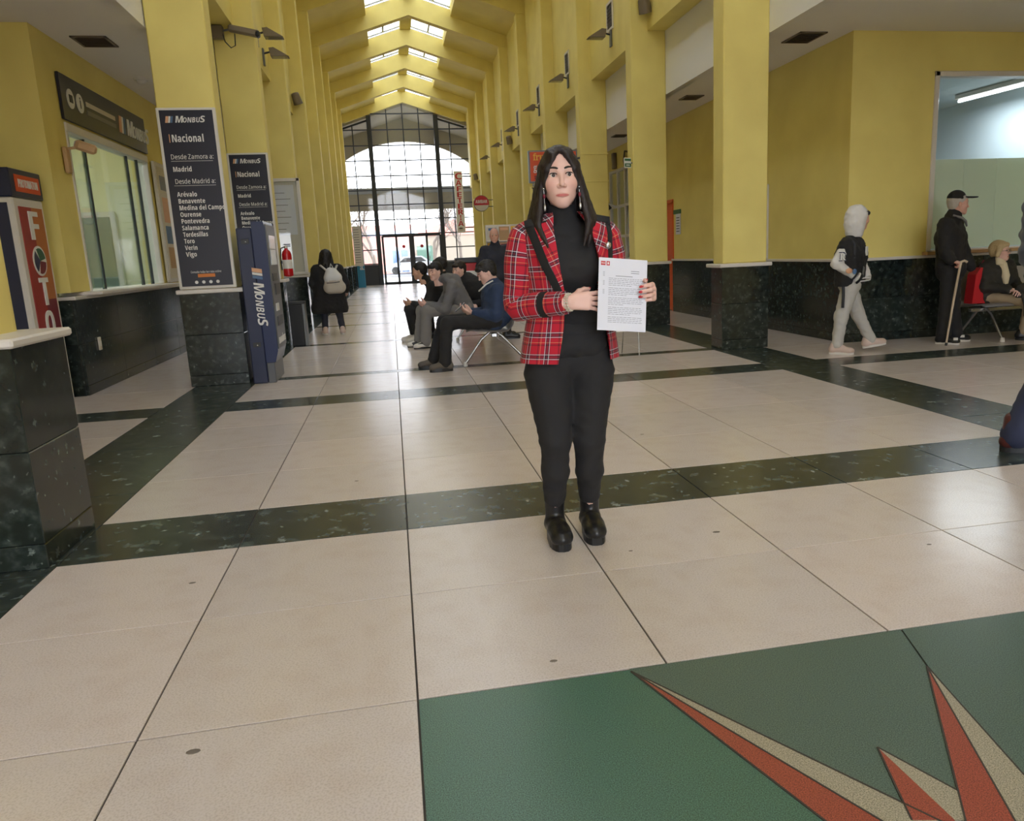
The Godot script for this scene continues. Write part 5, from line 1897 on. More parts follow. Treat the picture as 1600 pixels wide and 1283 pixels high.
func figure(label: String, root: Vector3, J: Dictionary, q: Dictionary) -> Node3D:
	var o := thing("person", label, "person", root)
	var cell: float = q.get("cell", 0.016)
	var s0: float = q.get("head_scale", 1.0)
	var head := Transform3D(look(J.face, q.get("roll", 0.0)).scaled(Vector3.ONE * s0), J.head)
	var lo := Vector3.ONE * 9.0
	var hi := -lo
	for k in ["hipL", "hipR", "shL", "shR", "neck", "elL", "elR", "wrL", "wrR", "knL", "knR", "anL", "anR"]:
		lo = lo.min(J[k])
		hi = hi.max(J[k])
	lo -= Vector3.ONE * 0.24
	hi += Vector3.ONE * 0.24
	# the body: slim under the clothes, head and hands welded on
	var b := Field.new(lo, hi, maxf(cell, 0.02))
	var mid: Vector3 = (J.shL + J.shR) / 2.0
	var pel: Vector3 = (J.hipL + J.hipR) / 2.0
	b.cap(mid, pel, 0.06, 0.06, 0.04)
	b.cap(J.shL, J.shR, 0.035, 0.035, 0.04)
	b.cap(mid, head * Vector3(0, -0.12, -0.03), 0.045, 0.045, 0.03)
	for s in ["L", "R"]:
		b.cap(J["sh" + s], J["el" + s], 0.035, 0.03, 0.03)
		b.cap(J["el" + s], J["wr" + s], 0.03, 0.024, 0.03)
		b.cap(pel, J["hip" + s], 0.05, 0.05, 0.03)
		b.cap(J["hip" + s], J["kn" + s], 0.05, 0.045, 0.03)
		b.cap(J["kn" + s], J["an" + s], 0.045, 0.032, 0.03)
	var mb := b.net(MB.new())
	mb.colored = true
	weld(mb, q.get("head_kind", "head_man"), head)
	for s in ["L", "R"]:
		if J.has("fi" + s):
			weld(mb, q.get("hand" + s, "hand_relaxed"), hand_tf(J["wr" + s], J["fi" + s], J["pa" + s], s == "R"))
	part("body", mb, q.skin, o)
	eyes_and_brows(o, head, q.hair, q.get("gaze", Vector3(0, 0, 1)), q.get("detail", false), q.get("head_kind", "head_man"))
	if q.get("style", "short") != "":
		hair(o, head, q.hair, q.get("style", "short"))
	# top
	var dp: float = q.get("depth", 0.12)
	var f := Field.new(lo, hi, cell)
	torso(f, J, dp, q.get("wide", 1.0))
	var ra: float = q.get("arm", 0.062)
	var sl: float = q.get("sleeve", 0.92)
	var fs := f
	if q.has("sleeve_mat"):
		fs = Field.new(lo, hi, cell)
		for s in ["L", "R"]:
			f.cap(J["sh" + s], J["sh" + s].lerp(J["el" + s], 0.2), ra * 1.02, ra * 0.98, 0.04)
	for s in ["L", "R"]:
		fs.cap(J["sh" + s].lerp(J["el" + s], 0.24 if q.has("sleeve_mat") else 0.0), J["el" + s], ra, ra * 0.88, 0.04)
		fs.cap(J["el" + s], J["el" + s].lerp(J["wr" + s], sl), ra * 0.88, ra * 0.7, 0.03)
	for s in ["L", "R"]:
		f.cap(J["sh" + s], J["sh" + s].lerp(J["el" + s], 0.12), ra + 0.006, ra + 0.004, 0.02, 1)
	if q.get("collar", true):
		f.cap(J.neck, J.neck.lerp(head * Vector3(0, -0.1, -0.03), q.get("collar_up", 0.7)), 0.07, 0.064, 0.03, 1)
	for e in q.get("top_caps", []):
		f.cap(e[0], e[1], e[2], e[3], 0.05)
	f.crumple(int(root.x * 100) + 3, q.get("fold", 13.0), q.get("crumple", 0.011), 1.3)
	if q.has("quilt"):
		f.quilt(q.quilt, 0.014)
	if q.has("hem"):
		f.clip(q.hem[0], q.hem[1])
	var tm := f.net(MB.new(), Transform3D(), q.get("pal", []))
	tm.colored = q.has("pal")
	var tp := part(q.get("top_name", "jacket"), tm, q.top, o)
	if q.has("sleeve_mat"):
		fs.crumple(int(root.x * 100) + 9, 13.0, 0.012, 1.0)
		part("sleeve", fs.net(MB.new()), q.sleeve_mat, tp)
	# trousers
	var g := Field.new(lo, hi, cell)
	var tr: float = q.get("thigh", 0.085)
	g.cap(J.hipL, J.hipR, tr * 1.06, tr * 1.06, 0.04)
	for s in ["L", "R"]:
		g.cap(J["hip" + s], J["kn" + s], tr, tr * 0.78, 0.04)
		g.cap(J["kn" + s], J["an" + s], tr * 0.75, q.get("cuff", tr * 0.62), 0.03)
	g.crumple(int(root.z * 100) + 1, 12.0, 0.009, 1.4)
	part("trousers", g.net(MB.new()), q.legs, o)
	for s in ["L", "R"]:
		var td: Vector3 = J.get("toe" + s, J.face)
		shoe(o, J["an" + s] - td * 0.02, td, q.get("shoe_len", 0.27), q.get("shoe", M.black_plastic), q.get("sole", M.black_plastic), q.get("boot", false), 0.01, J.get("lift" + s, 0.0), J.get("tilt" + s, 0.0))
	return o


func phone(label: String, at: Vector3, bs: Basis) -> void:
	var o := thing("mobile_phone", label, "phone", at)
	part("case", MB.new().box(Vector3.ZERO, Vector3(0.072, 0.15, 0.009), 0.003, bs), M.black_plastic, o)
	part("screen", MB.new().box(bs * Vector3(0, 0, 0.0048), Vector3(0.066, 0.14, 0.001), 0.0, bs), M.screen, o)


func build_people() -> void:
	mat("eye_white", rgb(228, 222, 216), 0.25)
	mat("eye_far", rgb(84, 60, 52), 0.3)
	mat("iris_brown", rgb(62, 42, 32), 0.2)
	mat("hair_dark", rgb(37, 27, 27), 0.42)
	mat("hair_black", rgb(30, 27, 28), 0.5)
	for hk in ["hair_dark", "hair_black"]:
		M[hk].roughness = 0.5
		M[hk].normal_enabled = true
		M[hk].normal_texture = noise_tex(14, 0.05, [], 256, FastNoiseLite.TYPE_SIMPLEX, 3, 6.0)
		M[hk].normal_scale = 0.7
		M[hk].uv1_triplanar = true
		M[hk].uv1_scale = Vector3(14, 0.9, 14)
	mat("hair_grey", rgb(186, 178, 170), 0.6)
	mat("hair_blond", rgb(196, 172, 130), 0.55)
	skin_mat("skin_light", rgb(232, 188, 174))
	skin_mat("skin_warm", rgb(214, 166, 142))
	skin_mat("skin_ruddy", rgb(222, 170, 152))
	cloth("cloth_black", rgb(34, 33, 35))
	cloth("cloth_charcoal", rgb(52, 52, 56))
	cloth("cloth_navy", rgb(42, 58, 88))
	cloth("cloth_dark_navy", rgb(46, 48, 60))
	cloth("cloth_grey", rgb(112, 110, 112))
	cloth("cloth_mid_grey", rgb(128, 124, 122))
	cloth("cloth_light_grey", rgb(196, 192, 186))
	cloth("cloth_beige", rgb(168, 148, 122))
	cloth("cloth_cream", rgb(226, 210, 176))
	cloth("cloth_white", rgb(222, 218, 214))
	cloth("cloth_jeans", rgb(50, 56, 82))
	cloth("cloth_puffer", rgb(78, 84, 98), 0.5)
	cloth("cloth_olive", rgb(50, 48, 44))
	cloth("suede", rgb(96, 88, 80), 0.9)
	cloth("trainer_white", rgb(222, 216, 208), 0.6)
	cloth("trainer_tan", rgb(212, 188, 176), 0.7)
	make_head("head_woman", 0.0024, true)
	make_head("head_man", 0.005, false)
	make_head("head_lady", 0.005, true)
	make_hand("hand_relaxed", 0.005, [[0.35, 0.45, 0.3], [0.4, 0.5, 0.3], [0.45, 0.55, 0.35], [0.5, 0.55, 0.35]], Vector3(0.55, 0.7, 0.4))
	make_hand("hand_grip", 0.005, [[1.1, 1.25, 0.7], [1.15, 1.3, 0.7], [1.2, 1.3, 0.7], [1.25, 1.3, 0.7]], Vector3(-0.1, 0.75, 0.65))
	build_woman()
	build_crowd()


func tartan() -> StandardMaterial3D:
	var n := 320
	var im := Image.create(n, n, true, Image.FORMAT_RGB8)
	var sett := func(t: float) -> Array:
		# colour, weight
		var c := Color8(190, 18, 46)
		if t > 0.30 and t < 0.58:
			c = Color8(34, 28, 44)
		elif t > 0.86 and t < 0.93:
			c = Color8(96, 14, 34)
		if absf(t - 0.335) < 0.016 or absf(t - 0.545) < 0.016:
			return [Color8(226, 224, 226), 3.5]
		if absf(t - 0.44) < 0.009:
			return [Color8(196, 30, 50), 1.2]
		if absf(t - 0.78) < 0.009:
			return [Color8(226, 196, 120), 2.0]
		return [c, 1.0]
	var line := []
	for x in n:
		line.append(sett.call(float(x) / n))
	for y in n:
		for x in n:
			var a: Array = line[x]
			var b: Array = line[y]
			var wa: float = a[1]
			var wb: float = b[1]
			var tw := 0.12 if (x + y) % 8 < 4 else -0.12
			im.set_pixel(x, y, (a[0] as Color).lerp(b[0], clampf(wb / (wa + wb) + tw, 0.0, 1.0)))
	im.generate_mipmaps()
	var m := cloth("tartan", Color.WHITE, 0.8)
	m.albedo_texture = ImageTexture.create_from_image(im)
	m.uv1_scale = Vector3.ONE / 0.088
	return m


# a sheet of cloth with thickness: rows of points, outer face away from `from`
func sheet(mb: MB, rows: Array, uvs: Array, thick: float, outward: Array) -> MB:
	var inner := []
	var rv := []
	for r in rows.size():
		var a := []
		for k in rows[r].size():
			a.append(rows[r][k] - outward[r][k] * thick)
		inner.append(a)
	var b0 := mb.v.size()
	mb.grid(rows, false, 1.0, uvs)
	orient(mb, b0, outward, rows[0].size(), 1.0)
	var b1 := mb.v.size()
	mb.grid(inner, false, 1.0, uvs)
	orient(mb, b1, outward, rows[0].size(), -1.0)
	var w: int = rows[0].size()
	var h := rows.size()
	for e in 2:
		for r in h - 1:
			var k: int = 0 if e == 0 else w - 1
			var kk: int = 1 if e == 0 else w - 2
			mb.poly([rows[r][k], rows[r + 1][k], inner[r + 1][k], inner[r][k]], rows[r][k] - rows[r][kk])
		for k in w - 1:
			var r: int = 0 if e == 0 else h - 1
			var rr: int = 1 if e == 0 else h - 2
			mb.poly([rows[r][k], rows[r][k + 1], inner[r][k + 1], inner[r][k]], rows[r][k] - rows[rr][k])
	return mb


func orient(mb: MB, b: int, outward: Array, w: int, sg: float) -> void:
	# turn the last grid so that its normals lean outwards
	var s := 0.0
	for k in range(b, mb.v.size()):
		var q := k - b
		s += mb.n[k].dot(outward[q / w][q % w])
	if s * sg < 0.0:
		for k in range(b, mb.v.size()):
			mb.n[k] = -mb.n[k]
		for k in range(0, mb.i.size(), 3):
			if mb.i[k] >= b:
				var t := mb.i[k + 1]
				mb.i[k + 1] = mb.i[k + 2]
				mb.i[k + 2] = t


func key_lerp(t: Array, y: float, col: int) -> float:
	# rows [y, a, b, ...] in descending y, smoothed between keys
	if y >= t[0][0]:
		return t[0][col]
	for k in t.size() - 1:
		if y >= t[k + 1][0]:
			var f: float = (y - t[k + 1][0]) / (t[k][0] - t[k + 1][0])
			return lerpf(t[k + 1][col], t[k][col], f)
	return t[-1][col]


func build_woman() -> void:
	var o := thing("person", "woman in a red tartan blazer and black trousers holding up a printed page", "person", Vector3(0.70, 0, -3.18))
	var tart := tartan()
	var trim := cloth("trim_black", rgb(30, 29, 31), 0.9)
	var s0 := 1.0
	var face := Vector3(-0.14, -0.01, 1.0)
	var hb := look(face, 0.02)
	var head := Transform3D(Basis(hb.x * 1.01, hb.y * 1.1, hb.z), Vector3(-0.019, 1.553, 0.08) - hb.z * 0.074)
	var J := {
		hipR = Vector3(-0.088, 0.84, -0.01), hipL = Vector3(0.1, 0.84, -0.01), knR = Vector3(-0.075, 0.475, 0.02), knL = Vector3(0.078, 0.46, 0.0),
		anR = Vector3(-0.07, 0.14, -0.07), anL = Vector3(0.096, 0.13, -0.1), shR = Vector3(-0.155, 1.335, -0.03), shL = Vector3(0.175, 1.335, -0.03),
		elR = Vector3(-0.2, 1.04, -0.03), elL = Vector3(0.225, 1.03, -0.05), wrR = Vector3(-0.022, 1.06, 0.148), wrL = Vector3(0.295, 1.075, 0.09)}
	# body with head and hands
	make_hand("hand_page_right", 0.0028, [[0.3, 0.3, 0.2], [0.35, 0.38, 0.22], [0.4, 0.45, 0.25], [0.45, 0.5, 0.3]], Vector3(0.35, 0.75, 0.55), 1.0, true)
	make_hand("hand_page_left", 0.0028, [[0.95, 0.75, 0.25], [1.0, 0.8, 0.25], [1.05, 0.85, 0.3], [1.1, 0.9, 0.3]], Vector3(0.2, 0.85, 0.5), 0.6, true)
	var b := Field.new(Vector3(-0.34, 0.02, -0.24), Vector3(0.42, 1.56, 0.26), 0.014)
	b.cap(Vector3(0, 1.28, -0.03), Vector3(0, 0.9, -0.02), 0.055, 0.055, 0.03)
	b.cap(J.shR, J.shL, 0.035, 0.035, 0.04)
	b.cap(Vector3(0, 1.32, -0.03), head * Vector3(0, -0.11, -0.03), 0.045, 0.04, 0.03)
	for s in ["L", "R"]:
		b.cap(J["sh" + s], J["el" + s], 0.032, 0.024, 0.03)
		b.cap(J["el" + s], J["wr" + s], 0.022, 0.024, 0.02)
		b.cap(J["hip" + s], J["kn" + s], 0.06, 0.045, 0.03)
		b.cap(J["kn" + s], J["an" + s], 0.04, 0.024, 0.03)
	var mb := b.net(MB.new())
	mb.colored = true
	weld(mb, "head_woman", head)
	weld(mb, "hand_page_right", hand_tf(J.wrR, Vector3(1.0, 0.03, 0.1), Vector3(0.1, -0.25, -1.0), true, 0.94))
	weld(mb, "hand_page_left", hand_tf(J.wrL, Vector3(0.38, 0.12, 0.92), Vector3(-1.0, -0.1, 0.3), false, 0.94))
	part("body", mb, M.skin_light, o)
	eyes_and_brows(o, head, M.hair_dark, Vector3(0.1, 0.04, 1), true, "head_woman")

	# hair: crown with a middle parting, long locks to the chest on both sides
	var hf := Field.new(Vector3(-0.2, -0.31, -0.17), Vector3(0.2, 0.14, 0.16), 0.004)
	hf.ell(Vector3(0, 0.026, -0.022), Vector3(0.079, 0.082, 0.1), 0.0)
	hf.ell(Vector3(0, -0.03, -0.055), Vector3(0.08, 0.1, 0.055), 0.03)
	for s: float in [-1.0, 1.0]:
		for k in 11:
			var t := k / 10.0
			# from the parting out over the temple and down past the jaw
			var a := Vector3(s * 0.007, 0.1 - 0.03 * absf(t - 0.4), 0.046 - 0.12 * t)
			var m := Vector3(s * 0.037, 0.084 - 0.02 * absf(t - 0.4), 0.05 - 0.115 * t)
			var c := Vector3(s * (0.061 + 0.01 * sin(t * 2.0)), 0.035, 0.056 - 0.11 * t)
			var e := Vector3(s * (0.08 + 0.014 * sin(t * 2.6)), -0.06, 0.036 - 0.1 * t)
			var g := Vector3(s * (0.1 + 0.034 * sin(t * 2.2)), -0.17, 0.07 - 0.12 * t)
			var h2 := Vector3(s * (0.07 + 0.1 * t + 0.012 * sin(k * 3.1)), -0.25 + 0.05 * t + 0.016 * sin(k * 2.3), 0.128 - 0.15 * t)
			hf.cap(a, m, 0.008, 0.01, 0.014)
			hf.cap(m, c, 0.01, 0.01, 0.014)
			hf.cap(c, e, 0.01, 0.0145, 0.01)
			hf.cap(e, g, 0.0145, 0.015, 0.008)
			hf.cap(g, h2, 0.015, 0.004, 0.006)
	for s: float in [-1.0, 1.0]:
		hf.cap(Vector3(s * 0.035, -0.05, -0.07), Vector3(s * 0.05, -0.23, -0.065), 0.052, 0.045, 0.04)
	hf.ell(Vector3(0, -0.045, 0.085), Vector3(0.061, 0.097, 0.062), -0.008)
	# two sweeps from the parting across the corners of the forehead
	for s: float in [-1.0, 1.0]:
		for k in 4:
			var t := k / 3.0
			var p0 := Vector3(s * (0.003 + 0.004 * t), 0.09 + 0.006 * t, 0.058 - 0.02 * t)
			var p1 := Vector3(s * (0.027 + 0.01 * t), 0.064 + 0.008 * t, 0.078 - 0.016 * t)
			var p2 := Vector3(s * (0.053 + 0.007 * t), 0.02, 0.07 - 0.018 * t)
			var p3 := Vector3(s * (0.066 + 0.006 * t), -0.05, 0.042 - 0.016 * t)
			hf.cap(p0, p1, 0.007, 0.009, 0.008)
			hf.cap(p1, p2, 0.009, 0.0095, 0.008)
			hf.cap(p2, p3, 0.0095, 0.011, 0.008)
	hf.cap(Vector3(0, 0.117, 0.085), Vector3(0, 0.115, -0.03), 0.004, 0.003, -0.005)
	hf.crumple(3, 90.0, 0.0026, 0.1)
	part("hair", hf.net(MB.new(), head), M.hair_dark, o)

	# earrings
	for s: float in [-1.0, 1.0]:
		var e0 := head * Vector3(s * 0.07, -0.042, 0.052)
		var er := part("earring", MB.new().tube([e0, e0 + Vector3(0, -0.075, 0.01)], 0.0012, 5), M.chrome, o)
		part("earring_stud", MB.new().ball(e0, Vector3.ONE * 0.005), M.chrome, er)
		part("pink_bead", MB.new().ball(e0 + Vector3(0, -0.03, 0.004), Vector3(0.0055, 0.009, 0.0055)), M.maroon_print, er)
		part("silver_drop", MB.new().ball(e0 + Vector3(0, -0.075, 0.01), Vector3(0.006, 0.014, 0.006)), M.chrome, er)

	# black roll-neck and trousers
	var tf := Field.new(Vector3(-0.26, 0.78, -0.22), Vector3(0.28, 1.5, 0.2), 0.011)
	tf.cap(Vector3(-0.07, 1.26, -0.015), Vector3(0.09, 1.26, -0.015), 0.086, 0.086, 0.0)
	tf.cap(Vector3(-0.045, 1.19, 0.008), Vector3(0.065, 1.19, 0.008), 0.09, 0.09, 0.02)
	tf.cap(Vector3(-0.05, 1.02, 0.0), Vector3(0.075, 1.02, 0.0), 0.085, 0.085, 0.04)
	tf.cap(Vector3(-0.06, 0.88, 0.0), Vector3(0.08, 0.88, 0.0), 0.088, 0.088, 0.03)
	tf.cap(Vector3(-0.1, 1.335, -0.03), Vector3(0.12, 1.335, -0.03), 0.045, 0.045, 0.04)
	tf.cap(Vector3(0.0, 1.35, -0.025), head * Vector3(0, -0.115, -0.022), 0.062, 0.057, 0.04)
	tf.crumple(4, 12.0, 0.008)
	tf.clip((head.basis.y.normalized() + Vector3(0, 0, 0.1)).normalized(), (head.basis.y.normalized() + Vector3(0, 0, 0.1)).normalized().dot(head * Vector3(0, -0.1, 0.03)))
	part("roll_neck_top", tf.net(MB.new()), M.cloth_black, o)
	var g := Field.new(Vector3(-0.26, 0.06, -0.24), Vector3(0.28, 1.02, 0.18), 0.011)
	g.cap(Vector3(-0.07, 0.93, -0.01), Vector3(0.085, 0.93, -0.01), 0.085, 0.085, 0.0)
	g.cap(Vector3(-0.08, 0.83, -0.02), Vector3(0.095, 0.83, -0.02), 0.09, 0.09, 0.03)
	for s in ["L", "R"]:
		var sx := 1.0 if s == "L" else -1.0
		var hp: Vector3 = J["hip" + s]
		g.cap(hp + Vector3(sx * 0.002, -0.085, -0.005), J["kn" + s], 0.1, 0.068, 0.03)
		g.cap(J["kn" + s], J["kn" + s].lerp(J["an" + s], 0.45), 0.063, 0.06, 0.02)
		g.cap(J["kn" + s].lerp(J["an" + s], 0.45), J["an" + s] + Vector3(0, 0.05, -0.002), 0.06, 0.048, 0.02)
	g.crumple(6, 13.0, 0.005)
	part("trousers", g.net(MB.new()), M.cloth_black, o)
	var boot := mat("boot_leather", rgb(30, 30, 32), 0.28)
	shoe(o, Vector3(-0.07, 0, -0.075), Vector3(-0.03, 0, 1), 0.26, boot, M.black_plastic, true, 0.006)
	shoe(o, Vector3(0.098, 0, -0.105), Vector3(-0.1, 0, 1), 0.26, boot, M.black_plastic, true, 0.006)

	# blazer: open-fronted shell, sleeves, lapels edged in black
	var shape := [[1.415, 0.07, 0.07, 0.0], [1.395, 0.125, 0.085, 0.0], [1.365, 0.178, 0.1, 0.0], [1.32, 0.196, 0.122, 0.005], [1.22, 0.19, 0.142, 0.01], [1.08, 0.176, 0.132, 0.015], [1.0, 0.18, 0.135, 0.01], [0.9, 0.2, 0.148, 0.005], [0.812, 0.214, 0.156, 0.0]]
	var left := [[1.415, 0.055], [1.33, 0.098], [1.2, 0.128], [1.06, 0.136], [0.95, 0.15], [0.812, 0.164]]
	var right := [[1.415, -0.055], [1.33, -0.062], [1.2, -0.045], [1.06, -0.028], [0.95, -0.04], [0.812, -0.07]]
	var rows := []
	var uvs := []
	var outs := []
	var nr := 26
	var nc := 44
	for r in nr:
		var y := lerpf(1.415, 0.812, float(r) / (nr - 1))
		var a := key_lerp(shape, y, 1)
		var bb := key_lerp(shape, y, 2)
		var cx := 0.008 + key_lerp(shape, y, 3)
		var tl := acos(clampf((key_lerp(left, y, 1) - cx) / a, -1.0, 1.0))
		var tr := acos(clampf((key_lerp(right, y, 1) - cx) / a, -1.0, 1.0))
		var row := []
		var uv := []
		var ou := []
		for k in nc:
			# from the left front edge round the back to the right front edge
			var t := lerpf(-tl, TAU - tr, float(k) / (nc - 1))
			t = lerpf(tl, tr - TAU, float(k) / (nc - 1))
			var fold := 0.004 * sin(t * 7.0 + y * 9.0) * smoothstep(1.1, 0.85, y)
			var p := Vector3(cx + (a + fold) * cos(t), y, -0.02 + (bb + fold) * sin(t))
			row.append(p)
			uv.append(Vector2(t * 0.185, -y))
			ou.append(Vector3(cos(t) / a, 0, sin(t) / bb).normalized())
		rows.append(row)
		uvs.append(uv)
		outs.append(ou)
	var jk := part("blazer", sheet(MB.new(), rows, uvs, 0.006, outs), tart, o)
	# sleeves
	for s in ["R", "L"]:
		var sx := 1.0 if s == "L" else -1.0
		var sh: Vector3 = J["sh" + s]
		var pts := [sh + Vector3(-sx * 0.035, 0.02, 0), sh + Vector3(sx * 0.008, -0.012, 0.0), sh.lerp(J["el" + s], 0.3) + Vector3(sx * 0.012, 0, 0), sh.lerp(J["el" + s], 0.65) + Vector3(sx * 0.008, 0, -0.002), J["el" + s] + Vector3(0, 0.04, -0.012), J["el" + s] + Vector3(0, -0.005, 0.005), J["el" + s].lerp(J["wr" + s], 0.3), J["el" + s].lerp(J["wr" + s], 0.62), J["el" + s].lerp(J["wr" + s], 0.95)]
		var rad := [0.045, 0.062, 0.064, 0.06, 0.057, 0.056, 0.054, 0.05, 0.047]
		var cur := Curve3D.new()
		for k in pts.size():
			var tan: Vector3 = (pts[mini(k + 1, pts.size() - 1)] - pts[maxi(k - 1, 0)]) / 6.0
			cur.add_point(pts[k], -tan, tan)
		var n := 34
		var sp := []
		var sr := []
		var total := cur.get_baked_length()
		for k in n:
			var u := float(k) / (n - 1)
			sp.append(cur.sample_baked(u * total))
			var fi := u * (rad.size() - 1)
			var i0 := mini(int(fi), rad.size() - 2)
			sr.append(lerpf(rad[i0], rad[i0 + 1], fi - i0) * (1.0 + 0.03 * sin(u * 26.0) * sin(u * PI)))
		var sm := MB.new()
		sm.tube(sp, sr, 22, true)
		# cloth runs along the sleeve: u round it, v down it
		for k in sm.u.size():
			if k < n * 23:
				sm.u[k] = Vector2(float(k % 23) / 22.0 * 0.36, float(k / 23) / (n - 1) * total)
		var sl := part("sleeve", sm, tart, jk)
		# black band and turned-back cuff
		var dirw: Vector3 = (J["wr" + s] - J["el" + s]).normalized()
		var c0: Vector3 = J["el" + s].lerp(J["wr" + s], 0.52)
		part("cuff_band", MB.new().tube([c0, c0 + dirw * 0.028], 0.0535, 20), trim, sl)
	# lapels
	for s in ["R", "L"]:
		var sx := 1.0 if s == "L" else -1.0
		var inn: Array
		var out: Array
		if s == "R":
			inn = [Vector2(-0.05, 1.415), Vector2(-0.062, 1.35), Vector2(-0.05, 1.22), Vector2(-0.03, 1.09), Vector2(-0.02, 1.01)]
			out = [Vector2(-0.165, 1.385), Vector2(-0.16, 1.34), Vector2(-0.12, 1.21), Vector2(-0.065, 1.09), Vector2(-0.028, 1.01)]
		else:
			inn = [Vector2(0.06, 1.415), Vector2(0.09, 1.35), Vector2(0.122, 1.22), Vector2(0.136, 1.09), Vector2(0.145, 1.01)]
			out = [Vector2(0.19, 1.39), Vector2(0.196, 1.34), Vector2(0.19, 1.21), Vector2(0.17, 1.09), Vector2(0.155, 1.01)]
		for band in 2:
			var lr := []
			var lu := []
			var lo := []
			for r in 15:
				var u := r / 14.0 * 4.0
				var i0 := mini(int(u), 3)
				var pi: Vector2 = inn[i0].lerp(inn[i0 + 1], u - i0)
				var po: Vector2 = out[i0].lerp(out[i0 + 1], u - i0)
				var wd := maxf((po - pi).length(), 0.001)
				var tb := clampf(1.0 - 0.03 / wd, 0.0, 1.0)
				var row := []
				var uv := []
				var ou := []
				for k in 6:
					var t := (k / 5.0) * tb if band == 0 else lerpf(tb, 1.0, k / 5.0)
					var q := pi.lerp(po, t)
					var a := key_lerp(shape, q.y, 1)
					var bb := key_lerp(shape, q.y, 2)
					var cx := 0.008 + key_lerp(shape, q.y, 3)
					var e := clampf((q.x - cx) / a, -0.97, 0.97)
					var z := -0.02 + bb * sqrt(1.0 - e * e) + 0.011 + 0.008 * sin(t * PI) + (0.002 if band == 1 else 0.0)
					row.append(Vector3(q.x, q.y, z))
					uv.append(Vector2(q.x * 0.95 + q.y * 0.4 * -sx, q.y * 0.95 - q.x * 0.4 * -sx))
					ou.append(Vector3(e * 0.6, 0, 1).normalized())
				lr.append(row)
				lu.append(uv)
				lo.append(ou)
			part("lapel" if band == 0 else "lapel_trim", sheet(MB.new(), lr, lu, 0.005, lo), tart if band == 0 else trim, jk)
		# black edge along the collar end of the lapel
		var tr3 := []
		var tu := []
		var to := []
		for r in 2:
			var row := []
			var uv := []
			var ou := []
			for k in 6:
				var q: Vector2 = (inn[0] as Vector2).lerp(out[0], lerpf(0.3, 1.0, k / 5.0)) + Vector2(0, -0.028 * r)
				var a := key_lerp(shape, q.y, 1)
				var bb := key_lerp(shape, q.y, 2)
				var e := clampf((q.x - 0.008) / a, -0.97, 0.97)
				row.append(Vector3(q.x, q.y, -0.02 + bb * sqrt(1.0 - e * e) + 0.022))
				uv.append(Vector2.ZERO)
				ou.append(Vector3(e * 0.5, 0.2, 1).normalized())
			tr3.append(row)
			tu.append(uv)
			to.append(ou)
		part("lapel_trim", sheet(MB.new(), tr3, tu, 0.005, to), trim, jk)
	part("brooch", MB.new().ball(Vector3(0.158, 1.275, 0.105), Vector3(0.012, 0.014, 0.006)).ball(Vector3(0.158, 1.275, 0.112), Vector3.ONE * 0.004), M.chrome, jk)
	# pale bead bracelets
	for k in 2:
		var c: Vector3 = J.elR.lerp(J.wrR, 0.985 + 0.045 * k)
		var dw: Vector3 = (J.wrR - J.elR).normalized()
		var ux := dw.cross(Vector3.UP).normalized()
		var uy := dw.cross(ux)
		var br := MB.new()
		for j in 18:
			var a := TAU * j / 18.0
			br.ball(c + ux * cos(a) * 0.028 + uy * sin(a) * 0.033, Vector3.ONE * 0.0048, Basis(), 6, 4)
		part("bracelet", br, M.cream_paper, o)

	# the page
	var pg := thing("printed_page", "white printed page with a red square mark, held up by the woman", "page", Vector3(0.70, 0, -3.18))
	var tl := Vector3(0.104, 1.231, 0.158)
	var ex := Vector3(0.304, 1.209, 0.158) - tl
	var ey := Vector3(0.069, 0.95, 0.212) - tl
	var nx := ex.normalized()
	var nz := ex.cross(-ey).normalized()
	var ny := nz.cross(nx)
	pg.transform = Transform3D(Basis(nx, ny, nz), Vector3(0.70, 0, -3.18) + tl)
	var w := 0.2
	var h := 0.287
	part("sheet", MB.new().box(Vector3(w / 2, -h / 2, 0), Vector3(w, h, 0.0012)), M.paper, pg)
	part("red_mark", MB.new().box(Vector3(0.018, -0.022, 0.0008), Vector3(0.019, 0.016, 0.0006)), M.red_print, pg)
	part("red_mark", MB.new().box(Vector3(0.038, -0.022, 0.0008), Vector3(0.013, 0.017, 0.0006)), M.red_print, pg)
	text("PSOE", 0.008, M.white_print, pg, Transform3D(Basis(), Vector3(0.018, -0.022, 0.0013)), true, "Droid Sans", 0.015)
	part("white_emblem", MB.new().ball(Vector3(0.038, -0.022, 0.0012), Vector3(0.003, 0.005, 0.0005)), M.white_print, pg)
	var pr := RandomNumberGenerator.new()
	pr.seed = 12
	var ln := MB.new()
	ln.box(Vector3(0.15, -0.048, 0.0008), Vector3(0.034, 0.002, 0.0004)).box(Vector3(0.15, -0.056, 0.0008), Vector3(0.034, 0.002, 0.0004)).box(Vector3(0.105, -0.07, 0.0008), Vector3(0.07, 0.002, 0.0004))
	var y := -0.08
	var count := 0
	while y > -0.26:
		count += 1
		var l := 0.132 if count % 5 != 0 else pr.randf_range(0.04, 0.1)
		# words of a line
		var x := 0.042
		while x < 0.042 + l:
			var ww := pr.randf_range(0.006, 0.02)
			ln.box(Vector3(x + ww / 2, y, 0.0008), Vector3(ww, 0.0014, 0.0004))
			x += ww + 0.003
		y -= 0.0068 if count % 5 != 0 else 0.011
	for k in 3:
		for j in 4:
			ln.box(Vector3(0.022, -0.056 - 0.035 * k - 0.005 * j, 0.0008), Vector3(0.007, 0.0012, 0.0004))
	part("printed_lines", ln, mat("page_ink", rgb(120, 120, 130), 0.7), pg)


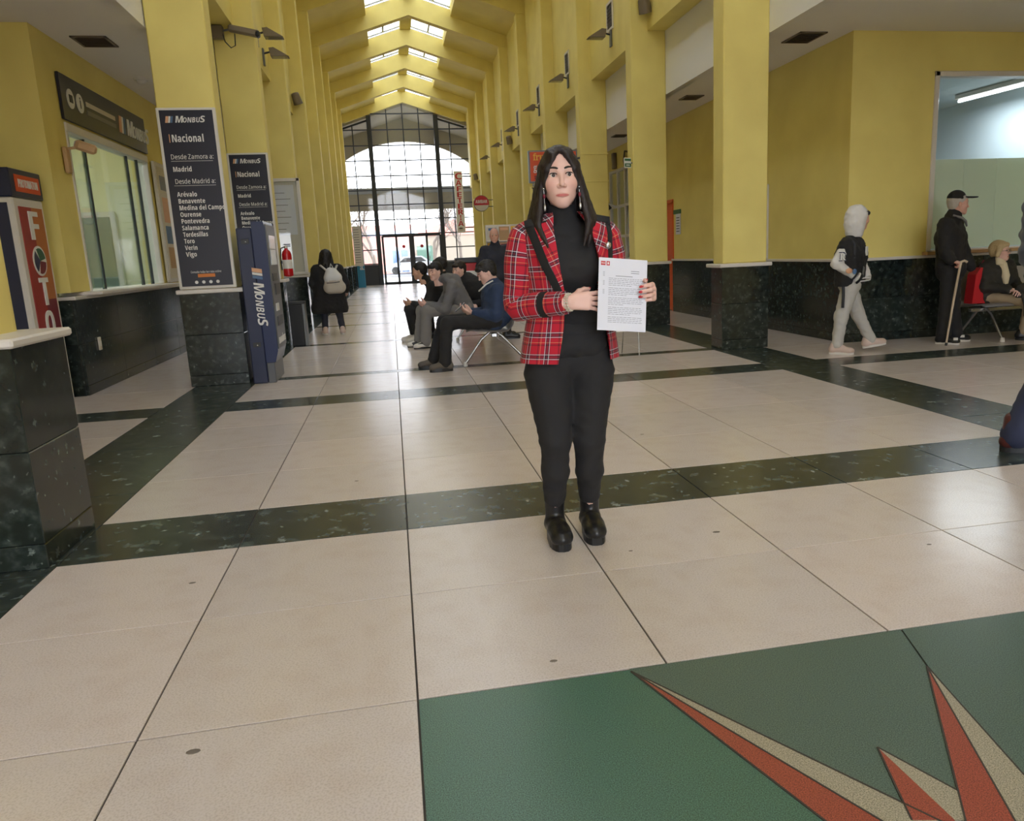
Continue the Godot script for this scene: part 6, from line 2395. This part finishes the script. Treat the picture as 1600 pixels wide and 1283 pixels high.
func build_crowd() -> void:
	# ---- woman walking away with a backpack
	var bw := figure("woman in a long black coat walking away with a pale grey backpack", Vector3(-1.17, 0, -14.2), {
		hipL = Vector3(-0.04, 0.74, 0.0), hipR = Vector3(0.17, 0.74, 0.0), shL = Vector3(-0.12, 1.13, 0.0), shR = Vector3(0.26, 1.13, 0.0), neck = Vector3(0.07, 1.2, -0.02),
		elL = Vector3(-0.2, 0.9, 0.02), elR = Vector3(0.36, 0.88, 0.02), wrL = Vector3(-0.17, 0.78, -0.14), wrR = Vector3(0.36, 0.74, -0.12),
		knL = Vector3(-0.05, 0.4, -0.03), knR = Vector3(0.2, 0.4, 0.02), anL = Vector3(-0.06, 0.09, 0.03), anR = Vector3(0.24, 0.09, 0.1), toeL = Vector3(-0.25, 0, -1), toeR = Vector3(-0.05, 0, -1),
		head = Vector3(0.065, 1.34, -0.02), face = Vector3(0.05, -0.1, -1), fiL = Vector3(0.1, -0.5, -0.8), paL = Vector3(1, 0, 0), fiR = Vector3(0, -0.6, -0.8), paR = Vector3(-1, 0, 0)},
		{skin = M.skin_light, hair = M.hair_black, style = "long", head_kind = "head_lady", top = M.cloth_black, top_name = "coat", legs = M.cloth_dark_navy, shoe = M.trainer_tan, sole = M.trainer_white, depth = 0.14, arm = 0.075, thigh = 0.085, wide = 1.1,
		top_caps = [[Vector3(-0.03, 0.75, 0), Vector3(-0.1, 0.46, 0.0), 0.16, 0.17], [Vector3(0.16, 0.75, 0), Vector3(0.2, 0.46, 0.0), 0.16, 0.17], [Vector3(0.06, 0.75, 0), Vector3(0.05, 0.46, 0.02), 0.16, 0.17]], hem = [Vector3(0, -1, 0), -0.37]})
	var bp := thing("backpack", "pale grey and beige backpack on the back of the woman walking away", "backpack", Vector3(-1.17, 0, -14.2))
	var bf := Field.new(Vector3(-0.15, 0.6, 0.02), Vector3(0.45, 1.3, 0.42), 0.014)
	bf.cap(Vector3(0.1, 0.82, 0.2), Vector3(0.26, 0.82, 0.2), 0.11, 0.11, 0.0, 1)
	bf.cap(Vector3(0.11, 0.98, 0.2), Vector3(0.22, 0.98, 0.2), 0.1, 0.1, 0.06, 0)
	bf.cap(Vector3(0.13, 1.08, 0.19), Vector3(0.18, 1.08, 0.19), 0.08, 0.07, 0.05, 0)
	var bm := bf.net(MB.new(), Transform3D(), [Color(0.72, 0.72, 0.72), Color(0.55, 0.49, 0.41)])
	bm.colored = true
	var bgm := cloth("backpack_cloth", Color.WHITE, 0.7)
	bgm.vertex_color_use_as_albedo = true
	part("bag", bm, bgm, bp)
	part("zip", MB.new().tube([Vector3(0.06, 0.9, 0.29), Vector3(0.17, 0.9, 0.315), Vector3(0.28, 0.91, 0.29)], 0.006, 6), M.black_plastic, bp)
	part("handle", MB.new().tube([Vector3(0.12, 1.12, 0.2), Vector3(0.15, 1.22, 0.19), Vector3(0.19, 1.13, 0.2)], 0.01, 6), M.cloth_light_grey, bp)
	part("strap", MB.new().tube([Vector3(0.1, 1.08, 0.2), Vector3(-0.02, 1.19, 0.13), Vector3(-0.06, 1.2, 0.0)], 0.018, 6), M.cloth_light_grey, bp)
	part("strap", MB.new().tube([Vector3(0.2, 1.08, 0.2), Vector3(0.24, 1.18, 0.13), Vector3(0.25, 1.19, 0.0)], 0.018, 6), M.cloth_light_grey, bp)

	# ---- young man on the near seat, reading his phone
	var nb := figure("young man in a navy bomber jacket seated nearest, looking at his phone", Vector3(1.0, 0, -8.85), {
		hipL = Vector3(0.08, 0.53, 0.12), hipR = Vector3(0.08, 0.53, -0.1), shL = Vector3(0.13, 0.86, 0.19), shR = Vector3(0.14, 0.86, -0.19), neck = Vector3(0.09, 0.94, 0.0),
		elL = Vector3(0.1, 0.6, 0.24), elR = Vector3(0.06, 0.6, -0.22), wrL = Vector3(-0.14, 0.61, 0.11), wrR = Vector3(-0.16, 0.62, -0.06),
		knL = Vector3(-0.45, 0.53, 0.14), knR = Vector3(-0.47, 0.53, -0.14), anL = Vector3(-0.5, 0.1, 0.17), anR = Vector3(-0.61, 0.1, -0.13), toeL = Vector3(-1, 0, 0.12), toeR = Vector3(-1, 0, 0.0),
		head = Vector3(0.04, 1.06, 0.0), face = Vector3(-1, -0.45, 0.12), fiL = Vector3(-0.9, 0.3, -0.3), paL = Vector3(0.0, 0.8, -0.6), fiR = Vector3(-0.9, 0.35, 0.3), paR = Vector3(0, 0.8, 0.6)},
		{skin = M.skin_light, hair = M.hair_black, style = "fringe", top = M.cloth_navy, legs = M.cloth_black, shoe = M.suede, sole = M.black_plastic, boot = true, depth = 0.125, arm = 0.075, thigh = 0.092, cuff = 0.07, head_scale = 1.08, 
		top_caps = [[Vector3(0.12, 0.82, 0.0), Vector3(0.15, 0.6, 0.0), 0.15, 0.16]]})
	part("collar_band", MB.new().tube([Vector3(0.1, 0.97, 0.085), Vector3(0.02, 0.935, 0.1), Vector3(-0.04, 0.88, 0.06), Vector3(-0.055, 0.86, 0.0)], 0.009, 6), M.cloth_white, nb)
	phone("dark mobile phone held by the nearest seated young man", Vector3(0.72, 0.69, -8.84), Basis(Vector3.UP, -PI / 2) * Basis(Vector3.RIGHT, -0.9))

	# ---- grey hooded jacket
	var gm := figure("young man in a grey padded jacket and grey joggers, leaning forward on the bench", Vector3(1.05, 0, -11.2), {
		hipL = Vector3(-0.08, 0.52, 0.12), hipR = Vector3(-0.08, 0.52, -0.1), shL = Vector3(-0.24, 0.85, 0.19), shR = Vector3(-0.22, 0.86, -0.19), neck = Vector3(-0.32, 0.95, 0.0),
		elL = Vector3(-0.36, 0.53, 0.22), elR = Vector3(-0.4, 0.55, -0.18), wrL = Vector3(-0.6, 0.6, 0.1), wrR = Vector3(-0.62, 0.6, -0.06),
		knL = Vector3(-0.62, 0.52, 0.14), knR = Vector3(-0.68, 0.52, -0.1), anL = Vector3(-0.66, 0.1, 0.14), anR = Vector3(-0.74, 0.1, -0.1), toeL = Vector3(-1, 0, 0.25), toeR = Vector3(-1, 0, 0.1),
		head = Vector3(-0.46, 1.06, 0.02), face = Vector3(-0.75, -0.12, 0.66), roll = 0.1, fiL = Vector3(-0.8, 0.1, -0.5), paL = Vector3(0.2, 0.5, -0.9), fiR = Vector3(-0.8, 0.2, 0.5), paR = Vector3(0.2, 0.4, 0.9)},
		{skin = M.skin_light, hair = M.hair_black, style = "fringe", top = M.cloth_grey, legs = M.cloth_mid_grey, shoe = M.trainer_white, sole = M.black_plastic, depth = 0.12, arm = 0.075, thigh = 0.1, cuff = 0.08,  head_scale = 1.05,
		top_caps = [[Vector3(-0.3, 0.95, 0.1), Vector3(-0.2, 0.92, 0.0), 0.07, 0.085], [Vector3(-0.2, 0.92, 0.0), Vector3(-0.28, 0.96, -0.1), 0.085, 0.07], [Vector3(-0.22, 0.8, 0.0), Vector3(-0.1, 0.56, 0.0), 0.14, 0.14]]})
	for s: float in [0.14, -0.1]:
		part("shoe_panel", MB.new().box(Vector3(-0.74 - (0.06 if s < 0 else 0.0), 0.06, s + 0.055), Vector3(0.1, 0.05, 0.012), 0.004, Basis(Vector3.BACK, 0.3)), M.black_plastic, gm)

	# ---- black jacket, turned away
	figure("young man in black with cropped hair, seated beyond the one in grey", Vector3(0.9, 0, -12.0), {
		hipL = Vector3(-0.15, 0.5, 0.1), hipR = Vector3(-0.15, 0.5, -0.1), shL = Vector3(-0.32, 0.82, 0.18), shR = Vector3(-0.3, 0.82, -0.18), neck = Vector3(-0.42, 0.94, 0.0),
		elL = Vector3(-0.42, 0.52, 0.2), elR = Vector3(-0.44, 0.52, -0.18), wrL = Vector3(-0.64, 0.58, 0.1), wrR = Vector3(-0.66, 0.58, -0.08),
		knL = Vector3(-0.68, 0.5, 0.12), knR = Vector3(-0.7, 0.5, -0.1), anL = Vector3(-0.6, 0.12, 0.12), anR = Vector3(-0.66, 0.14, -0.12), toeL = Vector3(-1, 0, 0.1), toeR = Vector3(-1, 0, 0.0),
		head = Vector3(-0.5, 1.06, 0.0), face = Vector3(-0.96, -0.15, -0.2), fiL = Vector3(-0.8, 0.0, -0.6), paL = Vector3(0.2, 0.3, -0.9), fiR = Vector3(-0.8, 0.1, 0.5), paR = Vector3(0.2, 0.3, 0.9)},
		{skin = M.skin_warm, hair = M.hair_black, style = "short", top = M.cloth_black, legs = M.cloth_black, shoe = M.trainer_white, sole = M.trainer_white, depth = 0.13, arm = 0.07, thigh = 0.085, head_scale = 1.05, cell = 0.018})

	# ---- behind: two more on the back-to-back seats
	figure("young man in a black hooded jacket, his face behind the grey jacket's back", Vector3(1.02, 0, -11.9), {
		hipL = Vector3(0.3, 0.5, 0.1), hipR = Vector3(0.3, 0.5, -0.1), shL = Vector3(0.22, 0.83, 0.16), shR = Vector3(-0.1, 0.85, -0.02), neck = Vector3(0.03, 0.94, 0.05),
		elL = Vector3(0.3, 0.55, 0.2), elR = Vector3(-0.1, 0.55, -0.05), wrL = Vector3(0.12, 0.56, 0.3), wrR = Vector3(0.0, 0.56, 0.1),
		knL = Vector3(0.6, 0.5, 0.3), knR = Vector3(0.6, 0.5, -0.1), anL = Vector3(0.62, 0.1, 0.3), anR = Vector3(0.62, 0.1, -0.1), toeL = Vector3(1, 0, 0.1), toeR = Vector3(1, 0, 0),
		head = Vector3(-0.04, 1.055, 0.08), face = Vector3(-0.8, -0.15, 0.6), fiL = Vector3(0.2, -0.5, 0.8), paL = Vector3(0, -1, 0), fiR = Vector3(0.6, -0.5, 0.5), paR = Vector3(0, -1, 0)},
		{skin = M.skin_light, hair = M.hair_dark, style = "fringe", top = M.cloth_black, legs = M.cloth_black, depth = 0.13, arm = 0.07, cell = 0.018, head_scale = 1.05,
		top_caps = [[Vector3(0.1, 0.9, 0.0), Vector3(0.16, 0.86, 0.08), 0.11, 0.11]]})
	figure("furthest young man, only his dark hair showing above the grey hood", Vector3(1.15, 0, -12.7), {
		hipL = Vector3(-0.15, 0.5, 0.1), hipR = Vector3(-0.15, 0.5, -0.1), shL = Vector3(-0.3, 0.86, 0.17), shR = Vector3(-0.3, 0.86, -0.17), neck = Vector3(-0.36, 0.98, 0.0),
		elL = Vector3(-0.36, 0.55, 0.2), elR = Vector3(-0.36, 0.55, -0.18), wrL = Vector3(-0.55, 0.57, 0.1), wrR = Vector3(-0.55, 0.57, -0.08),
		knL = Vector3(-0.62, 0.5, 0.12), knR = Vector3(-0.62, 0.5, -0.1), anL = Vector3(-0.6, 0.1, 0.12), anR = Vector3(-0.62, 0.1, -0.12), toeL = Vector3(-1, 0, 0.1), toeR = Vector3(-1, 0, 0.0),
		head = Vector3(-0.4, 1.12, 0.0), face = Vector3(-0.9, -0.1, -0.3), fiL = Vector3(-0.8, 0.0, -0.6), paL = Vector3(0.2, 0.3, -0.9), fiR = Vector3(-0.8, 0.1, 0.5), paR = Vector3(0.2, 0.3, 0.9)},
		{skin = M.skin_light, hair = M.hair_black, style = "fringe", top = M.cloth_black, legs = M.cloth_black, depth = 0.12, arm = 0.07, cell = 0.022, head_scale = 1.05})

	# ---- bald man standing beyond the bench
	figure("bald man in a dark zipped jacket standing beyond the bench", Vector3(1.95, 0, -14.7), {
		hipL = Vector3(0.09, 0.86, 0.0), hipR = Vector3(-0.13, 0.86, 0.0), shL = Vector3(0.17, 1.34, 0.0), shR = Vector3(-0.24, 1.34, 0.0), neck = Vector3(-0.03, 1.43, 0.0),
		elL = Vector3(0.28, 1.05, 0.0), elR = Vector3(-0.35, 1.05, 0.0), wrL = Vector3(0.26, 0.82, 0.1), wrR = Vector3(-0.33, 0.82, 0.1),
		knL = Vector3(0.09, 0.46, 0.02), knR = Vector3(-0.13, 0.46, 0.02), anL = Vector3(0.1, 0.1, 0.0), anR = Vector3(-0.14, 0.1, 0.0), toeL = Vector3(0.1, 0, 1), toeR = Vector3(-0.2, 0, 1),
		head = Vector3(-0.04, 1.6, 0.03), face = Vector3(-0.1, -0.12, 1), fiL = Vector3(0, -1, 0.2), paL = Vector3(-1, 0, 0), fiR = Vector3(0, -1, 0.2), paR = Vector3(1, 0, 0)},
		{skin = M.skin_ruddy, hair = M.hair_grey, style = "", top = M.cloth_dark_navy, legs = M.cloth_charcoal, shoe = M.black_plastic, depth = 0.13, arm = 0.075, thigh = 0.09, cell = 0.018, head_scale = 1.12, top_caps = [[Vector3(-0.03, 1.4, 0), Vector3(-0.03, 1.47, 0.0), 0.075, 0.068]]})

	# ---- teenager walking, white hood up, varsity jacket
	var teen := figure("teenager walking in a white hood, baseball jacket and pale joggers", Vector3(5.1, 0, -7.95), {
		hipL = Vector3(-0.08, 0.76, -0.08), hipR = Vector3(-0.16, 0.76, 0.1), shL = Vector3(0.03, 1.2, -0.1), shR = Vector3(-0.24, 1.2, 0.12), neck = Vector3(-0.08, 1.3, 0.0),
		elL = Vector3(0.1, 0.99, -0.12), elR = Vector3(-0.37, 1.0, 0.14), wrL = Vector3(0.1, 0.82, 0.02), wrR = Vector3(-0.14, 0.83, 0.2),
		knL = Vector3(0.04, 0.42, -0.06), knR = Vector3(-0.25, 0.42, 0.08), anL = Vector3(0.2, 0.13, -0.04), anR = Vector3(-0.29, 0.11, 0.08), toeL = Vector3(1, 0, 0.25), toeR = Vector3(0.75, 0, 0.65), liftL = 0.03, tiltL = -0.16,
		head = Vector3(-0.02, 1.47, 0.02), face = Vector3(0.93, -0.12, -0.1)},
		{skin = M.skin_warm, hair = M.hair_black, style = "fringe", top = M.cloth_black, sleeve_mat = M.cloth_white, legs = M.cloth_light_grey, shoe = M.trainer_tan, sole = M.trainer_white, depth = 0.128, wide = 1.2, arm = 0.062, thigh = 0.095, cuff = 0.06, sleeve = 0.9, top_caps = [[Vector3(-0.12, 0.95, 0.01), Vector3(-0.13, 0.8, 0.01), 0.13, 0.14]], hem = [Vector3(0.05, -1, 0), -0.76], head_scale = 0.98, cell = 0.012})
	var hd := Field.new(Vector3(-0.28, 1.2, -0.2), Vector3(0.2, 1.72, 0.2), 0.009)
	hd.ell(Vector3(-0.06, 1.5, 0.01), Vector3(0.125, 0.125, 0.105), 0.0)
	hd.ell(Vector3(-0.1, 1.42, 0.01), Vector3(0.1, 0.12, 0.1), 0.05)
	hd.cap(Vector3(-0.08, 1.32, 0.01), Vector3(-0.06, 1.38, 0.02), 0.09, 0.08, 0.05)
	hd.ell(Vector3(0.09, 1.46, 0.01), Vector3(0.1, 0.12, 0.078), -0.02)
	hd.crumple(5, 8.0, 0.008)
	part("hood", hd.net(MB.new()), M.cloth_white, teen)
	for y in [0.8, 0.83]:
		var ring := []
		for k in 20:
			var a := TAU * k / 20.0
			ring.append(Vector3(-0.11 + 0.185 * cos(a) + 0.02, y + 0.05 * cos(a) * 0.2, 0.02 + 0.17 * sin(a)))
		part("hem_stripe", MB.new().tube(ring + [ring[0]], 0.008, 5, false), M.cloth_white, teen)
	var cb := Basis(Vector3.UP, 0.686)
	part("chest_print", MB.new().box(Vector3(-0.085, 1.12, 0.15), Vector3(0.1, 0.035, 0.014), 0.004, cb * Basis(Vector3.BACK, 0.1)), M.peach_print, teen)
	part("chest_print", MB.new().box(Vector3(-0.07, 1.08, 0.15), Vector3(0.07, 0.025, 0.014), 0.004, cb), M.white_print, teen)
	part("white_panel", MB.new().box(Vector3(0.035, 1.12, 0.075), Vector3(0.06, 0.1, 0.014), 0.004, cb), M.white_print, teen)
	part("pocket_print", MB.new().box(Vector3(-0.04, 0.9, 0.145), Vector3(0.05, 0.11, 0.014), 0.004, cb * Basis(Vector3.BACK, -0.3)), M.grey_metal, teen)
	text("R", 0.13, M.kiosk_navy, teen, Transform3D(Basis(Vector3.UP, -0.5), Vector3(-0.34, 1.07, 0.212)), true, "Droid Serif", 0.08, 1)
	text("R", 0.1, M.white_print, teen, Transform3D(Basis(Vector3.UP, -0.5), Vector3(-0.341, 1.07, 0.216)), true, "Droid Serif", 0.06, 1)
	part("sleeve_patch", MB.new().ball(Vector3(-0.27, 0.92, 0.235), Vector3(0.04, 0.03, 0.012)), M.peach_print, teen)
	part("sleeve_patch", MB.new().ball(Vector3(-0.21, 0.91, 0.245), Vector3(0.025, 0.03, 0.012)), M.blue_print, teen)
	for k in 3:
		var c := Vector3(-0.185, 0.868, 0.187).lerp(Vector3(-0.135, 0.83, 0.2), k / 2.0)
		part("cuff_stripe", MB.new().tube([c, c + Vector3(0.014, -0.011, 0.004)], 0.062, 12), M.cloth_black if k != 1 else M.cloth_white, teen)
	part("leg_stripe", MB.new().tube([Vector3(-0.27, 0.76, 0.13), Vector3(-0.285, 0.66, 0.165), Vector3(-0.285, 0.52, 0.16)], 0.018, 6), M.cloth_charcoal, teen)
	part("bag_strap", MB.new().tube([Vector3(-0.21, 1.27, 0.12), Vector3(-0.2, 1.2, 0.205), Vector3(-0.19, 1.05, 0.2)], 0.02, 6), M.cloth_charcoal, teen)

	# ---- man with a cane
	var cm := figure("older man in a black cap, black jacket and trousers leaning on a wooden cane", Vector3(6.35, 0, -8.12), {
		hipL = Vector3(0.12, 0.86, -0.08), hipR = Vector3(-0.04, 0.86, 0.08), shL = Vector3(0.16, 1.36, -0.12), shR = Vector3(-0.14, 1.36, 0.1), neck = Vector3(0.03, 1.45, 0.0),
		elL = Vector3(0.26, 1.08, -0.1), elR = Vector3(-0.15, 1.06, 0.14), wrL = Vector3(0.3, 0.86, 0.02), wrR = Vector3(-0.13, 0.965, 0.22),
		knL = Vector3(0.14, 0.46, -0.06), knR = Vector3(-0.05, 0.46, 0.08), anL = Vector3(0.18, 0.1, -0.04), anR = Vector3(-0.07, 0.1, 0.08), toeL = Vector3(1, 0, 0.25), toeR = Vector3(0.6, 0, 0.8),
		head = Vector3(0.075, 1.6, 0.02), face = Vector3(0.93, -0.05, 0.36), fiR = Vector3(0.7, -0.3, 0.6), paR = Vector3(0.2, -0.95, -0.1)},
		{skin = M.skin_ruddy, hair = M.hair_grey, style = "short", top = M.cloth_black, legs = M.cloth_black, shoe = M.black_plastic, sole = M.trainer_white, depth = 0.135, arm = 0.08, thigh = 0.1, cuff = 0.085, handR = "hand_grip", cell = 0.015, head_scale = 1.06, detail = true,
		top_caps = [[Vector3(0.04, 0.95, 0.0), Vector3(0.04, 0.84, 0.0), 0.15, 0.15], [Vector3(0.02, 1.42, 0), Vector3(0.03, 1.47, 0.0), 0.08, 0.075]]})
	var capf := Field.new(Vector3(-0.12, 1.55, -0.16), Vector3(0.3, 1.8, 0.2), 0.009)
	capf.ell(Vector3(0.05, 1.655, 0.01), Vector3(0.108, 0.098, 0.092), 0.0)
	capf.clip(Vector3(-0.15, -1, 0), -1.655)
	var cap := part("cap", capf.net(MB.new()), M.cloth_black, cm)
	part("peak", MB.new().box(Vector3(0.19, 1.665, 0.05), Vector3(0.14, 0.014, 0.15), 0.006, Basis(Vector3.UP, -0.36) * Basis(Vector3.BACK, -0.05)), M.cloth_black, cap)
	part("scarf", MB.new().tube([Vector3(-0.03, 1.47, 0.07), Vector3(0.06, 1.435, 0.11), Vector3(0.13, 1.4, 0.08), Vector3(0.15, 1.34, 0.08)], [0.012, 0.016, 0.016, 0.01], 8), M.cloth_mid_grey, cm)
	for s in [[0.26, -0.02], [0.02, 0.17]]:
		part("shoe_emblem", MB.new().box(Vector3(s[0] - 0.04, 0.07, s[1] + 0.055), Vector3(0.05, 0.03, 0.012), 0.003, Basis(Vector3.UP, -0.3)), M.trainer_white, cm)
	var cane := thing("walking_cane", "pale wooden walking cane held by the older man in the black cap", "cane", Vector3(6.35, 0, -8.12))
	part("shaft", MB.new().tube([Vector3(-0.128, 0.03, 0.212), Vector3(-0.1, 0.5, 0.25), Vector3(-0.065, 0.93, 0.285)], [0.011, 0.013, 0.013], 8), M.cane_wood, cane)
	part("handle", MB.new().tube([Vector3(-0.065, 0.92, 0.285), Vector3(-0.06, 0.95, 0.287), Vector3(-0.03, 0.962, 0.3), Vector3(0.0, 0.945, 0.31)], 0.014, 8), M.cane_wood, cane)
	part("ferrule", MB.new().tube([Vector3(-0.13, 0.0, 0.21), Vector3(-0.127, 0.035, 0.213)], 0.015, 8), M.black_plastic, cane)

	# ---- older woman on the right bench
	var ow := figure("older woman with short blond hair and glasses, seated with crossed legs", Vector3(7.22, 0, -8.2), {
		hipL = Vector3(-0.1, 0.52, -0.02), hipR = Vector3(-0.3, 0.52, -0.02), shL = Vector3(0.0, 0.86, 0.0), shR = Vector3(-0.32, 0.86, 0.02), neck = Vector3(-0.17, 0.94, 0.02),
		elL = Vector3(0.06, 0.62, 0.08), elR = Vector3(-0.36, 0.64, 0.08), wrL = Vector3(-0.08, 0.6, 0.28), wrR = Vector3(-0.2, 0.6, 0.28),
		knL = Vector3(0.02, 0.56, 0.38), knR = Vector3(-0.02, 0.47, 0.4), anL = Vector3(0.16, 0.22, 0.46), anR = Vector3(0.02, 0.1, 0.3), toeL = Vector3(0.8, 0, 0.6), toeR = Vector3(0.8, 0, 0.6), liftL = 0.12, tiltL = 0.3,
		head = Vector3(-0.17, 1.04, 0.06), face = Vector3(0.5, 0.05, 0.86), fiL = Vector3(-0.6, -0.1, 0.7), paL = Vector3(-0.4, -0.9, 0), fiR = Vector3(0.6, -0.1, 0.7), paR = Vector3(0.3, -0.9, 0)},
		{skin = M.skin_light, hair = M.hair_blond, style = "bob", head_kind = "head_lady", top = M.cloth_olive, legs = M.cloth_beige, shoe = M.black_plastic, sole = M.black_plastic, depth = 0.13, arm = 0.075, thigh = 0.09, head_scale = 1.02, cell = 0.015, shoe_len = 0.25, detail = true})
	part("roll_neck", MB.new().tube([Vector3(-0.2, 0.86, 0.1), Vector3(-0.17, 0.93, 0.06), Vector3(-0.17, 0.965, 0.05)], [0.06, 0.07, 0.062], 14), M.cloth_cream, ow)
	part("jumper_front", MB.new().tube([Vector3(-0.17, 0.9, 0.11), Vector3(-0.15, 0.75, 0.145), Vector3(-0.14, 0.66, 0.15)], [0.045, 0.05, 0.025], 10), M.cloth_cream, ow)
	var gl := MB.new()
	var ob := look(Vector3(0.5, 0.05, 0.86))
	for s: float in [-1.0, 1.0]:
		var ring := []
		for k in 15:
			var a := TAU * k / 14.0
			ring.append(Vector3(-0.17, 1.04, 0.06) + ob * Vector3(s * 0.033 + 0.024 * cos(a), 0.019 * sin(a) - 0.002, 0.1))
		gl.tube(ring, 0.0022, 5, false)
		gl.tube([Vector3(-0.17, 1.04, 0.06) + ob * Vector3(s * 0.057, 0.0, 0.098), Vector3(-0.17, 1.04, 0.06) + ob * Vector3(s * 0.078, 0.0, 0.0)], 0.0022, 5)
	gl.tube([Vector3(-0.17, 1.04, 0.06) + ob * Vector3(-0.01, 0.004, 0.1), Vector3(-0.17, 1.04, 0.06) + ob * Vector3(0.01, 0.004, 0.1)], 0.0022, 5)
	part("spectacles", gl, M.bronze_fitting, ow)
	var hb := thing("handbag", "dark handbag with hanging straps on the lap of the seated older woman", "handbag", Vector3(7.22, 0, -8.2))
	part("bag", MB.new().box(Vector3(-0.03, 0.6, 0.34), Vector3(0.3, 0.16, 0.1), 0.04, Basis(Vector3.BACK, 0.35)), M.cloth_olive, hb)
	part("strap", MB.new().tube([Vector3(-0.12, 0.56, 0.38), Vector3(-0.13, 0.42, 0.45), Vector3(-0.11, 0.3, 0.44)], 0.014, 6), M.cloth_charcoal, hb)
	part("strap", MB.new().tube([Vector3(0.04, 0.58, 0.4), Vector3(0.03, 0.42, 0.47), Vector3(-0.02, 0.32, 0.45)], 0.014, 6), M.cloth_charcoal, hb)
	var rb := thing("carrier_bag", "red carrier bag on the bench beside the older woman", "bag", Vector3(6.86, 0.44, -8.2))
	part("bag", MB.new().prism(PackedVector2Array([Vector2(-0.15, 0), Vector2(0.15, 0), Vector2(0.12, 0.34), Vector2(0.06, 0.42), Vector2(-0.06, 0.42), Vector2(-0.12, 0.34)]), 0.14, Transform3D(Basis(), Vector3(0, 0, -0.07))), M.red_print, rb)
	part("grey_print", MB.new().ball(Vector3(0.03, 0.2, 0.072), Vector3(0.06, 0.1, 0.005)), M.grey_metal, rb)
	part("handle", MB.new().tube([Vector3(-0.05, 0.41, 0.03), Vector3(0.0, 0.5, 0.03), Vector3(0.05, 0.41, 0.03)], 0.01, 6), M.maroon_print, rb)

	# ---- man in a quilted jacket cut by the right edge of the picture
	var pm := figure("man in a quilted jacket and jeans cut off by the right edge", Vector3(3.66, 0, -3.78), {
		hipL = Vector3(0.12, 0.86, -0.04), hipR = Vector3(-0.08, 0.86, 0.06), shL = Vector3(0.14, 1.4, -0.08), shR = Vector3(-0.22, 1.4, 0.08), neck = Vector3(-0.03, 1.5, 0.0),
		elL = Vector3(0.22, 1.12, -0.05), elR = Vector3(-0.28, 1.14, 0.12), wrL = Vector3(0.22, 0.9, 0.05), wrR = Vector3(-0.2, 0.93, 0.2),
		knL = Vector3(0.12, 0.47, -0.02), knR = Vector3(-0.1, 0.47, 0.06), anL = Vector3(0.12, 0.1, -0.02), anR = Vector3(-0.17, 0.1, -0.02), toeL = Vector3(0.9, 0, 0.4), toeR = Vector3(0.9, 0, 0.4),
		head = Vector3(0.0, 1.66, 0.0), face = Vector3(0.9, 0, 0.4), fiL = Vector3(0.1, -1, 0.1), paL = Vector3(-1, 0, 0), fiR = Vector3(0.3, -1, 0.1), paR = Vector3(1, 0, 0)},
		{skin = M.skin_light, hair = M.hair_dark, style = "short", top = M.cloth_puffer, legs = M.cloth_jeans, shoe = mat("oxblood_leather", rgb(84, 40, 38), 0.35), sole = M.black_plastic, boot = true, depth = 0.14, arm = 0.085, thigh = 0.09, cuff = 0.085, quilt = 0.075, crumple = 0.006})
